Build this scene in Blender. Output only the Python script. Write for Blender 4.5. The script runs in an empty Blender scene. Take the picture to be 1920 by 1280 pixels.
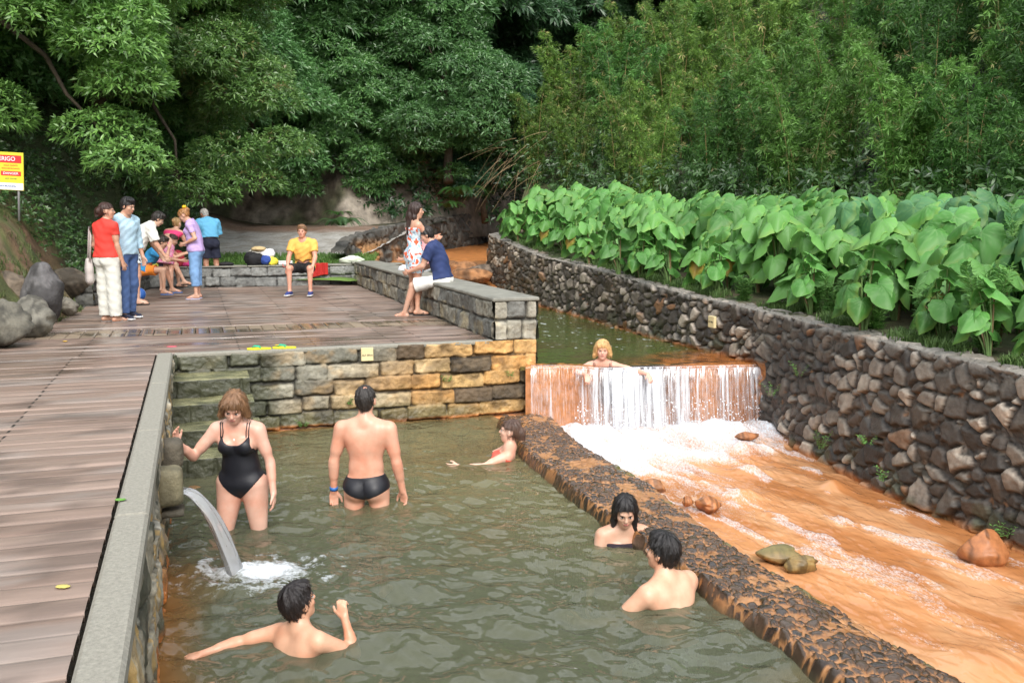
import bpy, math, random
import numpy as np
R=math.radians
sc=bpy.context.scene
# ---------------------------------------------------------------- camera
F_PX=1750.; YH=410.; CAMZ=2.33
PITCH=math.atan((640-YH)/F_PX)
cd=bpy.data.cameras.new('camera'); cam=bpy.data.objects.new('camera',cd); sc.collection.objects.link(cam)
cam.location=(0,0,CAMZ); cam.rotation_euler=(math.pi/2-PITCH,0,0)
cd.sensor_width=36; cd.lens=36*F_PX/1920; cd.clip_start=.05; cd.clip_end=2000
sc.camera=cam
# ---------------------------------------------------------------- sky and sun (bright overcast)
SUN_EL=R(41); SUN_AZ=R(168)          # direction the light comes from, azimuth from +Y clockwise
w=bpy.data.worlds.new('World'); sc.world=w; w.use_nodes=True
nt=w.node_tree; nt.nodes.clear()
sky=nt.nodes.new('ShaderNodeTexSky'); sky.sky_type='NISHITA'; sky.sun_disc=False
sky.sun_elevation=SUN_EL; sky.sun_rotation=SUN_AZ; sky.air_density=1.; sky.dust_density=6.; sky.ozone_density=1.0
bg=nt.nodes.new('ShaderNodeBackground'); bg.inputs['Strength'].default_value=.12
wo=nt.nodes.new('ShaderNodeOutputWorld')
# broken bright cloud over the blue
tcw=nt.nodes.new('ShaderNodeTexCoord'); nzw=nt.nodes.new('ShaderNodeTexNoise'); nzw.inputs['Scale'].default_value=2.4; nzw.inputs['Detail'].default_value=6; nt.links.new(tcw.outputs['Generated'],nzw.inputs['Vector'])
mrw=nt.nodes.new('ShaderNodeMapRange'); mrw.inputs['From Min'].default_value=.36; mrw.inputs['From Max'].default_value=.56; nt.links.new(nzw.outputs[0],mrw.inputs[0])
mxw=nt.nodes.new('ShaderNodeMix'); mxw.data_type='RGBA'; nt.links.new(mrw.outputs[0],mxw.inputs[0]); nt.links.new(sky.outputs[0],mxw.inputs[6]); mxw.inputs[7].default_value=(8.6,8.9,9.3,1)
nt.links.new(mxw.outputs[2],bg.inputs[0]); nt.links.new(bg.outputs[0],wo.inputs[0])
sl=bpy.data.lights.new('sun','SUN'); sl.energy=1.5; sl.angle=R(24); sl.color=(1,.965,.92)
so=bpy.data.objects.new('sun',sl); sc.collection.objects.link(so)
_d=(math.sin(SUN_AZ)*math.cos(SUN_EL),math.cos(SUN_AZ)*math.cos(SUN_EL),math.sin(SUN_EL))
from mathutils import Vector, Matrix
so.rotation_euler=Vector(_d).to_track_quat('Z','Y').to_euler()
sc.view_settings.view_transform='Standard'; sc.view_settings.look='None'
sc.view_settings.exposure=.93; sc.view_settings.gamma=1
sc.cycles.max_bounces=6; sc.cycles.diffuse_bounces=3; sc.cycles.glossy_bounces=3
sc.cycles.transmission_bounces=4; sc.cycles.transparent_max_bounces=8; sc.cycles.volume_bounces=0
sc.cycles.use_denoising=True; sc.cycles.caustics_reflective=False; sc.cycles.caustics_refractive=False
# ================================================================ helpers
COL=sc.collection
rng=np.random.default_rng(7); random.seed(7)
def at(px,py,z):
    "point of the level z seen at a pixel of the photograph (used to survey the plan of the place)"
    dx=(px-960)/F_PX; dz=-(py-640)/F_PX
    Y=math.cos(PITCH)+dz*math.sin(PITCH); Z=-math.sin(PITCH)+dz*math.cos(PITCH); t=(z-CAMZ)/Z
    return (dx*t,Y*t,z)
UA=np.array([.947,.321]); VA=np.array([-.321,.947]); UA/=np.linalg.norm(UA); VA/=np.linalg.norm(VA)
O0=np.array([-3.63,9.8])
def uv(u,v,z=0):
    p=O0+u*UA+v*VA; return (float(p[0]),float(p[1]),z)
UVYAW=math.atan2(UA[1],UA[0])
def tag(o,label=None,cat=None,group=None,kind=None):
    if label:o['label']=label
    if cat:o['category']=cat
    if group:o['group']=group
    if kind:o['kind']=kind
    return o
def empty(name,loc=(0,0,0),rz=0,**k):
    o=bpy.data.objects.new(name,None); COL.objects.link(o); o.location=loc; o.rotation_euler=(0,0,rz); o.empty_display_size=.1
    return tag(o,**k)
def mk(name,V,Fc,mat,parent=None,col=None,smooth=True,attrs=None,inv=True,**k):
    "one mesh object from numpy vertices (world space) and an (n,3|4) face array or a list of such arrays"
    V=np.asarray(V,dtype=np.float32).reshape(-1,3)
    Fs=[np.asarray(f,dtype=np.int32) for f in (Fc if isinstance(Fc,list) else [Fc]) if len(f)]
    me=bpy.data.meshes.new(name)
    if parent is not None and inv:
        M=np.array(parent.matrix_basis.inverted() if parent.parent is None else (parent.parent.matrix_basis@parent.matrix_basis).inverted())
        V=(V@M[:3,:3].T+M[:3,3]).astype(np.float32)
    me.vertices.add(len(V)); me.vertices.foreach_set('co',V.ravel())
    li=np.concatenate([f.ravel() for f in Fs]); n=sum(len(f) for f in Fs)
    tot=np.concatenate([np.full(len(f),f.shape[1],dtype=np.int32) for f in Fs])
    st=np.concatenate([[0],np.cumsum(tot)[:-1]]).astype(np.int32)
    me.loops.add(len(li)); me.loops.foreach_set('vertex_index',li)
    me.polygons.add(n); me.polygons.foreach_set('loop_start',st); me.polygons.foreach_set('loop_total',tot)
    me.polygons.foreach_set('use_smooth',np.full(n,smooth))
    me.update(calc_edges=True); me.validate()
    if col is not None:
        c=np.ones((len(V),4),dtype=np.float32); c[:,:3]=np.asarray(col,dtype=np.float32).reshape(-1,3)
        a=me.color_attributes.new('Col','FLOAT_COLOR','POINT'); a.data.foreach_set('color',c.ravel())
    for an,av in (attrs or {}).items():
        a=me.attributes.new(an,'FLOAT','POINT'); a.data.foreach_set('value',np.asarray(av,dtype=np.float32).ravel())
    if mat: me.materials.append(mat)
    o=bpy.data.objects.new(name,me); COL.objects.link(o)
    if parent is not None: o.parent=parent
    return tag(o,**k)
def gridfaces(nu,nv,flip=False):
    i=np.arange(nu-1)[:,None]*nv+np.arange(nv-1)[None,:]; i=i.ravel()
    f=np.stack([i,i+nv,i+nv+1,i+1],1)
    return f[:,::-1] if flip else f
class MB:
    "collects solids into one mesh"
    def __init__(s): s.V=[];s.F=[];s.C=[];s.n=0
    def add(s,V,F,c=(1,1,1)):
        V=np.asarray(V,float).reshape(-1,3); s.V.append(V)
        for f in (F if isinstance(F,list) else [F]):
            if not len(f): continue
            s.F.append(np.asarray(f,int)+s.n)
        s.C.append(np.broadcast_to(np.asarray(c,float),(len(V),3)) if np.ndim(c)==1 else np.asarray(c,float)); s.n+=len(V)
    def box(s,c,h,M=None,col=(1,1,1),bev=0):
        "centre, half sizes, 3x3 axes; bev rounds it by chamfering"
        M=np.eye(3) if M is None else np.asarray(M)
        h=np.asarray(h,float)
        if bev<=0:
            v=np.array([[x,y,z] for x in(-1,1) for y in(-1,1) for z in(-1,1)])*h
            f=[[0,1,3,2],[4,6,7,5],[0,4,5,1],[2,3,7,6],[0,2,6,4],[1,5,7,3]]
            s.add(v@M.T+np.asarray(c),[f],col); return
        import itertools
        v=[];idx={}
        for sx,sy,sz in itertools.product((-1,1),repeat=3):
            for a in range(3):
                q=np.array([sx,sy,sz])*h; 
                for b in range(3):
                    if b!=a: q[b]-=[sx,sy,sz][b]*bev
                idx[(sx,sy,sz,a)]=len(v); v.append(q)
        f4=[];f3=[]
        for a in range(3):
            b,c2=(a+1)%3,(a+2)%3
            for sg in(-1,1):
                ring=[]
                for tb,tc in((-1,-1),(1,-1),(1,1),(-1,1)):
                    t=[0,0,0];t[a]=sg;t[b]=tb;t[c2]=tc; ring.append(idx[(*t,a)])
                f4.append(ring if sg>0 else ring[::-1])
            for sb in(-1,1):
                for scc in(-1,1):
                    t=[0,0,0];t[b]=sb;t[c2]=scc
                    t0=t[:];t0[a]=-1;t1=t[:];t1[a]=1
                    q=[idx[(*t0,b)],idx[(*t1,b)],idx[(*t1,c2)],idx[(*t0,c2)]]
                    f4.append(q if sb*scc<0 else q[::-1])
        for sx,sy,sz in itertools.product((-1,1),repeat=3):
            q=[idx[(sx,sy,sz,a)] for a in range(3)]; f3.append(q if sx*sy*sz>0 else q[::-1])
        s.add(np.array(v)@M.T+np.asarray(c),[f4,f3],col)
    def tube(s,pts,r,n=8,col=(1,1,1),cap=True,flat=None):
        pts=np.asarray(pts,float); m=len(pts); r=np.broadcast_to(r,(m,)) if np.ndim(r)<1 else np.asarray(r)
        t=np.gradient(pts,axis=0); t/=np.linalg.norm(t,axis=1)[:,None]+1e-9
        up=np.array([0,0,1.]) if abs(t[0,2])<.9 else np.array([1.,0,0])
        V=[]
        for i in range(m):
            a=np.cross(t[i],up); a/=np.linalg.norm(a)+1e-9; b=np.cross(a,t[i]); 
            th=np.linspace(0,2*np.pi,n,endpoint=False)
            fl=1 if flat is None else flat
            V.append(pts[i]+r[i]*(np.cos(th)[:,None]*a+fl*np.sin(th)[:,None]*b)); up=b
        V=np.concatenate(V); F=[]
        for i in range(m-1):
            for j in range(n): F.append([i*n+j,i*n+(j+1)%n,(i+1)*n+(j+1)%n,(i+1)*n+j])
        T=[]
        if cap:
            V=np.concatenate([V,[pts[0]],[pts[-1]]]); 
            for j in range(n): T.append([m*n,(j+1)%n,j]); T.append([m*n+1,(m-1)*n+j,(m-1)*n+(j+1)%n])
        s.add(V,[F,T] if T else [F],col)
    def ell(s,c,r,M=None,nu=10,nv=8,col=(1,1,1),fn=None):
        M=np.eye(3) if M is None else np.asarray(M)
        th=np.linspace(0,2*np.pi,nu,endpoint=False); ph=np.linspace(0,np.pi,nv+1)[1:-1]
        V=[[0,0,1]]+[[math.sin(p)*math.cos(t),math.sin(p)*math.sin(t),math.cos(p)] for p in ph for t in th]+[[0,0,-1]]
        V=np.array(V)
        if fn is not None: V=V*fn(V)[:,None]
        V=V*np.asarray(r)@M.T+np.asarray(c)
        F=[];T=[];L=len(ph)
        for i in range(L-1):
            for j in range(nu): F.append([1+i*nu+j,1+(i+1)*nu+j,1+(i+1)*nu+(j+1)%nu,1+i*nu+(j+1)%nu])
        for j in range(nu): T.append([0,1+j,1+(j+1)%nu]); T.append([len(V)-1,1+(L-1)*nu+(j+1)%nu,1+(L-1)*nu+j])
        s.add(V,[F,T],col)
    def make(s,name,mat,parent=None,smooth=True,**k):
        V=np.concatenate(s.V); q=[f for f in s.F if f.size and f.shape[1]==4]; t=[f for f in s.F if f.size and f.shape[1]==3]
        Fs=([np.concatenate(q)] if q else [])+([np.concatenate(t)] if t else [])
        return mk(name,V,Fs,mat,parent,col=np.concatenate(s.C),smooth=smooth,**k)
# ---- noise in numpy
def _h(ix,iy,s=0):
    ix=np.asarray(ix).astype(np.int64); iy=np.asarray(iy).astype(np.int64)
    n=(ix*374761393+iy*668265263+s*2147483647+12345)&0xffffffff
    n=((n^(n>>13))*1274126177)&0xffffffff; n=((n^(n>>16))*2246822519)&0xffffffff
    return ((n^(n>>15))&0xffffff)/float(0xffffff)
def vnoise(x,y,s=0):
    ix=np.floor(x);iy=np.floor(y);fx=x-ix;fy=y-iy;fx=fx*fx*(3-2*fx);fy=fy*fy*(3-2*fy)
    a=_h(ix,iy,s);b=_h(ix+1,iy,s);c=_h(ix,iy+1,s);d=_h(ix+1,iy+1,s)
    return (a+(b-a)*fx)*(1-fy)+(c+(d-c)*fx)*fy
def fbm(x,y,s=0,o=4):
    r=0;a=.5;t=0
    for i in range(o): r=r+a*vnoise(x*2**i+17*i,y*2**i-9*i,s+i);t+=a;a*=.5
    return r/t
def worley(x,y,cell,s=0,wj=.0,jit=.85):
    "F1,F2-F1 like edge distance, id hash, local offset to seed"
    gx=x/cell;gy=y/cell;ix=np.floor(gx);iy=np.floor(gy)
    f1=np.full(x.shape,9.);f2=np.full(x.shape,9.);idh=np.zeros(x.shape);ox=np.zeros(x.shape);oy=np.zeros(x.shape)
    for dx in(-2,-1,0,1,2):
        for dy in(-2,-1,0,1,2):
            cx=ix+dx;cy=iy+dy
            px=cx+.5+jit*(_h(cx,cy,s)-.5);py=cy+.5+jit*(_h(cx,cy,s+1)-.5)
            w=wj*_h(cx,cy,s+2)
            d=np.sqrt((gx-px)**2+(gy-py)**2)-w
            n=d<f1
            f2=np.where(n,f1,np.minimum(f2,d))
            idh=np.where(n,_h(cx,cy,s+3),idh);ox=np.where(n,gx-px,ox);oy=np.where(n,gy-py,oy)
            f1=np.minimum(f1,d)
    return f1*cell,(f2-f1)*cell,idh,ox*cell,oy*cell
def sstep(a,b,x):
    t=np.clip((x-a)/(b-a),0,1); return t*t*(3-2*t)
def mixc(a,b,t): 
    t=np.asarray(t)[...,None]; return np.asarray(a)*(1-t)+np.asarray(b)*t
def blocks(s,z,zr,wmin,wmax,seed):
    "coursed masonry: zr = descending row joints. returns edge distance, id, local coords"
    ed=np.full(s.shape,-.02);idh=np.zeros(s.shape);lx=np.zeros(s.shape);lz=np.zeros(s.shape)
    rg=np.random.default_rng(seed)
    for k in range(len(zr)-1):
        zt,zb=zr[k],zr[k+1]; m=(z<=zt)&(z>zb)
        e=[s.min()-rg.uniform(.05,.5)]
        while e[-1]<s.max()+.1: e.append(e[-1]+rg.uniform(wmin,wmax))
        e=np.array(e); i=np.clip(np.searchsorted(e,s[m])-1,0,len(e)-2)
        a=e[i];b=e[i+1];x=s[m]
        jig=.020*(_h(i,np.full(i.shape,k),seed)-.5)*2
        zz=z[m]+jig
        wob=.022*(fbm(x*8,z[m]*8,seed,3)-.5)*2
        dxx=np.minimum(x-a,b-x);dzz=np.minimum(zt-zz,zz-zb)
        r=.035;qx=np.maximum(r-dxx,0);qz=np.maximum(r-dzz,0)
        d=np.where((qx>0)&(qz>0),r-np.hypot(qx,qz),np.minimum(dxx,dzz))+wob
        ed[m]=d; idh[m]=_h(i,np.full(i.shape,k),seed+5); lx[m]=x-(a+b)/2; lz[m]=z[m]-(zt+zb)/2
    return ed,idh,lx,lz
# ---- materials
def nmat(name):
    m=bpy.data.materials.new(name); m.use_nodes=True; n=m.node_tree; n.nodes.clear()
    return m,n,n.nodes.new('ShaderNodeOutputMaterial')
def N(n,t,**k):
    x=n.nodes.new(t)
    for a,b in k.items():
        if a in x.inputs: x.inputs[a].default_value=b
        else: setattr(x,a,b)
    return x
def surf(name,base=None,rough=.7,spec=.5,bump=.3,bscale=40,vary=.25,vscale=6,attr=True,rough_attr=None,metal=0,bdist=.01,wet=None,bump2=None,trans=0,coord='Object',coat=0):
    "Principled with noise variation of the base colour and noise bump; Col attribute multiplies when attr"
    m,n,out=nmat(name); L=n.links.new
    b=N(n,'ShaderNodeBsdfPrincipled'); b.inputs['Roughness'].default_value=rough; b.inputs['Metallic'].default_value=metal
    b.inputs['Specular IOR Level'].default_value=spec
    if coat: b.inputs['Coat Weight'].default_value=coat; b.inputs['Coat Roughness'].default_value=.15
    tc=N(n,'ShaderNodeTexCoord')
    nz=N(n,'ShaderNodeTexNoise',Scale=vscale,Detail=6.,Roughness=.6); L(tc.outputs[coord],nz.inputs['Vector'])
    mr=N(n,'ShaderNodeMapRange'); mr.inputs['From Min'].default_value=.3;mr.inputs['From Max'].default_value=.7
    mr.inputs['To Min'].default_value=1-vary;mr.inputs['To Max'].default_value=1+vary; L(nz.outputs[0],mr.inputs[0])
    mx=N(n,'ShaderNodeMix',data_type='RGBA',blend_type='MULTIPLY'); mx.inputs[0].default_value=1
    if attr:
        at_=N(n,'ShaderNodeAttribute',attribute_name='Col'); L(at_.outputs['Color'],mx.inputs[6])
    else: mx.inputs[6].default_value=(*base,1)
    L(mr.outputs[0],mx.inputs[7]); L(mx.outputs[2],b.inputs['Base Color'])
    if bump:
        n2=N(n,'ShaderNodeTexNoise',Scale=bscale,Detail=5.,Roughness=.65); L(tc.outputs[coord],n2.inputs['Vector'])
        bp=N(n,'ShaderNodeBump',Strength=bump,Distance=bdist); L(n2.outputs[0],bp.inputs['Height'])
        L(bp.outputs[0],b.inputs['Normal'])
        rr=N(n,'ShaderNodeMapRange'); rr.inputs['To Min'].default_value=max(0,rough-.18);rr.inputs['To Max'].default_value=min(1,rough+.18)
        L(nz.outputs[0],rr.inputs[0]); L(rr.outputs[0],b.inputs['Roughness'])
    if wet:
        wa=N(n,'ShaderNodeAttribute',attribute_name='wet')
        r2=N(n,'ShaderNodeMix',data_type='FLOAT'); L(wa.outputs['Fac'],r2.inputs[0])
        src=b.inputs['Roughness'].links[0].from_socket if b.inputs['Roughness'].links else None
        if src: L(src,r2.inputs[2])
        else: r2.inputs[2].default_value=rough
        r2.inputs[3].default_value=wet; L(r2.outputs[0],b.inputs['Roughness'])
    if trans:
        tr=N(n,'ShaderNodeBsdfTranslucent'); L(mx.outputs[2],tr.inputs[0]); ms=N(n,'ShaderNodeMixShader'); ms.inputs[0].default_value=trans
        L(b.outputs[0],ms.inputs[1]);L(tr.outputs[0],ms.inputs[2]);L(ms.outputs[0],out.inputs[0])
    else: L(b.outputs[0],out.inputs[0])
    return m
def nrm(a): return a/(np.linalg.norm(a,axis=-1,keepdims=True)+1e-9)
BARK=surf('bark',attr=True,rough=.9,bump=1,bscale=20,vary=.4,vscale=8,bdist=.02)
# ================================================================ materials of the place
M={}
M['rubble']=surf('basalt_rubble',rough=.62,bump=.8,bscale=38,vary=.35,vscale=14,bdist=.012,wet=.22)
M['block']=surf('hewn_blocks',rough=.7,bump=.9,bscale=30,vary=.35,vscale=9,bdist=.014,wet=.25)
M['cause']=surf('wet_causeway_stone',rough=.5,bump=.35,bscale=60,vary=.25,vscale=18,bdist=.006,wet=.07)
M['concrete']=surf('weathered_concrete',(.27,.258,.215),attr=False,rough=.85,bump=.9,bscale=130,vary=.22,vscale=55,bdist=.005)
M['slab']=surf('slab_stone',(.23,.225,.19),attr=False,rough=.7,bump=.4,bscale=90,vary=.3,vscale=4,bdist=.004)
M['wood']=surf('wet_boards',rough=.55,bump=.35,bscale=1,vary=.2,vscale=3,bdist=.004,wet=.13)
M['earth']=surf('earth',rough=.95,bump=1,bscale=14,vary=.5,vscale=3,bdist=.05)
M['rock']=surf('rock',rough=.85,bump=1,bscale=9,vary=.45,vscale=4,bdist=.03)
M['floor']=surf('pool_floor_silt',(.16,.12,.06),attr=False,rough=.9,bump=.3,bscale=8,vary=.3,vscale=2)
# wood grain: stretch the bump of the boards along their length
_n=M['wood'].node_tree
for x in list(_n.nodes):
    if x.type=='TEX_NOISE':
        mp=N(_n,'ShaderNodeMapping'); mp.inputs['Rotation'].default_value=(0,0,-UVYAW); 
        tc=[q for q in _n.nodes if q.type=='TEX_COORD'][0]
        mp2=N(_n,'ShaderNodeMapping'); mp2.inputs['Scale'].default_value=(2.2,70,20) if x.inputs['Scale'].default_value==1 else (.5,4,1)
        _n.links.new(tc.outputs['Object'],mp.inputs[0]); _n.links.new(mp.outputs[0],mp2.inputs[0]); _n.links.new(mp2.outputs[0],x.inputs['Vector'])
def water_mat(name,murk,rough=.03,bscale=5,bstr=.25,bdist=.05,foamcol=(.82,.87,.92),aniso=None,spec=.5,bdet=4.):
    "murky water: reflecting skin over a mix of suspended silt (Col) and clear water; foam attribute turns it white, also for painted sparkle"
    m,n,out=nmat(name); L=n.links.new
    ca=N(n,'ShaderNodeAttribute',attribute_name='Col'); fa=N(n,'ShaderNodeAttribute',attribute_name='foam')
    tc=N(n,'ShaderNodeTexCoord'); mp=N(n,'ShaderNodeMapping')
    if aniso: mp.inputs['Rotation'].default_value=(0,0,aniso[0]); mp.inputs['Scale'].default_value=(aniso[1],aniso[2],1)
    L(tc.outputs['Object'],mp.inputs[0])
    nz=N(n,'ShaderNodeTexNoise',Scale=bscale,Detail=bdet,Roughness=.5,Distortion=.8); L(mp.outputs[0],nz.inputs['Vector'])
    bp=N(n,'ShaderNodeBump',Strength=bstr,Distance=bdist); L(nz.outputs[0],bp.inputs['Height'])
    df=N(n,'ShaderNodeBsdfDiffuse'); L(ca.outputs['Color'],df.inputs[0])
    tr=N(n,'ShaderNodeBsdfTransparent'); tr.inputs[0].default_value=(.72,.78,.62,1)
    ms=N(n,'ShaderNodeMixShader'); ms.inputs[0].default_value=murk; L(tr.outputs[0],ms.inputs[1]); L(df.outputs[0],ms.inputs[2])
    gl=N(n,'ShaderNodeBsdfGlossy'); gl.inputs['Roughness'].default_value=rough; L(bp.outputs[0],gl.inputs['Normal'])
    fr=N(n,'ShaderNodeFresnel'); fr.inputs[0].default_value=1.36; L(bp.outputs[0],fr.inputs['Normal'])
    m2=N(n,'ShaderNodeMixShader'); L(fr.outputs[0],m2.inputs[0]); L(ms.outputs[0],m2.inputs[1]); L(gl.outputs[0],m2.inputs[2])
    fd=N(n,'ShaderNodeBsdfDiffuse'); fd.inputs[0].default_value=(*foamcol,1)
    bf=N(n,'ShaderNodeBump',Strength=.8,Distance=.03)
    # broken edge of the foam
    n3=N(n,'ShaderNodeTexNoise',Scale=26.,Detail=7.,Roughness=.72); L(mp.outputs[0],n3.inputs['Vector']); L(n3.outputs[0],bf.inputs['Height']); L(bf.outputs[0],fd.inputs['Normal'])
    ad=N(n,'ShaderNodeMath',operation='MULTIPLY_ADD'); ad.inputs[1].default_value=1.9; ad.inputs[2].default_value=-.95; L(n3.outputs[0],ad.inputs[0])
    a2=N(n,'ShaderNodeMath',operation='ADD'); L(fa.outputs['Fac'],a2.inputs[0]); L(ad.outputs[0],a2.inputs[1])
    mr=N(n,'ShaderNodeMapRange'); mr.inputs['From Min'].default_value=.22; mr.inputs['From Max'].default_value=.98; L(a2.outputs[0],mr.inputs[0])
    mg=N(n,'ShaderNodeMath',operation='MULTIPLY'); L(mr.outputs[0],mg.inputs[0])
    m4=N(n,'ShaderNodeMapRange'); m4.inputs['From Max'].default_value=.12; L(fa.outputs['Fac'],m4.inputs[0]); L(m4.outputs[0],mg.inputs[1])
    m3=N(n,'ShaderNodeMixShader'); L(mg.outputs[0],m3.inputs[0]); L(m2.outputs[0],m3.inputs[1]); L(fd.outputs[0],m3.inputs[2]); L(m3.outputs[0],out.inputs[0])
    return m
M['pool']=water_mat('pool_water',.66,bscale=3.4,bstr=.55,bdist=.08,bdet=2.2)
M['upper']=water_mat('upper_pool_water',.75,bscale=7,bstr=.3,bdist=.03)
M['river']=water_mat('orange_river_water',1.,rough=.06,bscale=4.5,bstr=.55,bdist=.05,bdet=1.6,aniso=(R(22),2.2,1.))
# ================================================================ plan of the place
CL=[(1.9,13.2),(-.18,10.33),(.1,8.81),(.52,7.41),(1.1,5.77),(1.59,4.31),(2.3,2.2),(2.9,.4)][1:]
CR=[(.42,10.9),(.7,9.24),(1.23,7.72),(1.62,6.06),(2.27,4.31),(3.0,2.4),(3.7,.4)]
CLx=lambda Y:np.interp(Y,[p[1] for p in CL][::-1],[p[0] for p in CL][::-1])
CRx=lambda Y:np.interp(Y,[p[1] for p in CR][::-1],[p[0] for p in CR][::-1])
RW=[(1.2,36,2.1),(.3,30,2.05),(-.35,25.5,2.0),(-.68,22.6,1.96),(.49,18.87,1.58),(1.31,16.35,1.48),(1.9,14.21,1.37),(2.41,12.72,1.28),(2.8,11.77,1.24),(3.0,10.89,1.23),(3.17,9.65,1.21),(3.30,8.6,1.21),(3.48,7.88,1.2),(3.64,7.4,1.18),(3.80,6.9,1.16),(4.6,4.8,1.12),(5.5,2.5,1.1),(6.1,.6,1.1)]
_rw=np.array(RW)[::-1]
def smooth_poly(P,n=400,k=5):
    P=np.asarray(P,float); d=np.r_[0,np.cumsum(np.linalg.norm(np.diff(P[:,:2],axis=0),axis=1))]
    t=np.linspace(0,d[-1],n); Q=np.stack([np.interp(t,d,P[:,i]) for i in range(P.shape[1])],1)
    for _ in range(k): Q[1:-1]=(Q[:-2]+2*Q[1:-1]+Q[2:])/4
    return Q
_rws=smooth_poly(_rw,300,12)
RWx=lambda Y:np.interp(Y,_rws[:,1],_rws[:,0]); RWz=lambda Y:np.interp(Y,_rws[:,1],_rws[:,2])
# ---- base ground sheet
s=np.linspace(-1,1,60); s=np.sign(s)*np.abs(s)**3*900
X,Y_=np.meshgrid(s,s,indexing='ij')
mk('ground',np.stack([X,Y_+10,np.full(X.shape,-1.35)],-1),gridfaces(60,60),M['earth'],col=np.broadcast_to([.12,.09,.05],(3600,3)),kind='structure')
# ---- path walls: a strip of stonework following a plan line
def wall_strip(name,P,zbot,res,heightfn,colfn,mat,over=0.,parent=None,side=1,lean=.06,wetfn=None,**k):
    "P: polyline (x,y,ztop) near to far; side=+1 faces left of travel. res(y)= step. The strip climbs the face and turns over the top by 'over'."
    P=np.asarray(P); d=np.r_[0,np.cumsum(np.linalg.norm(np.diff(P[:,:2],axis=0),axis=1))]
    ss=[0]
    while ss[-1]<d[-1]: ss.append(ss[-1]+res(np.interp(ss[-1],d,np.hypot(P[:,0],P[:,1]))))
    ss=np.array(ss); x=np.interp(ss,d,P[:,0]);y=np.interp(ss,d,P[:,1]);zt=np.interp(ss,d,P[:,2])
    tx=np.gradient(x);ty=np.gradient(y);l=np.hypot(tx,ty);tx/=l;ty/=l
    for _ in range(8):
        tx[1:-1]=(tx[:-2]+2*tx[1:-1]+tx[2:])/4; ty[1:-1]=(ty[:-2]+2*ty[1:-1]+ty[2:])/4
    nx,ny=-ty*side,tx*side
    rmin=res(np.hypot(x,y).min()); Hh=zt-zbot(y) if callable(zbot) else zt-zbot
    nq=int((Hh.max()+over)/max(rmin,.012))+2
    a=np.linspace(0,1,nq); tot=Hh+over
    Q=tot[:,None]*a[None,:]                    # distance climbed
    S=np.broadcast_to(ss[:,None],Q.shape)
    up=np.minimum(Q,Hh[:,None]); ov=np.maximum(Q-Hh[:,None],0)
    r=.05; 
    bx=x[:,None]-nx[:,None]*(lean*up+ov); by=y[:,None]-ny[:,None]*(lean*up+ov)
    bz=(zt-Hh)[:,None]+up
    k2=sstep(-r,r,Q-Hh[:,None])
    NX=nx[:,None]*(1-k2);NY=ny[:,None]*(1-k2);NZ=k2
    h,idh,gap=heightfn(S,Q+(zt-Hh)[:,None],zt[:,None]+0*Q,bx,by)
    V=np.stack([bx+NX*h,by+NY*h,bz+NZ*h],-1)
    c=colfn(S,bz,idh,gap,bx,by,Hh[:,None]-up+ov*0)
    at_={'wet':wetfn(S,bz,by,Hh[:,None]-up)} if wetfn else {'wet':np.zeros(S.shape)}
    return mk(name,V,gridfaces(len(ss),nq,flip=side<0),mat,parent,col=c,attrs=at_,**k)
def rubble_h(cell=.124,depth=.055,seed=3,asp=1.2):
    def f(S,Q,H,bx,by):
        wx=S+.03*(fbm(S*5,Q*5,seed+9,2)-.5);wz=Q+.03*(fbm(S*5+7,Q*5,seed+11,2)-.5)
        f1,e,idh,ox,oy=worley(wx/asp,wz,cell,seed,wj=.95,jit=1.)
        # small fill stones between the large ones
        g1,g,idg,_,_=worley(wx,wz,cell*.42,seed+30,wj=.3)
        b=np.clip(e/(cell*.42),0,1)**.5
        b2=np.clip(g/(cell*.42*.3),0,1)**.6*.62
        big=(e>.024)
        h=np.where(big,np.maximum(b*(.75+.5*idh),0),b2*.8*(e/.024).clip(0,1))
        tilt=(ox*(_h(idh*999,idh*77)-.5)+oy*(_h(idh*555,idh*33,4)-.5))*.55
        h=h*depth+np.where(big,tilt*np.minimum(b,1),0)+.012*(fbm(S*22,Q*22,seed+2,3)-.5)+.05*(fbm(S*1.2,Q*1.2,seed+5,2)-.5)
        h=np.where(Q>H,h*.55,h)
        return h-depth*.6,np.where(big,idh,idg*.6),np.where(big,b,b2)
    return f
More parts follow.
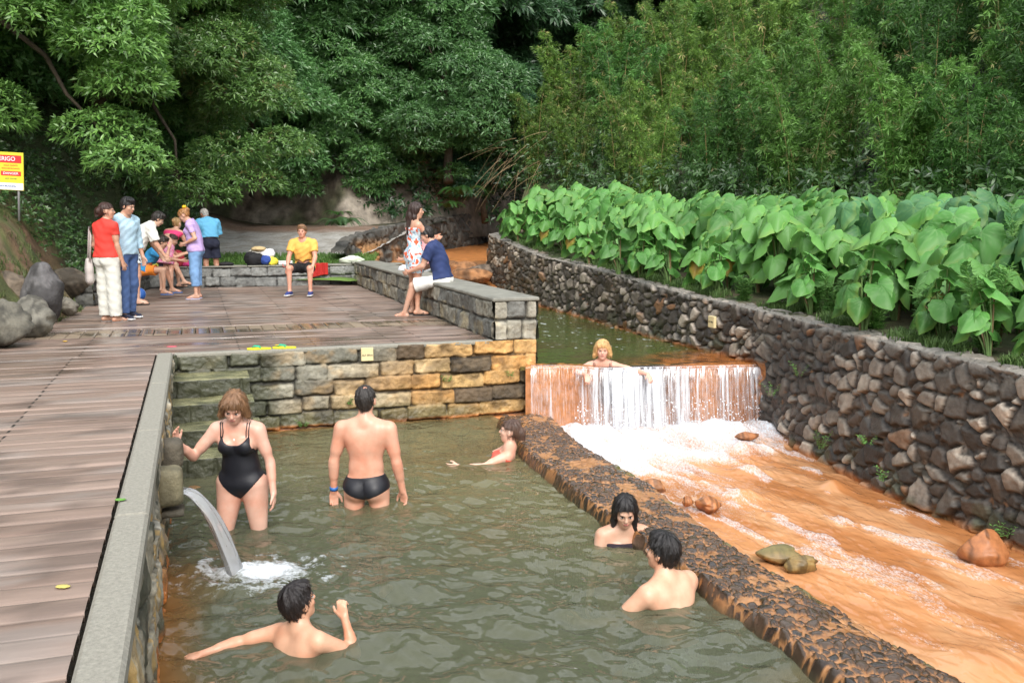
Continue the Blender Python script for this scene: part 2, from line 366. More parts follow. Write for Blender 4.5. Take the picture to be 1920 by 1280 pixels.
def rubble_c(S,Z,idh,gap,x,y,dtop):
    base=np.array([.058,.048,.039]); c=np.broadcast_to(base,S.shape+(3,)).copy()
    lt=sstep(.40,.85,idh); c=mixc(c,[.32,.27,.215],lt*sstep(-.15,.2,fbm(S*.7,Z*1.1,4,2)-.485+.16*(Z-.5)))
    r=_h(idh*9999,idh*333,8); c=c*(.6+.9*r)[...,None]
    c=mixc(c,[.28,.13,.05],(sstep(.955,.97,_h(idh*777,idh*17,3)))*.6)
    # lichen pale and rusty patches
    p=sstep(.55,.75,fbm(S*3,Z*3,31,4)); c=mixc(c,[.15,.135,.11],p*.4)
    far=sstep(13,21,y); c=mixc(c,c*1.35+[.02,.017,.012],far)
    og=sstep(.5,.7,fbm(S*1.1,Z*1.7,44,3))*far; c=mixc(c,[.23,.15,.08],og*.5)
    # orange tide mark just above the water
    wl=np.where(y>11.05,.57,-.17); k=1-sstep(.0,.06+.05*fbm(S*6,Z*0,3,2),Z-wl); c=mixc(c,[.42,.16,.045],k*.85)
    c=mixc(c,[.055,.07,.03],(1-sstep(.0,.5,Z-wl))*sstep(.5,.7,fbm(S*4,Z*4,12,3))*.6)
    # top course: grey and worn
    t=1-sstep(0,.07,dtop); c=mixc(c,[.22,.205,.18],t*(.5+.5*fbm(S*3,x*3+y,5,2)))
    return c*(.25+.75*sstep(0,.45,gap))[...,None]
res=lambda d:max(.0125,d*.0017)
rwz=lambda y:np.where(y>12.2,.35,np.where(y>21,.8,-.45))
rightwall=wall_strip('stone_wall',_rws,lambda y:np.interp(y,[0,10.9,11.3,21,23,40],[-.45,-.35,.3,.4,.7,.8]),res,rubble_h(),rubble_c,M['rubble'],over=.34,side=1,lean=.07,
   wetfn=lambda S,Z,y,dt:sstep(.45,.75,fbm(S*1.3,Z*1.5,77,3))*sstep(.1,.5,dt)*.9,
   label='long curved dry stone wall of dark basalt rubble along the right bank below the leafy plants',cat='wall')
# left channel wall upstream
LWp=[(-3.75,21.4,1.6),(-3.72,22.6,1.9),(-3.4,24,2.03),(-3.0,27,2.19),(-2.2,30,2.36),(-1.2,33,2.54),(-.6,36.5,2.7),(.6,40,2.9)]
LWs=smooth_poly(LWp,200,8)
def farcol(S,Z,idh,gap,x,y,dtop):
    c=np.broadcast_to(np.array([.085,.08,.07]),S.shape+(3,)).copy(); c=c*(.6+1.0*_h(idh*999,idh*7,2))[...,None]
    c=mixc(c,[.42,.22,.09],sstep(.45,.62,fbm(S*.9,Z*1.6,21,3))*(1-sstep(24,27.5,y))*(1-sstep(.55,.9,Z-1)))
    return c*(.3+.7*sstep(0,.45,gap))[...,None]
wall_strip('stone_wall',LWs,lambda y:np.interp(y,[21,24,28,40],[.6,.9,1.1,1.4]),lambda d:.035,rubble_h(.24,.08,17),farcol,M['rubble'],over=.3,side=-1,lean=.1,
   label='far curving rubble wall beside the upstream channel, orange stained at its near end',cat='wall')
# ---- masonry of the pool
def face(name,s0,s1,z0,z1,posfn,nrm,hc,parent=None,step=.011,mat='block',flip=False,**k):
    "planar masonry face; s along plan, z up"
    ns=int((s1-s0)/step)+2;nz=int((z1-z0)/step)+2
    S,Z=np.meshgrid(np.linspace(s0,s1,ns),np.linspace(z0,z1,nz),indexing='ij')
    h,c,wet=hc(S,Z); x,y=posfn(S)
    V=np.stack([x+nrm[0]*h,y+nrm[1]*h,Z],-1)
    return mk(name,V,gridfaces(ns,nz,flip),M[mat],parent,col=c,attrs={'wet':wet},**k)
def masonry(rows,wmin,wmax,seed,colf,depth=.045,gapw=.02):
    def f(S,Z):
        e,idh,lx,lz=blocks(S,Z,rows,wmin,wmax,seed)
        b=np.clip(e/gapw,0,1)**.6
        til=(lx*(_h(idh*99,idh*7,1)-.5)*.10+lz*(_h(idh*59,idh*3,2)-.5)*.2)
        rough=.055*(fbm(S*6,Z*6,seed+1,4)-.5)+.018*(fbm(S*30,Z*30,seed+4,2)-.5)
        h=b*(depth+til+.03*(idh-.5)+rough)-depth*.5
        c,wet=colf(S,Z,idh,b)
        c=c*(.75+.5*fbm(S*14,Z*14,seed+8,3))[...,None]
        return h,c*(.22+.78*sstep(.1,.7,b))[...,None],wet
    return f
def backcol(S,Z,idh,b):
    r=_h(idh*999,idh*55,4)
    ga=np.array([.34,.32,.25]);gb=np.array([.17,.165,.13]);orr=np.array([.60,.30,.08]);ye=np.array([.62,.40,.15])
    c=mixc(np.broadcast_to(gb,S.shape+(3,)),ga,sstep(.2,.75,r))
    og=sstep(1.1,3.1,S+1.1*(idh-.5)-1.0*(Z-.45))
    c=mixc(c,mixc(np.broadcast_to(orr,S.shape+(3,)),ye,r),og*.85)
    st=sstep(.5,.68,fbm(S*5,Z*7,5,4)); c=mixc(c,[.33,.21,.09],st*.5)
    dk=(sstep(.86,.9,idh)); c=mixc(c,[.045,.042,.036],dk*.85)
    moss=(1-sstep(.95,1.25,S))*1.; c=mixc(c,[.055,.062,.035],moss*.85)
    low=(1-sstep(.12,.26,Z+.05*(idh-.5))); c=mixc(c,[.10,.10,.05],low*.8*(1-sstep(3.2,3.6,S)))
    c=mixc(c,[.45,.17,.05],(1-sstep(.015,.05+.02*fbm(S*8,Z*0,1,2),Z)))
    dd=sstep(.58,.72,fbm(S*3,Z*6,15,3)); c=mixc(c,c*.35,dd*.75)
    return c,np.clip(low*.7+moss*.6,0,1)
pw=empty('pool_back_wall',uv(2,0,0),label='front retaining wall of coursed stone blocks, grey at left turning orange at right, with the corner pillar',cat='wall')
rows=[.905,.72,.54,.36,.18,0.0,-.2,-.5,-.85]
P_back=lambda S:(O0[0]+S*UA[0],O0[1]+S*UA[1])
face('block_face',.0,4.13,-.84,.9,P_back,-VA,masonry(rows,.30,.60,21,backcol,depth=.055),pw)
def parcol(S,Z,idh,b):
    r=_h(idh*999,idh*55,9); c=mixc(np.broadcast_to(np.array([.15,.15,.135]),S.shape+(3,)),[.33,.31,.25],sstep(.3,.8,r))
    c=mixc(c,[.40,.31,.15],sstep(.5,.7,fbm(S*4,Z*4,3,3))*.4*(Z<1.2)); return c,np.zeros(S.shape)
prow=[1.36,1.14,.9,.7]
par=empty('parapet_wall',uv(3.87,4.2,.9),label='low parapet of grey stone blocks with smooth slab top running beside the channel',cat='wall')
step2=lambda S:S
face('block_face',3.62,4.13,.9,1.36,P_back,-VA,masonry(prow,.15,.28,31,parcol),par)
Pin=lambda S:(O0[0]+3.62*UA[0]+S*VA[0],O0[1]+3.62*UA[1]+S*VA[1])
face('block_face',0,10.1,.86,1.36,Pin,-UA,masonry(prow,.2,.4,32,parcol,depth=.04),par,step=.016,flip=True)
Pout=lambda S:(O0[0]+4.13*UA[0]+S*VA[0],O0[1]+4.13*UA[1]+S*VA[1])
face('block_face',0,10.1,.2,1.36,Pout,UA,masonry(prow[:3]+[.7,.5,.3,.1],.2,.45,33,parcol,depth=.04),par,step=.03)
face('block_face',0,.7,-.8,1.36,Pout,UA,masonry(prow[:3]+[.7,.5,.3,.1,-.1,-.3,-.9],.2,.45,34,backcol,depth=.04),pw,step=.02)
AX=np.stack([np.r_[UA,0],np.r_[VA,0],[0,0,1]],1)
def slab(name,u0,u1,v0,v1,z0,z1,mat,parent,bev=.012,**k):
    b=MB(); b.box(uv((u0+u1)/2,(v0+v1)/2,(z0+z1)/2),((u1-u0)/2,(v1-v0)/2,(z1-z0)/2),AX,bev=bev); return b.make(name,M[mat],parent,smooth=False,**k)
vv=-.035
for i,L_ in enumerate([1.25,1.18,1.3,1.22,1.28,1.2,1.31,1.25]):
    slab('coping_slab',3.585,4.17,vv,min(vv+L_-.006,10.02),1.36,1.405,'slab',par); vv+=L_
slab('wall_core',3.66,4.09,.04,10.0,.3,1.358,'slab',par,bev=.002)
sw=empty('seat_wall',uv(1.6,10.4,.9),label='low grey block seat wall with slab top closing the far side of the deck',cat='wall')
Psw=lambda S:(O0[0]+10.15*VA[0]+S*UA[0],O0[1]+10.15*VA[1]+S*UA[1])
face('block_face',-.9,3.65,.86,1.31,Psw,-VA,masonry([1.31,1.11,.9,.7],.26,.5,41,lambda S,Z,i,b:(np.broadcast_to(np.array([.20,.205,.195]),S.shape+(3,))*(.65+.7*i)[...,None],np.zeros(S.shape))),sw,step=.016)
uu=-.95
for L_ in [1.1,1.2,1.15,1.2,1.0]:
    slab('coping_slab',uu,uu+L_-.006,10.1,10.55,1.31,1.345,'slab',sw); uu+=L_
slab('wall_core',-.9,3.62,10.2,10.5,.7,1.308,'slab',sw,bev=.002)
slab('coping_slab',3.55,4.2,10.03,10.6,1.35,1.39,'slab',sw)
# left side seat wall under the sitting children
lsw=empty('seat_wall',uv(-1.0,8.3,.9),label='dark low block wall at the left edge of the deck where the children sit',cat='wall')
p0=np.array(uv(-1.32,6.3)[:2]);p1=np.array(uv(-.62,10.1)[:2]);dd=(p1-p0);LL=np.linalg.norm(dd);dd/=LL;nn=np.array([dd[1],-dd[0]])
face('block_face',0,LL,.86,1.31,lambda S:(p0[0]+S*dd[0],p0[1]+S*dd[1]),nn,masonry([1.31,1.11,.9,.7],.26,.5,43,lambda S,Z,i,b:(np.broadcast_to(np.array([.10,.10,.09]),S.shape+(3,))*(.65+.7*i)[...,None],np.zeros(S.shape))),lsw,step=.018)
b=MB(); AL=np.stack([np.r_[dd,0],np.r_[-nn,0],[0,0,1]],1)
b.box((*(p0+dd*LL/2-nn*.17),1.33),(LL/2+.02,.22,.02),AL,bev=.008); b.make('coping_slab',M['slab'],lsw,smooth=False)
face('end_face',0,.4,.86,1.31,lambda S:(p0[0]-S*nn[0],p0[1]-S*nn[1]),-dd,masonry([1.31,1.11,.9,.7],.2,.3,44,lambda S,Z,i,b:(np.broadcast_to(np.array([.09,.09,.08]),S.shape+(3,)),np.zeros(S.shape))),lsw,step=.02,flip=True)
# left pool wall
def leftcol(S,Z,idh,b):
    c=np.broadcast_to(np.array([.22,.20,.15]),S.shape+(3,)); st=fbm(S*9,Z*1.3,51,4)
    c=mixc(c,[.36,.24,.09],sstep(.5,.62,st)); c=mixc(c,[.42,.40,.33],sstep(.55,.66,fbm(S*13,Z*1.6,57,3))*.7)
    c=mixc(c,[.05,.052,.035],sstep(.52,.66,fbm(S*7,Z*1.2,61,3)))
    c=mixc(c,[.04,.045,.028],1-sstep(.1,.45,Z+.15*fbm(S*4,Z,5,2))); c=mixc(c,[.42,.15,.04],(1-sstep(.02,.12+.25*sstep(.5,.7,fbm(S*3,S*0,8,2)),Z)))
    return c*(.7+.6*idh)[...,None],1-sstep(.2,.6,Z)
plw=empty('pool_side_wall',uv(0,-4,0),label='mossy stained side wall of the pool with pale concrete coping beside the boardwalk',cat='wall')
Plw=lambda S:(O0[0]+S*VA[0],O0[1]+S*VA[1])
face('block_face',-9.6,.0,-.84,.88,Plw,UA,masonry([.88,.66,.44,.22,0,-.3,-.9],.2,.45,24,leftcol,depth=.05),plw,step=.013)
vv=-9.6
for L_ in [1.9,1.95,1.9,1.92,1.93]:
    slab('coping',-.125,.03,vv,min(vv+L_-.004,.12),.84,.925,'concrete',plw,bev=.015); vv+=L_
slab('coping',.04,3.6,-.02,.11,.86,.907,'concrete',pw,bev=.012)
# stairs
st=empty('stone_stairs',uv(.4,-1.2,0),label='wet mossy stone steps descending into the pool in its far left corner',cat='stairs')
M['stair']=surf('mossy_step',rough=.5,bump=1,bscale=22,vary=.4,vscale=7,bdist=.02,wet=.12)
tops=[.70,.52,.345,.17,-.005,-.18,-.36,-.55]; fronts=[-.5,-.88,-1.27,-1.68,-2.1,-2.5,-2.9,-3.3]
for i,(z,f) in enumerate(zip(tops,fronts)):
    n1,n2=70,60; wd=[.78,.8,.84,.84,.86,.88,.9,.9][i]; back=0. if i==0 else fronts[i-1]+.03
    # tread then riser as one folded sheet, plus the open right side
    q=np.r_[np.linspace(back,f,26),np.full(26,f)]; zz=np.r_[np.full(26,z),np.linspace(z-.01,z-.22,26)]
    U=np.linspace(0.02,wd,n1)
    Uu=np.broadcast_to(U[:,None],(n1,52)); Q=np.broadcast_to(q[None],(n1,52)); Zz=np.broadcast_to(zz[None],(n1,52))
    rs=(np.arange(52)>=26)
    h=.05*(fbm(Uu*9+i*3,Zz*9+Q*3,60+i,4)-.5)
    e,idh,_,_=blocks(Uu.copy(),Zz-z+.22,[.3,0.,-.1],.22,.42,60+i); rel=np.clip(e/.02,0,1)*.02
    V=O0+Uu[...,None]*UA+(Q-np.where(rs,h+rel,0.01))[...,None]*VA
    Zo=Zz+np.where(rs,0,.012*(fbm(Uu*8,Q*8,i,3)-.5))
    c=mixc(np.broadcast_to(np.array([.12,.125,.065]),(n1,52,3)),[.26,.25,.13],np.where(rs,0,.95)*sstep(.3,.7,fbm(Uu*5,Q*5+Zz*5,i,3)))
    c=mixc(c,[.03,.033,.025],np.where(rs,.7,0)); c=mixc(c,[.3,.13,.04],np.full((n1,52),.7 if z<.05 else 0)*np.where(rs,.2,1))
    so_=mk('step',np.concatenate([V,Zo[...,None]],-1),gridfaces(n1,52,True),M['stair'],st,col=c,attrs={'wet':np.broadcast_to(np.where(rs,.5,.85),(n1,52))})
    b=MB(); b.box(uv(wd/2,(back+f)/2-.0,(z-.9)/2-.01),(wd/2-.006,abs(back-f)/2,(z+.9)/2),AX,col=(.06,.065,.04)); b.make('step_core',M['stair'],st,smooth=False,attrs=None)
# spout stones
sp=empty('stone_spout',uv(.05,-4.15,.6),label='two dark stone blocks jutting from the side wall where the water spouts out',cat='water spout')
bl=lambda s_:(lambda V:1+.10*(fbm(V[:,0]*3+s_,V[:,1]*3+V[:,2]*2,s_,3)-.5))
for (u,v,z,hu,hv,hz,c,sd) in [(.07,-4.22,.63,.09,.11,.12,(.17,.15,.09),1),(.07,-3.62,.70,.09,.10,.10,(.10,.085,.06),2)]:
    b=MB(); th=MB(); b.ell(uv(u,v,z),(hu*1.25,hv*1.25,hz*1.25),AX,26,20,c,fn=lambda V:1/np.maximum((np.abs(V)**5).sum(1)**.2,1e-3)*.8*(1+.12*(fbm(V[:,0]*3+sd,V[:,1]*3+V[:,2]*2,sd,3)-.5)))
    b.make('spout_stone',M['block'],sp)
b=MB(); b.box(uv(.09,-4.2,.455),(.07,.09,.02),AX,col=(.08,.07,.05),bev=.01); b.make('spout_lip',M['block'],sp)
# falling jet
t=np.linspace(0,1,40); th=np.linspace(-1,1,26)
T,TH=np.meshgrid(t,th,indexing='ij')
uj=.15+.30*T; zj=.56-.57*T**2*.97-.02*T; wv=.062*(1+1.25*T)
vj=-4.12+TH*wv-.10*T; bul=.042*(.6+.8*T)*np.sqrt(np.maximum(1-TH**2,0))+.008*np.sin(TH*13+T*3)*T+.005*np.sin(TH*9+T*2)+.003*np.sin(T*12+TH*5)
Vj=np.concatenate([(O0+(uj+bul)[...,None]*UA+vj[...,None]*VA),(zj+bul*.5)[...,None]],-1)
Vk=np.concatenate([(O0+(uj-bul*.5)[...,None]*UA+vj[...,None]*VA),(zj-bul*.3)[...,None]],-1)
m,n,out=nmat('falling_water'); L=n.links.new
g=N(n,'ShaderNodeBsdfGlossy'); g.inputs[1].default_value=.12; tr=N(n,'ShaderNodeBsdfTransparent'); tr.inputs[0].default_value=(.93,.93,.92,1); df=N(n,'ShaderNodeBsdfDiffuse'); df.inputs[0].default_value=(.72,.74,.76,1)
fr=N(n,'ShaderNodeFresnel'); fr.inputs[0].default_value=1.45; a=N(n,'ShaderNodeMixShader'); a.inputs[0].default_value=.33; L(tr.outputs[0],a.inputs[1]);L(df.outputs[0],a.inputs[2])
c_=N(n,'ShaderNodeMixShader'); L(fr.outputs[0],c_.inputs[0]);L(a.outputs[0],c_.inputs[1]);L(g.outputs[0],c_.inputs[2]);L(c_.outputs[0],out.inputs[0])
tc=N(n,'ShaderNodeTexCoord');mp=N(n,'ShaderNodeMapping');mp.inputs['Scale'].default_value=(26,34,3);nz=N(n,'ShaderNodeTexNoise',Scale=1.,Detail=3.);bp=N(n,'ShaderNodeBump',Strength=.9,Distance=.02)
L(tc.outputs['Object'],mp.inputs[0]);L(mp.outputs[0],nz.inputs['Vector']);L(nz.outputs[0],bp.inputs['Height']);L(bp.outputs[0],g.inputs['Normal']);L(bp.outputs[0],fr.inputs['Normal'])
M['jet']=m
F1=gridfaces(40,26); mk('water_jet',np.concatenate([Vj.reshape(-1,3),Vk.reshape(-1,3)]),np.concatenate([F1,F1[:,::-1]+1040]),M['jet'],label='curved jet of water pouring from the stone spout into the pool',cat='water jet')
# ================================================================ water
def toUV(x,y):
    dx=x-O0[0];dy=y-O0[1]; return dx*UA[0]+dy*UA[1],dx*VA[0]+dy*VA[1]
_cl=np.array([toUV(x,y) for x,y in CL]); _cl=_cl[np.argsort(_cl[:,1])]
RIP=[(-1.19,7.45,.8),(-2.19,6.91,.8),(-.03,9.12,.5),(.8,6.55,.6),(.95,5.45,.6),(-1.16,5.01,.8)]
JET=uv(.50,-4.24)
def waves(X,Y,a=1):
    z=.032*(fbm(X*1.7+.6*Y,Y*2.4,101,3)-.5)*2+.020*(fbm(X*5+Y,Y*6,103,3)-.5)*2
    z=z*(.6+.8*sstep(9.5,6,Y))
    for (x,y,k) in RIP:
        r=np.hypot(X-x,Y-y); z+=k*.005*np.sin(r*34)*np.exp(-r*2.0)
    r=np.hypot(X-JET[0],Y-JET[1]); z+=.012*np.sin(r*26)*np.exp(-r*1.3)
    return z*a
nv,nu=640,420
vv=-9.6+(9.6-.0)*np.linspace(0,1,nv)**.9
ur=np.interp(vv,_cl[:,1],_cl[:,0])+.14; ur=np.where(vv>-1.6,np.maximum(ur,3.55),ur)
U=np.linspace(0,1,nu)[None,:]*ur[:,None]; V_=np.broadcast_to(vv[:,None],U.shape)
PX=O0[0]+U*UA[0]+V_*VA[0];PY=O0[1]+U*UA[1]+V_*VA[1]
r=np.hypot((PX-JET[0]-.12)/.42,(PY-JET[1]-.02)/.26); foam=sstep(1.15,.2,r+.5*(fbm(PX*9,PY*9,5,3)-.5))
foam=np.maximum(foam,.55*sstep(1.9,.9,r)*sstep(.5,.7,fbm(PX*14,PY*16,6,3)))
z=waves(PX,PY)+foam*.03*fbm(PX*25,PY*25,9,2)
c=mixc(np.broadcast_to(np.array([.20,.19,.10]),PX.shape+(3,)),[.12,.13,.085],sstep(8.2,5.2,PY+.6*PX))
c=mixc(c,[.16,.125,.06],sstep(.5,.7,fbm(PX*.9,PY*.9,15,3))*.5)
c=mixc(c,[.36,.17,.05],sstep(.34,.02,U+.2*(fbm(U*5,V_*4,16,3)-.5))*sstep(-3.6,-4.6,V_)*.8)
c=mixc(c,[.30,.16,.05],sstep(-.16,-.02,V_)*.7)
mk('pool_water',np.stack([PX,PY,z],-1),gridfaces(nv,nu,True),M['pool'],col=c,attrs={'foam':foam},kind='structure')
sl_=np.s_[::40,::30]; FX=PX[sl_];FY=PY[sl_]; mk('pool_floor',np.stack([FX,FY,np.full(FX.shape,-.8)],-1),gridfaces(*FX.shape,True),M['floor'],kind='structure')
# ---- river
ny_,nx_=620,200
yy=11.15-(10.9)*np.linspace(0,1,ny_)**.8; xa=CRx(yy)-.15; xb=RWx(yy)+.14
xa=np.where(yy>9.3,np.minimum(xa,.6),xa)
T=np.linspace(0,1,nx_)[None,:]; X=xa[:,None]+(xb-xa)[:,None]*T; Y=np.broadcast_to(yy[:,None],X.shape)
d=10.95+.07*X-Y                                       # distance below the weir
s_=(X*.93+Y*.37);q_=(-X*.37+Y*.93)                    # across / along the flow
turb=(fbm(s_*5,q_*2.2,201,4)-.5); fine=(fbm(s_*17,q_*7,203,3)-.5)
core=sstep(2.1+.9*turb*2,1.0,d-.35*(1-T)+.6*T*sstep(.6,.9,T))
tail=sstep(4.4,1.2,d)*sstep(.50,.10,T-.15+.10*turb)*1.0
strk=sstep(.50,.62,fbm(s_*3.4+.5*fbm(s_*2,q_*2,8,2),q_*1.2,205,4))
wisp=sstep(.57,.66,fbm(s_*5+1.2*fbm(s_*1.5,q_*1.5,9,2),q_*1.5,207,4))*.5*(.30+.7*sstep(7,3,d))
foam=np.clip(np.maximum.reduce([core*(.78+.9*turb),tail*(.34+.55*strk)*.95,wisp*sstep(.04,.2,T)*sstep(1.,.9,T)]),0,1.2)
splash=np.exp(-((d-.35)/.45)**2)
z=-.155-.004*np.clip(d,0,9)+turb*.030*(1+3.2*sstep(3,.5,d))+fine*.014*(1+4.5*sstep(2.5,.3,d))+splash*.05*(.6+fbm(s_*9,q_*9,211,3))+foam*.05*fbm(s_*13,q_*11,213,3)
for (x,y,r_) in [(2.55,9.9,.16),(2.35,9.0,.14),(3.0,8.5,.12),(3.35,5.6,.22),(2.75,5.0,.3),(2.1,8.2,.14)]:
    z+=.07*np.exp(-((X-x)**2+(Y-y)**2)/r_**2)
c=mixc(np.broadcast_to(np.array([.56,.26,.11]),X.shape+(3,)),[.42,.17,.06],sstep(.4,.65,fbm(s_*2.2,q_*.9,221,4)))
c=mixc(c,[.60,.33,.165],sstep(.5,.68,fbm(s_*4,q_*1.6,223,4))*.6)
c=mixc(c,[.5,.17,.05],(sstep(.93,1.,T)+sstep(.05,0,T))*.6)
mk('river_water',np.stack([X,Y,z],-1),gridfaces(ny_,nx_),M['river'],col=c,attrs={'foam':foam},kind='structure')
# ---- upper pool
def lipY(x): return 10.93+.13*(x-.27)
yy=np.linspace(0,1,300)**1.5*11.5; tt=np.linspace(0,1,160)
Yb=yy[:,None]; Xl=np.interp(11+yy,[10.9,11.2,20.3,23],[.10,.10,-2.6,-3.6]);Xr=RWx(11+yy)+.15
X=Xl[:,None]+(Xr-Xl)[:,None]*tt[None,:]; Y=lipY(X)*np.exp(-Yb*0)+Yb+.0
z=.575+.006*(fbm(X*5,Y*5,301,3)-.5)-.02*sstep(.12,0,Yb)*(1+.5*fbm(X*20,Y,3,2))
og=sstep(1.0,2.2,X-.75*(Y-11.3)+.35*(fbm(X*5,Y*5,31,3)-.5)*2)*sstep(1.6,.9,Y-11.2)
c=np.broadcast_to(np.array([.10,.13,.035]),X.shape+(3,)); c=mixc(c,[.11,.085,.03],sstep(.5,.7,fbm(X*2,Y*1.1,41,3))*.6)
c=mixc(c,mixc(np.broadcast_to(np.array([.48,.17,.045]),X.shape+(3,)),[.09,.04,.02],sstep(.52,.6,fbm(X*5,Y*9,42,4))*sstep(3.0,2.2,X)),og)
c=mixc(c,[.4,.16,.05],sstep(.965,.99,tt)[None,:]*.8)
glints_=sstep(.86,.90,vnoise(X*16,Y*9,44))*.5*sstep(11.5,13,Y)  # sparkle of the upper pool painted as white flecks through the foam attribute
mk('upper_pool_water',np.stack([X,Y,z],-1),gridfaces(300,160,True),M['upper'],col=c,attrs={'foam':glints_},kind='structure')
# upstream orange stream
yy=np.linspace(20.5,42,120);tt=np.linspace(0,1,40)
Xl=np.interp(yy,LWs[:,1],LWs[:,0])-.2; Xl=np.where(yy<21.6,-2.6-(yy-20.3)*.8,Xl); Xr=RWx(yy)+.2
X=Xl[:,None]+(Xr-Xl)[:,None]*tt;Y=np.broadcast_to(yy[:,None],X.shape)
z=np.interp(yy,[20.5,21.5,23,25.5,42],[.52,.75,.98,1.2,1.7])[:,None]+.1*(fbm(X*2.5,Y*2.5,401,4)-.5)*(Y<26)
dk=sstep(.5,.62,fbm(X*1.3,Y*1.3,405,4))*sstep(26,24,Y)
c=mixc(np.broadcast_to(np.array([.55,.22,.07]),X.shape+(3,)),[.10,.075,.05],dk)
mk('stream_bed',np.stack([X,Y,z],-1),gridfaces(120,40,True),surf('wet_orange_bed',rough=.35,bump=.7,bscale=20,vary=.3,vscale=5,bdist=.03),col=c,kind='structure')
# ---- weir
ns,nz=300,70
S,Q=np.meshgrid(np.linspace(.16,3.12,ns),np.linspace(0,1,nz),indexing='ij')
zt=.60-.03*sstep(.5,1.2,S)+.012*(fbm(S*9,S*0,6,2)-.5)
up=np.minimum(Q/.8,1);ov=np.maximum(Q-.8,0)/.2
zz=-.45+(zt+.45)*up; yl=lipY(S)-.02+ov*.22-.13*(1-up)
h=.05*(fbm(S*4,zz*4,501,4)-.5)+.03*np.abs(fbm(S*9,zz*3,503,3)-.5); yl=yl-h*(1-ov); zo=zz+ov*(-.02+.03*fbm(S*12,ov*3,8,3))
mid=sstep(.95,1.3,S+.15*fbm(zz*3,S,3,2))*sstep(2.25,1.75,S+.2*fbm(zz*4,S,5,2))
c=mixc(np.broadcast_to(np.array([.34,.12,.035]),S.shape+(3,)),[.52,.22,.08],fbm(S*5,zz*5,505,3)); c=mixc(c,[.035,.036,.042],mid*.95*sstep(.15,.3,zz+.2*fbm(S*4,zz*4,1,2)))
c=mixc(c,[.10,.045,.02],sstep(.5,.62,fbm(S*8,Q*8,9,3))*ov)
mk('weir',np.stack([S,yl,zo],-1),gridfaces(ns,nz),M['cause'],col=c,attrs={'wet':np.full(S.shape,.9)},label='stone weir stained orange at both ends holding back the upper pool',cat='weir')
# ---- water falling over it
m,n,out=nmat('waterfall_veil'); L=n.links.new
df=N(n,'ShaderNodeBsdfDiffuse'); df.inputs[0].default_value=(.70,.73,.78,1); g=N(n,'ShaderNodeBsdfGlossy'); g.inputs[1].default_value=.2
a=N(n,'ShaderNodeMixShader'); a.inputs[0].default_value=.3; L(df.outputs[0],a.inputs[1]);L(g.outputs[0],a.inputs[2])
tr=N(n,'ShaderNodeBsdfTransparent'); at_=N(n,'ShaderNodeAttribute',attribute_name='veil')
tc=N(n,'ShaderNodeTexCoord');mp=N(n,'ShaderNodeMapping');mp.inputs['Scale'].default_value=(70,20,2.5);nz_=N(n,'ShaderNodeTexNoise',Scale=1.,Detail=4.,Roughness=.7)
L(tc.outputs['Object'],mp.inputs[0]);L(mp.outputs[0],nz_.inputs['Vector'])
ma=N(n,'ShaderNodeMath',operation='MULTIPLY_ADD');ma.inputs[1].default_value=1.8;ma.inputs[2].default_value=-.9;L(nz_.outputs[0],ma.inputs[0])
ad=N(n,'ShaderNodeMath',operation='ADD',use_clamp=True);L(ma.outputs[0],ad.inputs[0]);L(at_.outputs['Fac'],ad.inputs[1])
mu=N(n,'ShaderNodeMath',operation='MULTIPLY',use_clamp=True);L(ad.outputs[0],mu.inputs[0]);
mr=N(n,'ShaderNodeMapRange');mr.inputs['From Max'].default_value=.15;mr.inputs['To Max'].default_value=.92;L(at_.outputs['Fac'],mr.inputs[0]);L(mr.outputs[0],mu.inputs[1])
ms=N(n,'ShaderNodeMixShader');L(mu.outputs[0],ms.inputs[0]);L(tr.outputs[0],ms.inputs[1]);L(a.outputs[0],ms.inputs[2]);L(ms.outputs[0],out.inputs[0])
VS=[];FS=[];AS=[];cnt=0
for k,(off,sd) in enumerate([(.0,1),(.05,5)]):
    ns,nz=420,46
    S,Tt=np.meshgrid(np.linspace(.22,3.02,ns),np.linspace(0,1,nz),indexing='ij')
    curve=(.06+off)+ .20*Tt
    strand=vnoise(S*19+sd*7,Tt*.8+S*.3,sd)*.45+vnoise(S*47+.8*np.sin(Tt*3),Tt*1.6,sd+2)*.55
    dens=np.interp(S,[.22,.5,.7,.95,1.15,1.6,2.3,2.6,3.02],[.38,.32,.26,.56,.70,.66,.46,.44,.46])
    v=np.clip((strand-(1-dens))*3.2+.10,0,1)
    v=np.maximum(v,.13*dens/.5)*sstep(0,.03,Tt); v=np.where(Tt<.05,np.maximum(v,.30),v)
    y=lipY(S)-curve*1.0-.03*strand; z=.62-.045*sstep(.5,1.2,S)-.02*k -.72*Tt**1.6-.01*Tt
    VS.append(np.stack([S,y,z],-1).reshape(-1,3));FS.append(gridfaces(ns,nz,True)+cnt);AS.append(v.ravel());cnt+=ns*nz
mk('waterfall',np.concatenate(VS),np.concatenate(FS),m,attrs={'veil':np.concatenate(AS)},label='thin white streams of water falling over the orange weir',cat='waterfall')
# droplets thrown up at the foot
b=MB()
for i in range(420):
    x=random.uniform(.75,3.0);t=random.random()**1.6
    b.ell((x,lipY(x)-.25-random.gauss(.1,.18),-.05+t*.28),np.array([1,1,1.3])*random.uniform(.003,.009),None,5,4,(.9,.92,.95))
b.make('spray',surf('spray',(.85,.87,.9),attr=False,rough=.3,bump=0,vary=0),kind='stuff')
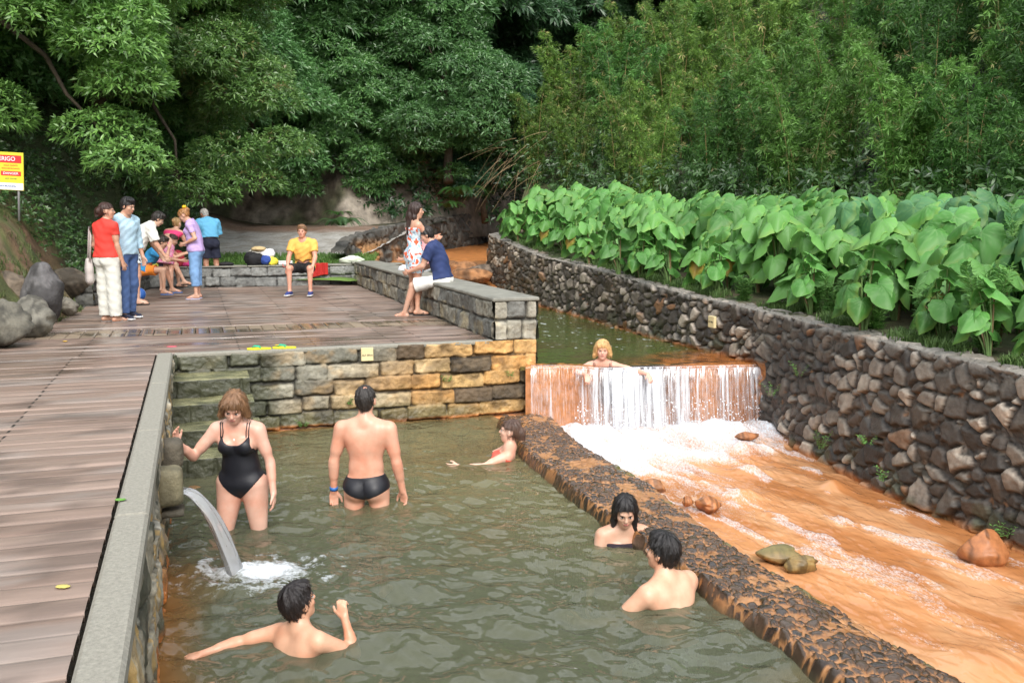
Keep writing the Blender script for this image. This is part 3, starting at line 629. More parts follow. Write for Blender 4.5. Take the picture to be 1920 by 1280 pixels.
# ---- causeway between pool and river
nl,nt_=900,110
yy=np.linspace(0,1,nl)**1.0; yy=10.45-yy*10.0
xl=CLx(yy);xr=CRx(yy)
T=np.linspace(0,1,nt_)[None,:]; wdt=(xr-xl)[:,None]; ext=.16
X=xl[:,None]-ext*.6+(wdt+ext*1.2)*T; Y=np.broadcast_to(yy[:,None],X.shape)
edge=np.minimum(T,1-T)*(wdt+ext*1.2); arch=sstep(0,.16,edge)
jag=.06*(fbm(X*3,Y*3,611,3)-.5)
a_=math.radians(20); s_=X*math.cos(a_)+Y*math.sin(a_); q_=-X*math.sin(a_)+Y*math.cos(a_)
f1,e,idh,ox,oy=worley(s_*1.0+.02*(fbm(X*9,Y*9,1,2)-.5),q_*.78,.052,601,wj=.45,jit=.95)
bumps=np.clip(e/.017,0,1)**.6
big=sstep(.30,.08,T+.15*(fbm(X*2,Y*2,61,2)-.5))*sstep(8,6,Y)
f1b,eb,idb,_,_=worley(s_,q_*.8,.078,641,wj=.4,jit=.95); bb=np.clip(eb/.02,0,1)**.55
st=np.where(big>.5,bb,bumps); sid=np.where(big>.5,idb,idh)
patch=sstep(.24,.52,fbm(X*3.1,Y*3.1,621,4)+.16*(.70-T)+.05*sstep(7,5,Y))
h=(st*(.010+.014*sid)+np.where(big>.5,.006,0)*st)*(.45+.55*patch)
z=-.32-.6*(1-sstep(0,.05,edge))+arch*(.385+jag*.5)+.03*np.sin(np.clip(T,0,1)*np.pi)+h*1.3+.035*(fbm(X*5,Y*5,651,3)-.5)*arch-.03*sstep(9.5,5,Y)*sstep(.5,1,T)
expo=st*(.3+.9*sid)*(.35+.9*patch)*(.6+.8*fbm(X*16,Y*16,633,3))
dark=sstep(.36,.50,expo)
c=mixc(np.broadcast_to(np.array([.27,.115,.038]),X.shape+(3,)),[.42,.21,.085],fbm(X*6,Y*6,631,3))
c=mixc(c,[.22,.085,.03],sstep(.25,.0,st)*.8)
c=mixc(c,mixc(np.broadcast_to(np.array([.018,.016,.015]),X.shape+(3,)),[.08,.05,.03],sid),dark)
c=mixc(c,[.12,.065,.035],sstep(.15,.04,T)*.8*(1-dark)); c=mixc(c,[.16,.17,.04],sstep(.66,.72,fbm(X*4,Y*4,635,3))*sstep(.7,.9,T)*.8)
c=mixc(c,[.06,.055,.03],sstep(.06,-.05,z)*sstep(.5,.3,T))
mk('stone_causeway',np.stack([X,Y,z],-1),gridfaces(nl,nt_,True),M['cause'],col=c,attrs={'wet':np.clip(.35+dark*.65,0,1)},label='low cobbled causeway of wet black stones set in orange sediment between pool and river',cat='causeway')
# ================================================================ boardwalk
ULv=[-11,-3,1,2,6.4,10.3]; ULu=[-3.2,-2.6,-1.82,-1.7,-1.36,-.6]
ulf=lambda v:np.interp(v,ULv,ULu)
VS=[];FS=[];CS=[];WS=[];cnt=0
def plank_sheet(v0,v1,right,seed,pw_=.172):
    global cnt
    joints=[-.9,.72,1.55,2.45,2.83] if v0>0 else [-.95]
    us=np.unique(np.r_[np.arange(-3.3,right,.11),right,[j for j0 in joints for j in(j0-.012,j0-.006,j0+.006,j0+.012)]]); us=us[us<=right]
    v=v0;k=0
    while v<v1-.02:
        w_=min(pw_,v1-v); rows=np.array([0,.0015,.007,.03,w_*.5,w_-.035,w_-.012,w_-.0065,w_-.005]); dz=np.array([-.03,-.006,0,.001,.002,.001,0,-.006,-.03])
        L_=ulf(v); uu_=us[us>L_-.1]; 
        Ug,Vg=np.meshgrid(uu_,v+rows,indexing='ij')
        tone=_h(np.full(uu_.shape,k),np.searchsorted(joints,uu_),seed)[:,None]
        warp=.006*(vnoise(uu_*1.3+k*5,uu_*0,seed)-.5)[:,None]*2
        zg=.9+dz[None,:]+warp+.004*(tone-.5)
        jm=(np.abs(np.subtract.outer(uu_,joints)).min(1)<.008)[:,None]
        cc=mixc(np.broadcast_to(np.array([.190,.130,.100]),Ug.shape+(3,)),[.275,.20,.16],tone*np.ones(Ug.shape))
        cc=mixc(cc,[.27,.235,.21],sstep(.5,.7,fbm(Ug*1.7,Vg*4,71,4))*.55)
        wetm=sstep(.50,.60,fbm(Ug*1.5+3,Vg*1.1,81,4))*(.15+.85*sstep(-3.5,.2,Vg))
        pud=sstep(.60,.66,fbm(Ug*1.1,Vg*2.4,85,3))*sstep(-.9,.3,Vg)*sstep(4.5,2,Vg)
        wetm=np.maximum(wetm*.55,pud)
        stn=sstep(.62,.68,fbm(Ug*3.1,Vg*5,87,3)); cc=mixc(cc,cc*.45,stn*.6)
        cc=cc*(1-.30*wetm)[...,None]
        cc=mixc(cc,[.012,.009,.008],np.where((jm&(np.abs(Vg-v-w_/2)<w_*.3))|(dz[None,:]<-.02),1.,0.))
        VS.append(np.concatenate([(O0+Ug[...,None]*UA+Vg[...,None]*VA),zg[...,None]],-1).reshape(-1,3))
        FS.append(gridfaces(len(uu_),9)+cnt); CS.append(cc.reshape(-1,3)); WS.append(wetm.ravel()); cnt+=Ug.size
        v+=w_;k+=1
plank_sheet(-10.3,.115,-.145,901); plank_sheet(.12,1.85,3.6,903)
# crosswise strip
k=0;u=-1.75
while u<3.58:
    w_=.168; rows=np.array([0,.0015,.007,.04,w_*.5,w_-.045,w_-.012,w_-.0065,w_-.005]); dz=np.array([-.03,-.006,0,.001,.002,.001,0,-.006,-.03])
    vs=np.linspace(1.856,2.645,9); Vg,Ug=np.meshgrid(vs,u+rows,indexing='ij')
    tone=_h(np.array([k]),np.array([3]),9)[0]; zg=.9+dz[None,:]*np.ones(Vg.shape)-.006
    wetm=sstep(.42,.5,fbm(Ug*2.1,Vg*2.8,91,4)); cc=np.array([.24,.185,.13])*(.8+.4*tone)*np.ones(Vg.shape+(3,))*(1-.45*wetm)[...,None]
    cc=mixc(cc,[.012,.009,.008],np.where(dz[None,:]*np.ones(Vg.shape)<-.02,1.,0.))
    VS.append(np.concatenate([(O0+Ug[...,None]*UA+Vg[...,None]*VA),zg[...,None]],-1).reshape(-1,3)); FS.append(gridfaces(9,9,True)+cnt); CS.append(cc.reshape(-1,3)); WS.append(wetm.ravel()); cnt+=Ug.size
    u+=w_;k+=1
plank_sheet(2.65,10.2,3.6,905)
mk('boardwalk',np.concatenate(VS),np.concatenate(FS),M['wood'],col=np.concatenate(CS),attrs={'wet':np.concatenate(WS)},kind='structure')
# ================================================================ terrain
# right terrace and hillside
yy=np.r_[np.linspace(.5,24,110),np.linspace(24.5,70,60)]; dd_=np.r_[np.linspace(.28,3,24),np.linspace(3.2,12,30),np.linspace(12.8,70,50)]
D,Y=np.meshgrid(dd_,yy,indexing='ij'); X=RWx(Y)+D+np.maximum(Y-36,0)*.3*0
z0=RWz(Y)
Z=z0-.03+.03*D+np.where(D>6.5,np.minimum((D-6.5)*.8,12),0)+np.minimum(np.maximum(Y-26,0)*.45,9)+(fbm(X*.8,Y*.8,701,4)-.5)*.22*sstep(.3,1.5,D)+(fbm(X*.25,Y*.25,703,3)-.5)*2.5*sstep(7,14,D)
Z+= .03*(fbm(X*7,Y*7,705,3)-.5)
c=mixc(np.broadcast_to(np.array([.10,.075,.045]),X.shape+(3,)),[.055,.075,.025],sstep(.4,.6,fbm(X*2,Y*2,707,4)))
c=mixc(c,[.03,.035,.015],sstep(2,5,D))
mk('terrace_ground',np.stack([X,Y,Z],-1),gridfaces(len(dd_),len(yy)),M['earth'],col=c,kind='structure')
def terz(x,y):
    D=x-RWx(y); return RWz(y)-.03+.03*D+np.where(D>6.5,np.minimum((D-6.5)*.8,12),0)+np.minimum(np.maximum(y-26,0)*.45,9)
# left bank
vs=np.linspace(-11,24,150); ts=np.r_[0,.12,np.linspace(.25,4,30),np.linspace(4.4,45,40)]
ulb=lambda v:np.where(v<10.3,np.interp(v,[-11,-3,1,2,6.0,6.6,10.3],[-3.2,-2.6,-1.82,-1.7,-1.36,-1.75,-1.15]),np.interp(v,[10.3,12,24],[-1.15,.3,2.]))
def bankz(t,v):
    k=np.interp(v,[-11,2,5,8,10,14,24],[.9,.95,1.05,1.35,1.5,1.3,1.]); h=np.interp(t,[0,.3,1.0,2.2,3.6,8,45],[0,.25,1.25,2.3,3.1,5.2,9])
    return .84+h*k+.45*sstep(10,11,v)
Tt,Vv=np.meshgrid(ts,vs,indexing='ij'); Uu=ulb(Vv)-Tt
X=O0[0]+Uu*UA[0]+Vv*VA[0];Y=O0[1]+Uu*UA[1]+Vv*VA[1]
Z=bankz(Tt,Vv)+(fbm(X*1.2,Y*1.2,711,4)-.5)*.5*sstep(.1,1.2,Tt)+(fbm(X*6,Y*6,713,3)-.5)*.12*sstep(0,.6,Tt)+(fbm(X*.2,Y*.2,715,2)-.5)*2*sstep(4,9,Tt)
c=mixc(np.broadcast_to(np.array([.17,.10,.055]),X.shape+(3,)),[.085,.105,.03],sstep(.42,.62,fbm(X*2.2,Y*2.2,717,4)))
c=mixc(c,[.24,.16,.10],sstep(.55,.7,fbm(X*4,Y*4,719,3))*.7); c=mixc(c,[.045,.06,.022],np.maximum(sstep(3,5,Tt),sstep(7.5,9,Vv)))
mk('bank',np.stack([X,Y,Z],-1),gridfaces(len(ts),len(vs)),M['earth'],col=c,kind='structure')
def bankp(t,v):
    u=ulb(np.float64(v))-t; p=O0+u*UA+v*VA; return (float(p[0]),float(p[1]),float(bankz(t,v)+(fbm(np.array(p[0]*1.2),np.array(p[1]*1.2),711,4)-.5)*.5*float(sstep(.1,1.2,np.array(t)))))
# apron of gravel and grass behind the seat wall
yy=np.linspace(20.1,30.5,120);tt=np.linspace(0,1,90)
Xl=np.full(yy.shape,-12.);Xr=np.interp(yy,[20.1,21.3]+list(LWs[:,1]),[-2.9,-3.3]+list(LWs[:,0]))+.0
X=Xl[:,None]+(Xr-Xl)[:,None]*tt;Y=np.broadcast_to(yy[:,None],X.shape)
Z=np.interp(Y,[20,20.9,21.5,22.5,27,30.5],[1.0,1.12,1.31,1.42,1.95,2.3])+(fbm(X*2,Y*2,731,4)-.5)*.10+np.maximum(-8-X,0)*.3
gr=sstep(22.4,21.6,Y+1.2*(fbm(X*.8,Y*.8,733,3)-.5)+np.maximum(-X-6,0)*-.6)
c=mixc(np.broadcast_to(np.array([.44,.43,.40]),X.shape+(3,)),[.33,.31,.27],sstep(.4,.6,fbm(X*4,Y*5,735,4)))
c=mixc(c,[.15,.26,.05],gr); c=mixc(c,[.20,.09,.04],sstep(26.6,27.6,Y)*.7); c=mixc(c,[.03,.04,.015],sstep(28.2,29.2,Y))
mk('gravel_slope',np.stack([X,Y,Z],-1),gridfaces(120,90),surf('gravel',rough=.9,bump=.8,bscale=35,vary=.25,vscale=14,bdist=.015),col=c,kind='structure')
# rock cliff and hill above
xs=np.linspace(-16,14,260); qs=np.r_[np.linspace(0,1,60)]
Xg,Qg=np.meshgrid(xs,qs,indexing='ij')
yb=np.interp(xs,[-16,-9,-6.5,-5,-3,-1,1,14],[27,28.5,29.3,28.2,29.8,33,38,44])[:,None]+0*Qg
hcl=np.interp(xs,[-16,-8,-5,-1,1,14],[3,3,3.4,4,4,4])[:,None]
dis=1.3*(fbm(Xg*.6,Qg*2,741,4)-.5)+.9*np.abs(fbm(Xg*1.3,Qg*3.2,743,4)-.5)
c=mixc(np.broadcast_to(np.array([.19,.155,.12]),Xg.shape+(3,)),[.32,.28,.23],sstep(.4,.65,fbm(Xg*1.3,Qg*4,745,4))); c=mixc(c,[.06,.075,.03],sstep(.5,.65,fbm(Xg*.9,Qg*2.5,747,3))*.8)
mk('cliff',np.stack([Xg,yb+dis+Qg*1.2,1.7+Qg*hcl],-1),gridfaces(260,60),M['rock'],col=c,label='pitted grey brown rock face under the dark trees at the back',cat='rock face')
qs=np.linspace(0,1,60)**1.3*70; Xg,Qg=np.meshgrid(np.linspace(-40,40,90),qs,indexing='ij')
yb=np.interp(Xg,[-40,-16,-9,-6.5,-5,-3,-1,1,14,40],[24,27,28.5,29.3,28.2,29.8,33,38,44,50])+.9
mk('hillside',np.stack([Xg,yb+Qg,4.6+np.minimum(Qg*.85,11)+(fbm(Xg*.2,Qg*.2,751,3)-.5)*3*sstep(0,4,Qg)-sstep(-2,2,Xg)*1.0],-1),gridfaces(90,60),M['earth'],col=np.broadcast_to([.045,.065,.022],(5400,3)),kind='structure')
# ---- boulders
def boulder(name,c,r,col,seed,label,cat='boulder',group=None,mat='rock',nu=44,nv=32,rz=0,sink=0,moss=None):
    c_,s2=math.cos(rz),math.sin(rz)
    b=MB()
    def fn(V):
        d=1+.30*(fbm(V[:,0]*1.3+seed*3.1,V[:,1]*1.3+V[:,2]*1.7,seed,3)-.5)*2
        for i in range(9):     # chipped planes
            n_=np.array([math.sin(seed*7+i*2.3),math.cos(seed*3+i*1.7),math.sin(i*2.9+seed)]);n_/=np.linalg.norm(n_)
            k=.80+.12*math.sin(i*5+seed); q=V@n_*d; d=np.where(q>k,d*k/np.maximum(q,1e-3)*.75+d*.25,d)
        return d+.05*(fbm(V[:,0]*7+seed,V[:,1]*7+V[:,2]*5,seed+3,3)-.5)
    b.ell(c,r,[[c_,-s2,0],[s2,c_,0],[0,0,1]],nu,nv,(1,1,1),fn)
    V=np.concatenate(b.V); cc=mixc(np.broadcast_to(np.asarray(col),V.shape),np.asarray(col)*.45,sstep(.45,.62,fbm(V[:,0]*5/max(r),V[:,1]*3+V[:,2]*4,seed,4)))
    if moss is not None:
        cc=mixc(cc,moss,sstep(.3,.55,fbm(V[:,0]*6,V[:,1]*6,seed+1,3))*sstep(c[2]-.02,c[2]+.06,V[:,2]))
    b.C=[cc]; b.V=[V-np.array(c)]
    o=b.make(name,M[mat],label=label,cat=cat,group=group); o.location=c; 
    return o
_b=lambda px_,py_,z,dz:tuple(np.array(at(px_,py_,z))+[0,0,dz])
B0=[(_b(82,606,.9,.36),(.30,.28,.42),(.135,.13,.13),1,'grey angular boulder, the tallest beside the left edge of the deck',.4),
    (_b(62,630,.9,.20),(.32,.26,.26),(.17,.16,.13),2,'pitted grey boulder lying low in front of the tall grey one',.8),
    (_b(12,650,.9,.24),(.28,.27,.27),(.15,.14,.11),3,'rounded mossy grey boulder at the very left edge of the view',.2),
    (_b(20,606,.9,.45),(.34,.30,.24),(.16,.125,.09),4,'brown tinged boulder behind the pitted grey one on the bank',1.),
    (_b(125,592,.9,.14),(.17,.16,.15),(.22,.20,.16),5,'small pale lichen spotted rock beside grass right of the tall boulder',0.),
    (_b(130,575,.9,.42),(.34,.26,.26),(.11,.09,.065),6,'dark earthy rock half buried in the bank behind the pale small rock',.5)]
for c,r,col,sd,lb,rz in B0: boulder('boulder',c,r,col,sd,lb,rz=rz,group='boulders at the foot of the left bank')
def bw(px,py,z): return at(px,py,z)
for c,r,col,sd,lb,ms in [(bw(1848,1035,-.1),(.17,.14,.155),(.36,.14,.05),21,'rounded orange brown boulder standing in the river near the right wall',None),
    (bw(1462,1040,-.12),(.17,.10,.07),(.28,.18,.07),22,'green topped orange rock in the river beside the causeway',(.15,.125,.045)),
    (bw(1500,1058,-.12),(.12,.08,.07),(.25,.17,.06),23,'smaller dark rock touching the green topped one',None),
    (bw(1327,945,-.1),(.11,.13,.08),(.48,.19,.07),24,'orange rock surrounded by foam below the causeway bend',None),
    (bw(1222,912,-.02),(.13,.08,.08),(.45,.2,.08),25,'flat orange rock at the foaming edge of the causeway',None),
    (bw(1400,818,-.08),(.14,.08,.05),(.40,.16,.06),26,'low red brown rock in the foam near the right end of the weir',None),
    (bw(1290,940,-.08),(.05,.05,.05),(.40,.16,.06),30,'small pebble sized orange rock in the foam',None)]:
    boulder('river_rock',c,r,col,sd,lb,cat='rock',mat='cause',moss=ms)
for i,(px,py,z,r) in enumerate([(880,517,1.02,.5),(905,508,1.1,.4),(868,505,1.1,.45),(895,530,.8,.35),(842,500,1.1,.4)]):
    boulder('river_rock',bw(px,py,z),(r,r*.7,r*.45),(.20,.15,.11) if i%2 else (.36,.17,.07),40+i,['dark wet rock in the cascade beyond the parapet','dark orange stained rock near the right wall upstream','grey brown rock at the top of the far cascade','orange stone low in the cascade against the far wall','rusty rock partly hidden by the parapet upstream'][i],cat='rock')
# ================================================================ people
def surfnet(D,org,h):
    s=D<0; nx,ny,nz=D.shape
    c=s[:-1,:-1,:-1].astype(np.int8)
    for a in(0,1):
        for b in(0,1):
            for d in(0,1):
                if a or b or d: c=c+s[a:nx-1+a,b:ny-1+b,d:nz-1+d]
    act=(c>0)&(c<8); I=np.argwhere(act)
    if len(I)==0: return None,None
    idx=np.full(act.shape,-1,dtype=np.int32); idx[act]=np.arange(len(I))
    off=np.array([[a,b,d] for a in(0,1) for b in(0,1) for d in(0,1)])
    val=np.stack([D[I[:,0]+o[0],I[:,1]+o[1],I[:,2]+o[2]] for o in off],1)
    acc=np.zeros((len(I),3));cn=np.zeros(len(I))
    for i in range(8):
        for j in range(i+1,8):
            if np.abs(off[i]-off[j]).sum()!=1: continue
            m=(val[:,i]<0)!=(val[:,j]<0); t=val[m,i]/(val[m,i]-val[m,j])
            acc[m]+=off[i]+(off[j]-off[i])*t[:,None]; cn[m]+=1
    V=(I+acc/cn[:,None])*h+org
    F=[]
    for ax in range(3):
        sl0=[slice(1,-1)]*3; sl1=[slice(1,-1)]*3; sl0[ax]=slice(0,-1); sl1[ax]=slice(1,None)
        A=s[tuple(sl0)];B=s[tuple(sl1)]
        for inv,m in((0,A&~B),(1,~A&B)):
            P=np.argwhere(m)
            if len(P)==0: continue
            b,c2=(ax+1)%3,(ax+2)%3
            P=P.copy(); P[:,b]+=1;P[:,c2]+=1
            def g(db,dc):
                q=P.copy();q[:,b]-=db;q[:,c2]-=dc; return idx[q[:,0],q[:,1],q[:,2]]
            f=np.stack([g(1,1),g(0,1),g(0,0),g(1,0)],1); F.append(f if not inv else f[:,::-1])
    return V,np.concatenate(F)
def unit(v): v=np.asarray(v,float); return v/(np.linalg.norm(v)+1e-12)
class Field:
    def __init__(s,lo,hi,h,D=None):
        s.lo=np.asarray(lo,float);s.h=h;s.n=np.ceil((np.asarray(hi)-lo)/h).astype(int)+1
        s.ax=[(s.lo[i]+h*np.arange(s.n[i])).astype(np.float32) for i in range(3)]
        s.D=np.full(s.n,.12,dtype=np.float32) if D is None else D
    def copy(s): return Field(s.lo,s.lo+s.h*(s.n-1.001),s.h,s.D.copy()) if False else s._c()
    def _c(s):
        f=object.__new__(Field); f.__dict__.update(s.__dict__); f.D=s.D.copy(); return f
    def sub(s,lo,hi,pad):
        a=np.clip(np.floor((np.asarray(lo)-pad-s.lo)/s.h).astype(int),0,s.n);b=np.clip(np.ceil((np.asarray(hi)+pad-s.lo)/s.h).astype(int)+1,0,s.n)
        return tuple(slice(a[i],b[i]) for i in range(3))
    def P(s,sl): return s.ax[0][sl[0]][:,None,None],s.ax[1][sl[1]][None,:,None],s.ax[2][sl[2]][None,None,:]
    def blend(s,sl,d,k,op):
        if 0 in [x.stop-x.start for x in sl]: return
        a=s.D[sl]
        if op=='+':
            if k>0: q=np.maximum(k-np.abs(a-d),0)/k; s.D[sl]=np.minimum(a,d)-q*q*k*.25
            else: s.D[sl]=np.minimum(a,d)
        else:
            q=np.maximum(k-np.abs(a+d),0)/max(k,1e-6); s.D[sl]=np.maximum(a,-d)+q*q*k*.25
    def cone(s,a,b,ra,rb,k=.02,op='+',clip=None):
        a=np.asarray(a,float);b=np.asarray(b,float)
        r=max(ra,rb); sl=s.sub(np.minimum(a,b)-r,np.maximum(a,b)+r,.05)
        X,Y,Z=s.P(sl); ba=b-a; L2=ba@ba+1e-12
        t=np.clip(((X-a[0])*ba[0]+(Y-a[1])*ba[1]+(Z-a[2])*ba[2])/L2,0,1)
        d=np.sqrt((X-a[0]-t*ba[0])**2+(Y-a[1]-t*ba[1])**2+(Z-a[2]-t*ba[2])**2)-(ra+(rb-ra)*t)
        if clip is not None:
            u=ba/np.sqrt(L2); d=np.maximum(d,(X-b[0])*u[0]+(Y-b[1])*u[1]+(Z-b[2])*u[2]-clip)
        s.blend(sl,d,k,op)
    def ell(s,c,r,M=None,k=.02,op='+'):
        c=np.asarray(c,float);r=np.asarray(r,float);M=np.eye(3) if M is None else np.asarray(M)
        e=np.sqrt(((M*r)**2).sum(1)); sl=s.sub(c-e,c+e,.05); X,Y,Z=s.P(sl); X=X-c[0];Y=Y-c[1];Z=Z-c[2]
        k0=0;k1=0
        for i in range(3):
            q=X*M[0,i]+Y*M[1,i]+Z*M[2,i]; k0=k0+(q/r[i])**2;k1=k1+(q/r[i]**2)**2
        k0=np.sqrt(k0);k1=np.sqrt(k1)+1e-9; s.blend(sl,k0*(k0-1)/k1,k,op)
    def mesh(s): return surfnet(s.D,s.lo,s.h)
    def region(s,infl,fn,fold=0.):
        "clothing: the field thickened by infl and kept where fn(points)<0"
        m=s.D<.03+infl; I=np.argwhere(m); P=I*s.h+s.lo
        d=s.D[m]-infl+(fold*(np.sin(P[:,2]*26+np.sin(P[:,0]*15+P[:,1]*9)*2.5)*np.sin(P[:,0]*17-P[:,1]*19+P[:,2]*8)+.6*np.sin(P[:,2]*61+P[:,0]*37+2*np.sin(P[:,1]*30)))).astype(np.float32); g=np.full(s.D.shape,.05,dtype=np.float32); g[m]=np.maximum(d,fn(P)); 
        f=s._c(); f.D=g; return f
SKIN={}
def skinmat(c):
    if c not in SKIN:
        m=surf('skin',c,attr=False,rough=.42,bump=.25,bscale=90,vary=.10,vscale=7,bdist=.002)
        p=[x for x in m.node_tree.nodes if x.type=='BSDF_PRINCIPLED'][0]; n_=m.node_tree; mx_=[x for x in n_.nodes if x.type=='MIX' and x.data_type=='RGBA'][0]; tc_=[x for x in n_.nodes if x.type=='TEX_COORD'][0]
        nz_=N(n_,'ShaderNodeTexNoise',Scale=4.5,Detail=5.,Roughness=.6); n_.links.new(tc_.outputs['Object'],nz_.inputs['Vector'])
        rd=N(n_,'ShaderNodeMix',data_type='RGBA'); mr_=N(n_,'ShaderNodeMapRange'); mr_.inputs['From Min'].default_value=.42;mr_.inputs['From Max'].default_value=.68; n_.links.new(nz_.outputs[0],mr_.inputs[0]); n_.links.new(mr_.outputs[0],rd.inputs[0])
        rd.inputs[6].default_value=(*c,1); rd.inputs[7].default_value=(c[0]*.98,c[1]*.74,c[2]*.66,1); n_.links.new(rd.outputs[2],mx_.inputs[6])
        p.inputs['Subsurface Weight'].default_value=.0
        SKIN[c]=m
    return SKIN[c]
CL_={}
def cloth(c,rough=.85,kind='plain',bs=.5):
    key=(c,rough,kind)
    if key in CL_: return CL_[key]
    m=surf('cloth_'+kind,c,attr=False,rough=rough,bump=bs,bscale=22,vary=.12,vscale=7,bdist=.008)
    if kind in('floral','pattern','dots'):
        n=m.node_tree;L=n.links.new; p=[x for x in n.nodes if x.type=='BSDF_PRINCIPLED'][0]; tc=[x for x in n.nodes if x.type=='TEX_COORD'][0]
        vo=N(n,'ShaderNodeTexNoise',Scale={'floral':17.,'pattern':26.,'dots':30.}[kind],Detail=2.); L(tc.outputs['Object'],vo.inputs['Vector'])
        cr=N(n,'ShaderNodeValToRGB'); cr.color_ramp.interpolation='CONSTANT'
        cr.color_ramp.elements[0].color=(*c,1); e=cr.color_ramp.elements[1]; e.position=.56
        e.color={'floral':(.75,.13,.05,1),'pattern':(.03,.03,.05,1),'dots':(.8,.12,.3,1)}[kind]
        if kind=='floral': e2=cr.color_ramp.elements.new(.40); e2.color=(*c,1); cr.color_ramp.elements[0].color=(.28,.5,.72,1)
        L(vo.outputs[0],cr.inputs[0]); L(cr.outputs[0],p.inputs['Base Color'])
    CL_[key]=m; return m
HM={}
def hairmat(c):
    if c not in HM:
        m=surf('hair',c,attr=False,rough=.42,bump=.8,bscale=1,vary=.35,vscale=14,bdist=.006)
        n=m.node_tree; x=[q for q in n.nodes if q.type=='TEX_NOISE' and q.inputs['Scale'].default_value==1][0]
        tc=[q for q in n.nodes if q.type=='TEX_COORD'][0]; mp=N(n,'ShaderNodeMapping'); mp.inputs['Scale'].default_value=(150,150,16)
        n.links.new(tc.outputs['Object'],mp.inputs[0]); n.links.new(mp.outputs[0],x.inputs['Vector']); HM[c]=m
    return HM[c]
EYE=surf('eyeball',attr=True,rough=.2,bump=0,vary=0)
def fr(d,n):
    "orthonormal frame with y=d, z closest to n"
    y=unit(d);z=unit(np.asarray(n)-y*(np.asarray(n)@y));x=np.cross(y,z); return np.stack([x,y,z],1)
def person(label,loc,yaw,H=1.7,sex='m',fat=1.,h=.0065,skin=(.62,.36,.26),hair=(.03,.02,.015),hairstyle='short',
           spine=(0,0,1),bend=None,head=(0,0),arms=None,legs=None,anchor=('feet',.9),shoes=None,wear=(),group=None,hands=None,finger=.35,roll=0,palm=None,face=True,feet=True):
    S_=H/1.75; f=sex=='f'; ch=min(1.,max(0.,(H-1.1)/.6))
    up=unit(spine); sd=unit(np.cross((0,1,0),up)) if abs(up[1])<.98 else np.array([1.,0,0]); fw=np.cross(up,sd)
    if roll: pass
    up2=unit(bend) if bend is not None else up
    pel=np.zeros(3); hw=.092*S_*(1.03 if f else 1)
    hips=[pel+sd*hw*sg-up*.03*S_ for sg in(1,-1)]
    mid=pel+up*.22*S_; nb=mid+up2*.27*S_; sd2=unit(sd-up2*(sd@up2)); fw2=np.cross(up2,sd2)
    sw=(.165 if f else .19)*S_
    arms=arms or [((.12,0,-1),(.05,.15,-1)),((-.12,0,-1),(-.05,.15,-1))]
    legs=legs or [((.05,.02,-1),(.0,-.03,-1)),((-.05,.02,-1),(0,-.03,-1))]
    sh=[nb-up2*.045*S_+sd2*sw*sg+(fw2*0.) for sg in(1,-1)]
    el=[];wr=[];kn=[];an=[]
    for i in(0,1):
        e=sh[i]+unit(arms[i][0])*.285*S_; el.append(e); wr.append(e+unit(arms[i][1])*.25*S_)
        k=hips[i]+unit(legs[i][0])*.43*S_; kn.append(k); an.append(k+unit(legs[i][1])*.42*S_)
    base=min(a[2] for a in an)-.087*S_
    if anchor[0]=='feet': dz=anchor[1]-base
    elif anchor[0]=='hip': dz=anchor[1]-pel[2]
    elif anchor[0]=='neck': dz=anchor[1]-nb[2]
    root=empty('person',(loc[0],loc[1],anchor[1] if anchor[0]=='feet' else anchor[1]),R(yaw),label=label,cat='person',group=group)
    root.location[2]=dz if anchor[0]!='feet' else anchor[1]
    shift=np.array([0,0,(dz-root.location[2])])
    # everything below in person space, shifted so that root's own origin is at its base
    def T(p): return p+shift
    pel,mid,nb=T(pel),T(mid),T(nb); hips=[T(x) for x in hips];sh=[T(x) for x in sh];el=[T(x) for x in el];wr=[T(x) for x in wr];kn=[T(x) for x in kn];an=[T(x) for x in an]
    hy,hp=R(head[0]),R(head[1]); hr=R(head[2]) if len(head)>2 else 0
    hM=Matrix.Rotation(hy,3,'Z')@Matrix.Rotation(hp,3,'X')@Matrix.Rotation(hr,3,'Y'); HMx=np.array(hM)
    hs=S_ if ch>=1 else S_+(1-S_)*.55; hs*=1.0
    nt_=nb+unit(up2*.7+HMx[:,2]*.6+fw2*.12)*.075*S_
    hc=nt_+HMx@np.array([0,.022,.10])*hs
    hd=lambda p: hc+HMx@(np.asarray(p,float)*hs)
    # hands
    HD=[];curl=finger
    for i in(0,1):
        sg=1 if i==0 else -1; d=unit(wr[i]-el[i])
        if hands and hands[i] is not None: d=unit(hands[i])
        n_=np.array([-sg,.0,.0]) if not(palm and palm[i] is not None) else np.asarray(palm[i],float)
        n_=unit(n_-d*(n_@d)) if np.linalg.norm(n_-d*(n_@d))>.05 else unit(np.cross(d,[0,1,0]))
        HD.append((d,n_,np.cross(d,n_)*sg))
    pts=np.array([pel,nb,hc]+hips+sh+el+wr+kn+an+[wr[i]+HD[i][0]*.2*S_ for i in(0,1)]+[an[i]+np.array([0,.2,-.08]) for i in(0,1)]+[an[i]+np.array([0,-.1,-.08]) for i in(0,1)])
    lo=pts.min(0)-.2;hi=pts.max(0)+.2
    C=Field(lo,hi,h)
    FR=np.stack([sd,fw,up],1);FR2=np.stack([sd2,fw2,up2],1)
    g=fat;w1=S_
    C.ell(pel+up*.0,np.array([.165 if f else .155,.112*g,.115])*w1*[g,1,1],FR,.04)
    C.ell(pel+up*.13*w1,np.array([.128*g if f else .138*g,.098*g,.14])*w1,FR,.05)
    C.ell(mid+up2*.10*w1,np.array([.140 if f else .158,.105*(g*.5+.5),.175])*w1*[(g*.5+.5),1,1],FR2,.05)
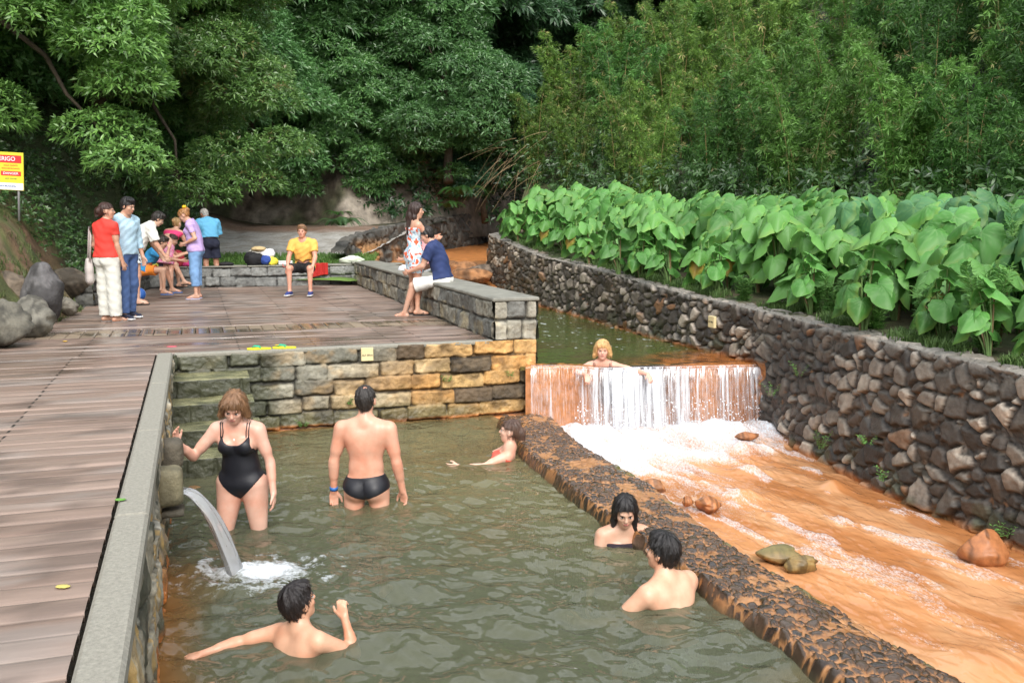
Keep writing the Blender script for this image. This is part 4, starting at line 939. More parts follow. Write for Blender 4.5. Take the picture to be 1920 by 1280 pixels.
    for i,sg in((0,1),(1,-1)):
        C.ell(pel+sd*.07*sg*w1-fw*.055*w1-up*.05*w1,np.array([.088,.085,.09])*w1*g,FR,.03)     # buttocks
        C.ell(mid+up2*.19*w1+sd2*.095*sg*w1-fw2*.03*w1,np.array([.07,.06,.085])*w1,FR2,.04)     # shoulder blades
        if f: C.ell(mid+up2*.115*w1+sd2*.072*sg*w1+fw2*.085*w1,np.array([.058,.05,.056])*w1*g,FR2,.025)
        else: C.ell(mid+up2*.15*w1+sd2*.07*sg*w1+fw2*.065*w1,np.array([.075,.04,.055])*w1,FR2,.04)
        C.cone(nb+up2*.012*w1,sh[i]+up2*.0,.058*w1,.052*w1*(g*.3+.7),.045)                       # trapezius to shoulder
        C.cone(mid+up2*.14*w1+sd2*.1*sg*w1,sh[i]-up2*.03*w1,.07*w1,.05*w1,.04)
        tb=.092*w1*(1.10 if f else 1.)*g
        C.cone(hips[i],kn[i],tb,.055*w1*(.5+.5*g),.035)
        kd=unit(an[i]-kn[i]); td=unit(kn[i]-hips[i])
        bk=unit(-fw-kd*(-fw@kd)) if abs(fw@kd)<.95 else unit(np.array([0,0,-1.])-kd*(-kd[2]))
        C.cone(kn[i],an[i],.050*w1*(.6+.4*g),.034*w1,.02)
        C.cone(kn[i]+kd*.06*w1+bk*.022*w1,kn[i]+kd*.2*w1+bk*.012*w1,.046*w1*(.6+.4*g),.034*w1,.03)
    C.ell(pel-up*.02*w1-fw*.135*w1,(.004*w1,.02*w1,.06*w1),FR,.02,op='-') if not f else None
    if not f: C.cone(pel+up*.16*w1-fw*.125*w1,nb-up2*.08*w1-fw2*.142*w1,.012,.012,.04,op='-')     # spine furrow
    core=C._c()
    # feet
    B=C
    foot=[]
    for i in(0,1):
        kd=unit(an[i]-kn[i]); fd=np.array([kd[0]*0+ (0.12 if i==0 else -.12),1,0.]); 
        if legs[i].__len__()>2: fd=np.asarray(legs[i][2],float)
        fd=unit(fd); foot.append(fd)
        if feet:
            dn=np.array([0,0,-1.]) if abs(fd[2])<.5 else unit(np.cross(np.cross(fd,kd),fd))
            if dn@kd<0: dn=-dn
            heel=an[i]-fd*.035*w1+dn*.038*w1; ball=an[i]+fd*.115*w1+dn*.052*w1; toe=an[i]+fd*.165*w1+dn*.058*w1
            B.cone(heel,ball,.034*w1,.027*w1,.02); B.cone(ball,toe,.030*w1,.018*w1,.015); B.cone(an[i],ball,.034*w1,.022*w1,.02)
            sdv=unit(np.cross(fd,dn)); B.cone(ball+sdv*.018*w1,toe+sdv*.018*w1-fd*.01*w1,.02*w1,.014*w1,.01); B.cone(ball-sdv*.018*w1,toe-sdv*.018*w1-fd*.01*w1,.02*w1,.014*w1,.01)
    # neck and head
    B.cone(nb-up2*.0*w1,nt_+(hd((0,-.012,-.06))-nt_)*.9,.056*w1*(.88 if f else 1.03)*(g*.3+.7),.050*hs*(.88 if f else 1.03),.03)
    B.ell(hd((0,-.012,.024)),np.array([.073,.094,.091])*hs,HMx,.02)
    B.ell(hd((0,.028,-.045)),np.array([.055 if f else .058,.06,.066])*hs,HMx,.03)
    B.ell(hd((0,.055,-.093)),np.array([.026 if f else .031,.024,.02])*hs,HMx,.025)
    B.ell(hd((0,.07,.022)),np.array([.048,.022,.013])*hs,HMx,.015)
    for sg in(1,-1):
        B.ell(hd((.036*sg,.058,-.022)),np.array([.022,.022,.018])*hs,HMx,.02)
        B.ell(hd((.030*sg,.096,.004)),np.array([.017,.016,.011])*hs,HMx,.014,op='-')
        B.ell(hd((.076*sg,-.004,-.008)),np.array([.010,.020,.032])*hs,HMx,.006)
    B.cone(hd((0,.086,.010)),hd((0,.103,-.020)),.008*hs,.012*hs,.010)
    B.ell(hd((0,.097,-.024)),np.array([.017,.011,.009])*hs,HMx,.008)
    B.ell(hd((0,.084,-.052)),np.array([.024,.012,.010])*hs,HMx,.008)
    # arms
    for i in(0,1):
        sg=1 if i==0 else -1; am=(.85 if f else 1.)*w1*(.6+.4*g)
        B.cone(sh[i],el[i],.053*am,.039*am,.035)
        B.cone(sh[i]+unit(el[i]-sh[i])*.07*w1,sh[i]+unit(el[i]-sh[i])*.18*w1,.047*am,.045*am,.03)
        ad=unit(wr[i]-el[i]); B.cone(el[i],wr[i],.038*am,.026*w1,.02); B.cone(el[i]+ad*.04*w1,el[i]+ad*.12*w1,.041*am,.034*am,.02)
        d,n_,th=HD[i]; HF=np.stack([th,d,n_],1); w_=wr[i]; hz=w1*(.92 if f else 1)
        B.ell(w_+d*.048*hz,np.array([.038,.052,.015])*hz,HF,.02)
        for q,(off,ln) in enumerate([(.028,.070),(.010,.078),(-.009,.072),(-.026,.058)]):
            a=w_+d*(.088-abs(off)*.2)*hz+th*off*hz; c_=curl*(1+.25*q)
            d1=unit(d*math.cos(c_)+n_*math.sin(c_)+th*off*1.5); d2=unit(d*math.cos(c_*2.3)+n_*math.sin(c_*2.3)+th*off*1.5)
            m_=a+d1*ln*.5*hz; B.cone(a-d*.02*hz,m_,.0095*hz,.0088*hz,.006); B.cone(m_,m_+d2*ln*.5*hz,.0088*hz,.0072*hz,.003)
        a=w_+d*.025*hz+th*.028*hz; m_=a+unit(d*.75+th*.65+n_*.15)*.045*hz; B.cone(a,m_,.015*hz,.0105*hz,.012); B.cone(m_,m_+unit(d*.95+th*.25+n_*.3)*.034*hz,.0105*hz,.0085*hz,.004)
    V,Fc=B.mesh(); mk('body',V,Fc,skinmat(skin),root,inv=False)
    J=dict(pel=pel,mid=mid,nb=nb,hips=hips,sh=sh,el=el,wr=wr,kn=kn,an=an,hd=hd,up=up,up2=up2,fw=fw,fw2=fw2,sd=sd,sd2=sd2,foot=foot,S=S_,core=core,full=B,root=root,HM=HMx,hs=hs,HD=HD,lo=lo,hi=hi,h=h,f=f,fat=g)
    # face details
    if face:
        for sg in(1,-1):
            b=MB(); c=hd((.030*sg,.079,.003)); b.ell(c,np.array([.0122,.0055,.0122])*hs,HMx@np.array([[1,0,0],[0,0,1],[0,-1,0]]),12,10)
            Vn=np.concatenate(b.V)-c; q=1-np.hypot((Vn@HMx)[:,0],(Vn@HMx)[:,2])/(.0125*hs); b.C=[np.where((q>.35)[:,None],np.array([.02,.012,.008]),np.array([.62,.58,.54]))]
            b.make('eye',EYE,root,inv=False)
            b=MB(); b.tube([hd((.014*sg,.0925,.020)),hd((.030*sg,.0915,.0255)),hd((.046*sg,.079,.021))],np.array([.0022,.0028,.0015])*hs,6,flat=.7); b.make('eyebrow',hairmat(hair),root,inv=False)
        b=MB(); b.ell(hd((0,.0915,-.0500)),np.array([.021,.0065,.0042])*hs,HMx,10,6); b.ell(hd((0,.0915,-.0565)),np.array([.018,.0070,.0050])*hs,HMx,10,6)
        b.make('lips',LIPS,root,inv=False)
    # hair
    if hairstyle: make_hair(J,hairstyle,hair)
    for wfn in wear: wfn(J)
    if shoes: make_shoes(J,*shoes)
    return J
LIPS=surf('lips',(.50,.17,.14),attr=False,rough=.4,bump=0,vary=.05)
def make_hair(J,style,colr):
    hd,hs,HMx=J['hd'],J['hs'],J['HM']; c=hd((0,0,0)); dn=.46 if style in('long','longwet','pony') else .2
    lo=c-.19*hs-np.array([.06,.06,dn]);hi=c+.2*hs+np.array([.06,.06,.02]); F=Field(lo,hi,.0045)
    if style in('short','cropped','balding'):
        t=.006 if style!='short' else .012
        F.ell(hd((0,-.016,.028)),np.array([.075+t*.8,.094+t,.091+t*1.2])*hs,HMx,.01)
        F.cone(hd((0,-.045,-.02)),hd((0,-.045,-.06)),(.058 if style=='short' else .052)*hs,(.046 if style=='short' else .040)*hs,.02)
        if style=='short': F.ell(hd((.01,.03,.095)),np.array([.06,.06,.035])*hs,HMx,.02)
    elif style=='bob':
        F.ell(hd((0,-.018,.030)),np.array([.092,.112,.106])*hs,HMx,.02)
        for sg in(1,-1):
            F.cone(hd((.07*sg,.0,.03)),hd((.096*sg,.005,-.058)),.034*hs,.026*hs,.03)
        F.cone(hd((0,-.075,.0)),hd((0,-.075,-.06)),.06*hs,.055*hs,.03)
        F.ell(hd((.02,.062,.075)),np.array([.062,.03,.035])*hs,HMx,.02)
    elif style in('long','longwet'):
        k=1 if style=='long' else .8
        F.ell(hd((0,-.018,.030)),np.array([.084+.006*k,.108,.102])*hs,HMx,.02)
        back=J['nb']-J['fw2']*.075-J['up2']*(.17 if style=='long' else .1)
        F.cone(hd((0,-.06,.02)),hd((0,-.085,-.09)),.075*hs*k,.07*hs*k,.03); F.cone(hd((0,-.085,-.09)),back,.07*hs*k,.045*hs*k,.03)
        for sg in(1,-1):
            F.cone(hd((.062*sg,-.01,.03)),hd((.075*sg,-.02,-.10)),.034*hs*k,.030*hs*k,.03)
            e=J['nb']+J['sd2']*.085*sg+J['fw2']*(.05 if style=='longwet' else -.03)-J['up2']*.12
            F.cone(hd((.075*sg,-.02,-.10)),e,.030*hs*k,.018*hs*k,.02)
    elif style in('pony','bun','updo'):
        F.ell(hd((0,-.018,.028)),np.array([.083,.104,.099])*hs,HMx,.02)
        F.ell(hd((0,-.115,.05)) if style!='pony' else hd((0,-.11,.0)),np.array([.045,.04,.045])*hs,HMx,.02)
        if style=='pony': F.cone(hd((0,-.11,.0)),hd((0,-.14,-.17)),.045*hs,.03*hs,.03)
    # open the face, cut under
    m=F.D<.05;I=np.argwhere(m);P=(I*F.h+F.lo-hd((0,0,0)))@HMx/hs
    x,y,z=P[:,0],P[:,1],P[:,2]
    th=np.arctan2(x,y+.02); dd=F.D[m]+.0016*np.sin(th*34+z*14)*hs+.0030*np.sin(th*11-z*25+1)*hs+.002*(np.sin(x*90+y*40)*np.sin(z*60+x*50))
    hl={'short':.050,'cropped':.058,'balding':.062,'bob':.048,'long':.055,'longwet':.058,'pony':.058,'bun':.058,'updo':.06}[style]
    wide=np.abs(x)<(.064 if style in('bob','long','longwet') else .10)
    face=np.where(wide,np.minimum(y-(.022 if style not in('bob','long','longwet') else .035),-(z-hl+.55*np.maximum(.085-y,0))),-.02)
    dd=np.maximum(dd,np.where(wide,face,-1)*hs)
    if style in('short','cropped','balding','pony','bun','updo'):
        dd=np.maximum(dd,(-z-.072+np.maximum(y+.03,0)*.9)*hs)
        dd=np.maximum(dd,np.where((np.abs(x)>.058)&(z<.028)&(y>-.045),.01,-1)*hs) if style!='short' else dd
        if style=='balding': dd=np.maximum(dd,np.where(z>.06,(.020-np.hypot(x-.005,(y+.045)))*hs,-1))
    F.D[m]=dd
    V,Fc=F.mesh()
    if V is None: return
    rg=np.random.default_rng(int(abs(J['S'])*1e4)%997); nb_=int(1500*(1 if style!='balding' else .6)*(1. if J['h']<.0075 else .4)); k=rg.integers(0,len(V),nb_); P=V[k]
    I=np.clip(((P-F.lo)/F.h).astype(int),1,np.array(F.D.shape)-2); g=lambda a:F.D[I[:,0]+a[0],I[:,1]+a[1],I[:,2]+a[2]]
    Nn=nrm(np.stack([g((1,0,0))-g((-1,0,0)),g((0,1,0))-g((0,-1,0)),g((0,0,1))-g((0,0,-1))],1)); q=(P-hd((0,-.04,.10)))
    d=q*.6-HMx[:,2]*.12+rg.normal(0,.03,P.shape); d=nrm(d-Nn*(d*Nn).sum(1,keepdims=True)); L=(rg.uniform(.015,.04,nb_)*(1.5 if dn>.3 or style=='bob' else 1))[:,None]; s=nrm(np.cross(d,Nn))*.0016
    A=P-Nn*.002;B_=P+d*L*.6+Nn*rg.uniform(.001,.005,nb_)[:,None];T_=P+d*L+Nn*rg.uniform(-.002,.006,nb_)[:,None]
    VV=np.stack([A-s,A+s,B_+s,T_,B_-s],1).reshape(-1,3); i=np.arange(nb_)*5+len(V)
    mk('hair',np.concatenate([V,VV]),[np.concatenate([Fc,np.stack([i,i+1,i+2,i+4],1)]),np.stack([i+4,i+2,i+3],1)],hairmat(colr),J['root'],inv=False)
def seg(P,a,b):
    ba=b-a; t=((P-a)@ba)/(ba@ba); return t,np.linalg.norm(P-a-np.clip(t,0,1)[:,None]*ba,axis=1)
def garment(name,J,F,mat,**k):
    V,Fc=F.mesh()
    if V is not None: mk(name,V,Fc,mat,J['root'],inv=False,**k)
def wr_noise(P,a=.006,s=0): return a*np.sin(P[:,2]*45+np.sin(P[:,0]*18+s)*2.2+P[:,1]*14)*np.sin(P[:,0]*23+P[:,1]*31+P[:,2]*9+s)
def top(mat,sleeve=.5,hem=-.02,infl=.017,neck=.055,name='shirt',loose=.0,low=0,sl_r=.0):
    def f(J):
        F=J['core']._c(); S=J['S']; F.D=F.D-infl
        if loose:
            F.ell(J['pel']+J['up']*.10*S,np.array([.155,.125,.16])*S*J['fat']*(1+loose),np.stack([J['sd'],J['fw'],J['up']],1),.05)
            F.ell(J['mid']+J['up2']*.05*S,np.array([.165,.13,.18])*S*(1+loose*.5),np.stack([J['sd2'],J['fw2'],J['up2']],1),.05)
        if sleeve>0:
            for i in(0,1):
                am=(.85 if J['f'] else 1)*S*(.6+.4*J['fat'])
                if sleeve<=1: F.cone(J['sh'][i],J['sh'][i]+(J['el'][i]-J['sh'][i])*sleeve,.056*am+.014+sl_r,.050*am+.014+sl_r,.02,clip=.0)
                else:
                    F.cone(J['sh'][i],J['el'][i],.056*am+.014,.045*am+.014,.02); F.cone(J['el'][i],J['el'][i]+(J['wr'][i]-J['el'][i])*(sleeve-1),.043*am+.013,.036*am+.012,.02,clip=0.)
        def reg(P):
            s=(P-J['pel'])@J['up']; r=hem*S-s
            for i in(0,1):   # keep sleeves even below the hem
                t,d=seg(P,J['sh'][i],J['el'][i] if sleeve<=1 else J['wr'][i]); r=np.where((d<.085)&(sleeve>0),np.minimum(r,0)-.001,r)
            for i in(0,1):
                t,d=seg(P,J['hips'][i],J['kn'][i]); r=np.where((t>.22)&(d<.16*S),np.maximum(r,(t-.22)*.4),r)
                t,d=seg(P,J['kn'][i],J['an'][i]); r=np.where(d<.13*S,.05,r)
            nd=np.linalg.norm(P-(J['nb']+J['up2']*.055*S+J['fw2']*(.03+low)*S),axis=1)
            r=np.maximum(r,(neck+.03)*S-nd)
            return r+wr_noise(P,.004)
        F2=F.region(0,reg,.0042); garment(name,J,F2,mat)
    return f
def bottom(mat,leg=.5,waist=.09,infl=.008,name='shorts',flare=.0,cut=None):
    "leg: 0..1 to the knee, 1..2 to the ankle"
    def f(J):
        F=J['core']._c(); S=J['S']; F.D=F.D-infl
        for i in(0,1):
            tb=.092*S*J['fat']+infl
            kn=J['hips'][i]+(J['kn'][i]-J['hips'][i])*min(leg,1)
            F.cone(J['hips'][i]*.6+kn*.4,kn,tb*.88,(.058*S+infl+.012+flare) if leg>=1 else (.09-.03*leg)*S*J['fat']+infl+.010+flare,.02,clip=.0 if leg<1 else None)
            if leg>1: F.cone(J['kn'][i],J['kn'][i]+(J['an'][i]-J['kn'][i])*(leg-1),.056*S+infl+.012+flare,.044*S+infl+.012+flare,.02,clip=0.)
        def reg(P):
            s=(P-J['pel'])@J['up']; r=s-waist*S
            thg=None
            for i in(0,1):
                k=J['hips'][i]+(J['kn'][i]-J['hips'][i])
                if leg<=1:
                    t,d=seg(P,J['hips'][i],k); q=np.where(d<.14*S,(t-leg)*np.linalg.norm(k-J['hips'][i]),-1)
                else:
                    u=unit(J['an'][i]-J['kn'][i]); t,d=seg(P,J['kn'][i],J['an'][i]); q=np.where(d<.11*S,(t-(leg-1))*np.linalg.norm(J['an'][i]-J['kn'][i]),-1)
                o=1-i; _,d2=seg(P,J['hips'][o],J['kn'][o]) if leg<=1 else seg(P,J['kn'][o],J['an'][o])
                r=np.maximum(r,np.where(d<=d2,q,-1))
            if leg<=1:
                for i in(0,1):
                    t,d=seg(P,J['kn'][i],J['an'][i]); t2,d2=seg(P,J['hips'][i],J['kn'][i]); r=np.where((d<d2)&(d<.13*S),.05,r)
            # thighs lifted above the waist plane (sitting) stay covered
            for i in(0,1):
                t,d=seg(P,J['hips'][i],J['kn'][i]); r=np.where((d<.12*S)&(t>.15)&(t<min(leg,1)),np.minimum(r,-.004),r)
            return r+wr_noise(P,.003,1)
        garment(name,J,F.region(0,reg,.003),mat)
    return f
def skirt(mat,length=.35,waist=.1,flare=.05,name='skirt',topz=None,infl=.008,strap=False):
    "skirt, or dress when topz (height above pelvis) is given"
    def f(J):
        F=J['core']._c(); S=J['S']; F.D=F.D-infl
        a=J['pel']+J['up']*.0; hm=(J['kn'][0]+J['kn'][1])/2-(J['hips'][0]+J['hips'][1])/2; dn=unit(hm*.8-J['up']*.2)
        e=J['pel']+dn*length*S
        for sg in(1,-1): F.cone(J['pel']+J['sd']*.055*sg*S,e+J['sd']*(.05)*sg*S,.118*S*J['fat'],(.105+flare)*S,.04,clip=0)
        tz=(waist if topz is None else topz)*S
        def reg(P):
            s=(P-J['pel'])@J['up']; r=s-tz; r=np.maximum(r,(P-e)@dn)
            return r+wr_noise(P,.004,2)
        garment(name,J,F.region(0,reg,.004),mat)
    return f
def swimsuit(mat,infl=.005,kind='one'):
    def f(J):
        S=J['S']; F=J['core']
        def reg(P):
            s=(P-J['pel'])@J['up']/S; x=(P-J['pel'])@J['sd']/S; y=(P-J['pel'])@J['fw']/S
            cut=-(s+.12)+np.abs(x)*1.05-.05*(y<0)*np.abs(x)*3          # leg openings
            leg=(cut-.012)*.7
            if kind=='brief': tp=s-(.065+.01*np.sin(x*9)); return np.maximum(tp,(-(s+.105)+np.abs(x)*.42-np.where(y<0,.012,-.02)))*.9
            fr_=y>0
            tp=np.where(fr_,(s-(.345+5.5*x*x)),s-(.30+.9*np.abs(x)))
            arm=np.abs(x)-.140+np.maximum(s-.30,0)*.25; r=np.maximum(np.maximum(tp,leg),np.where(s>.28,arm,-1))
            return r*.9
        garment('swimsuit' if kind=='one' else 'swim_briefs',J,F.region(infl,reg),mat)
        if kind=='one':
            for sg in(1,-1):
                b=MB()
                for q in(0,.022):
                    pts=[]
                    for y0,z0 in((.10,.40),(.083,.45),(.045,.492),(-.01,.508),(-.06,.48),(-.10,.42),(-.115,.33)):
                        pts.append(J['pel']+(J['up']*z0+J['fw']*y0+J['sd']*sg*(.092+q*(1-abs(z0-.4)*2)))*S)
                    pts=np.array(pts); 
                    # settle straps on the body surface
                    for it in range(6):
                        I=np.clip(((pts-F.lo)/F.h).astype(int),1,np.array(F.D.shape)-2); dv=J['full'].D[I[:,0],I[:,1],I[:,2]]
                        G=np.stack([J['full'].D[I[:,0]+1,I[:,1],I[:,2]]-J['full'].D[I[:,0]-1,I[:,1],I[:,2]],J['full'].D[I[:,0],I[:,1]+1,I[:,2]]-J['full'].D[I[:,0],I[:,1]-1,I[:,2]],J['full'].D[I[:,0],I[:,1],I[:,2]+1]-J['full'].D[I[:,0],I[:,1],I[:,2]-1]],1)
                        G/=np.linalg.norm(G,axis=1)[:,None]+1e-6; pts=pts-G*(dv-.003)[:,None]*.7
                    b.tube(pts,.0038,6)
                b.make('shoulder_strap',mat,J['root'],inv=False)
    return f
def band(mat,z0,z1,infl=.007,name='bikini_top',front=True):
    def f(J):
        S=J['S']
        def reg(P):
            s=(P-J['pel'])@J['up']/S; return np.maximum(s-z1,z0-s)*.95
        garment(name,J,J['core'].region(infl,reg),mat)
    return f
def make_shoes(J,kind,mat,mat2=None):
    S=J['S']
    for i in(0,1):
        fd=J['foot'][i]; kd=unit(J['an'][i]-J['kn'][i]); dn=np.array([0,0,-1.])
        a=J['an'][i]; sdv=unit(np.cross(fd,dn)); c=a+fd*.065*S+dn*.072*S
        if kind=='shoe':
            F=Field(a-.3,a+.3,.006); heel=a-fd*.04*S+dn*.04*S; toe=a+fd*.16*S+dn*.052*S
            F.cone(heel,toe,.043*S,.033*S,.02); F.cone(a+dn*.01,a+fd*.08*S+dn*.03*S,.044*S,.036*S,.02)
            I=np.indices(F.D.shape); z=F.lo[2]+I[2]*F.h; F.D=np.maximum(F.D,(a[2]-.085*S)-z); F.D=np.maximum(F.D,z-(a[2]+.0)).astype(np.float32)
            V,Fc=F.mesh(); mk('shoe',V,Fc,mat,J['root'],inv=False)
            if mat2:
                b=MB(); b.box(c+dn*-.005,(.045*S,.135*S,.012),np.stack([sdv,fd,-dn],1),bev=.01); b.make('sole',mat2,J['root'],inv=False)
        else:
            th=np.linspace(0,2*np.pi,20,endpoint=False); ox=.045*np.cos(th)*(1-.15*np.sin(th-.5)); oy=.135*np.sin(th)
            V=np.concatenate([c+(ox[:,None]*sdv+oy[:,None]*fd)*S+dn*q for q in(.0,.014)]); n=20
            F4=np.array([[j,j+n,(j+1)%n+n,(j+1)%n] for j in range(n)]); b=MB()
            T=[[0,(j+1),(j)] for j in range(1,n-1)]; T2=[[n,n+j,n+j+1] for j in range(1,n-1)]
            b.add(V,[F4,np.array(T+T2)]); b.make('flip_flop',mat,J['root'],smooth=False,inv=False)
            b=MB(); tp=c+fd*.085*S-dn*.015
            for sg in(1,-1): b.tube([tp,c+fd*.03*S+sdv*sg*.036*S-dn*.028*S,c-fd*.02*S+sdv*sg*.042*S],.004,6)
            b.make('thong_strap',mat2 or mat,J['root'],inv=False)
# ---------------------------------------------------------------- the people of the photograph
BLK=cloth((.010,.011,.016),.5,bs=.15); NAVY=cloth((.02,.03,.09)); WHT=cloth((.78,.77,.72)); FLIP=cloth((.015,.015,.015),.6)
def px(x,y,z): p=at(x,y,z); return p
# --- deck, left group
p=px(208,604,.9)
J=person('woman from behind in red knit top and white trousers with a pale shoulder bag',p,-28,H=1.64,sex='f',fat=1.16,h=.009,hair=(.045,.018,.012),hairstyle='pony',head=(-40,0),skin=(.55,.32,.22),
   arms=[((.16,.05,-1),(.12,.25,-1)),((-.25,-.1,-1),(.1,.5,-.7))],legs=[((.03,.0,-1),(.03,0,-1),(.1,1,0)),((-.05,.02,-1),(0,-.0,-1),(.3,1,0))],
   wear=[top(cloth((.74,.05,.035)),sleeve=.45,infl=.017,hem=.0,loose=.04),bottom(cloth((.66,.66,.60)),leg=1.97,flare=.02,waist=.06)],shoes=('flip',cloth((.3,.27,.25))))
red=p
p=px(243,598,.9)
person('young man in jeans and a pale blue shirt looking down beside the woman in red',p,-112,H=1.74,h=.009,hair=(.012,.01,.01),hairstyle='short',head=(8,-18),skin=(.55,.33,.23),
   arms=[((.15,.05,-1),(.0,.3,-1)),((-.15,.05,-1),(.0,.3,-1))],legs=[((.08,.1,-1),(.03,-.02,-1)),((-.05,-.08,-1),(0,-.15,-1))],
   wear=[top(cloth((.42,.60,.72)),sleeve=1.5,loose=.08,hem=-.03),bottom(cloth((.07,.13,.30)),leg=1.97,flare=.016)],shoes=('shoe',cloth((.02,.025,.05)),cloth((.75,.75,.75))))
p=px(258,571,.9)
J=person('bather bending forward under a white towel in black and white patterned shorts',p,-60,H=1.68,h=.010,hair=(.02,.015,.012),hairstyle='short',head=(0,-35),spine=(0,.45,1),bend=(0,.95,1),skin=(.62,.40,.29),
   arms=[((.1,.3,-1),(.0,.5,-.8)),((-.1,.3,-1),(.0,.5,-.8))],legs=[((.03,.05,-1),(.0,-.05,-1)),((-.05,.15,-1),(0,-.1,-1))],
   wear=[top(WHT,sleeve=.8,loose=.22,hem=.04,infl=.02,neck=.02,name='towel',sl_r=.02),bottom(cloth((.6,.62,.62),kind='pattern'),leg=.5,flare=.02)],shoes=('flip',FLIP))
p=px(270,505,1.42)
person('child in a blue shirt and orange shorts sitting hunched with a hand to the face',p,-78,H=1.55,h=.010,hair=(.03,.018,.012),hairstyle='short',head=(0,-25),spine=(0,.55,1),bend=(0,.8,1),skin=(.60,.36,.25),anchor=('hip',1.42),
   arms=[((.1,.75,-.55),(-.15,.25,1)),((-.05,.8,-.6),(.05,.8,-.1))],legs=[((.2,1,.05),(0,-.05,-1)),((-.05,1,.05),(0,.25,-1))],
   wear=[top(cloth((.03,.25,.52)),sleeve=.5,loose=.06),bottom(cloth((.85,.25,.03)),leg=.6,flare=.015)],shoes=('flip',cloth((.08,.2,.5))))
p=px(292,497,1.43)
person('sitting child with legs crossed looking at a phone behind the child in blue',p,-75,H=1.55,sex='f',h=.010,hair=(.05,.025,.015),hairstyle='pony',head=(-5,-30),spine=(0,.45,1),bend=(0,.8,1),skin=(.62,.38,.27),anchor=('hip',1.43),
   arms=[((.15,.7,-.7),(-.25,1,.35)),((-.1,.8,-.6),(.2,1,.3))],legs=[((.05,1,.12),(.0,.45,-1)),((-.1,1,.05),(0,.1,-1))],
   wear=[top(cloth((.55,.62,.10)),sleeve=.2,loose=.04),bottom(cloth((.03,.03,.05)),leg=.45)],shoes=('flip',FLIP))
p=px(314,548,.9)
person('blond girl in a pink bandeau and pink patterned skirt bending over the seat wall',(p[0],p[1],0),-12,H=1.6,sex='f',h=.010,hair=(.42,.27,.12),hairstyle='bun',head=(0,-10),spine=(.05,.75,1),bend=(.1,1.1,.8),skin=(.68,.42,.31),
   arms=[((.25,.5,-1),(.1,.4,-.9)),((-.2,.5,-1),(.1,.3,-.9))],wear=[band(cloth((.80,.06,.20)),.30,.42),skirt(cloth((.72,.35,.48),kind='dots'),length=.36,flare=.035,waist=.06)])
p=px(370,560,.9)
J=person('woman in lilac top and cropped jeans, hand on hip, yellow clip in her hair',p,98,H=1.64,sex='f',fat=1.13,h=.010,hair=(.36,.17,.06),hairstyle='updo',head=(0,-38),spine=(0,.05,1),bend=(0,.20,1),skin=(.60,.36,.26),
   arms=[((.35,-.45,-1),(-.35,.75,-.35)),((-.35,-.45,-1),(.25,.85,-.4))],
   wear=[top(cloth((.50,.36,.66)),sleeve=.6,loose=.08,hem=-.06),bottom(cloth((.20,.36,.62)),leg=1.62,flare=.012)],shoes=('flip',cloth((.5,.5,.65))))
b=MB(); b.ell(J['hd']((0,-.11,.115)),(.05,.04,.03),None,10,6,(.9,.55,.02),fn=lambda V:1+.3*np.sin(V[:,0]*9)*np.sin(V[:,1]*8)); b.make('hair_clip',surf('clip',attr=True,bump=0,rough=.4),J['root'],inv=False)
p=px(398,538,.9)
person('grey haired older man in navy shorts with a light blue towel over his shoulders',p,38,H=1.70,h=.011,hair=(.42,.40,.37),hairstyle='balding',head=(10,-35),spine=(0,.12,1),bend=(0,.45,1),skin=(.50,.29,.20),fat=1.05,
   arms=[((.25,.2,-1),(-.3,.6,-.3)),((-.25,.2,-1),(.3,.6,-.3))],
   wear=[top(cloth((.14,.46,.72)),sleeve=.95,loose=.12,hem=.10,infl=.018,neck=.03,name='towel',sl_r=.018),bottom(cloth((.012,.015,.035)),leg=.72,flare=.025)])
p=px(572,503,1.40)
person('man in yellow t-shirt and black shorts sitting on the far seat wall',(p[0],p[1],0),178,H=1.76,h=.011,hair=(.22,.12,.06),hairstyle='short',head=(0,-2),spine=(0,.22,1),skin=(.66,.35,.25),anchor=('hip',1.44),
   arms=[((.22,.42,-1),(-.05,.55,-.62)),((-.22,.42,-1),(.05,.55,-.62))],legs=[((.24,1,.02),(.0,-.02,-1)),((-.24,1,.02),(0,-.02,-1))],palm=[(0,0,-1),(0,0,-1)],
   wear=[top(cloth((.85,.46,.10)),sleeve=.62,loose=.1,sl_r=.012),bottom(cloth((.012,.012,.014)),leg=.85,flare=.012)],shoes=('shoe',cloth((.03,.05,.2)),cloth((.7,.7,.7))))
# --- parapet group
pz=1.46
p=px(829,521,pz); pf=(p[0],p[1],0)
person('dark haired young man in a navy t-shirt and white shorts sitting on the parapet',pf,78,H=1.76,h=.010,hair=(.018,.014,.012),hairstyle='short',head=(10,-25),spine=(0,.18,1),bend=(0,.36,1),skin=(.60,.36,.26),anchor=('hip',pz+.01),
   arms=[((.12,.45,-1),(-.25,.75,-.35)),((-.12,.45,-1),(.25,.8,-.3))],legs=[((.15,1,-.25),(.0,.15,-1)),((-.12,1,-.22),(0,.32,-1))],
   wear=[top(cloth((.022,.04,.13)),sleeve=.6,loose=.1,sl_r=.012),bottom(cloth((.75,.74,.70)),leg=.92,flare=.03)],shoes=('flip',FLIP))
p=px(779,590,.9)
person('long haired woman in a white dress with red flowers embracing the seated young man',(p[0],p[1],0),-62,H=1.66,sex='f',h=.009,hair=(.035,.018,.014),hairstyle='long',head=(-25,-5),skin=(.62,.37,.26),
   arms=[((.12,.62,-.70),(-.55,.62,-.05)),((-.25,.75,-.5),(.75,.62,-.15))],legs=[((.03,.0,-1),(.0,-.02,-1)),((-.03,.02,-1),(0,-.05,-1))],
   wear=[skirt(cloth((.66,.78,.85),kind='floral'),length=.30,topz=.40,flare=.012,infl=.012)],shoes=('flip',FLIP))
p=px(797,500,pz)
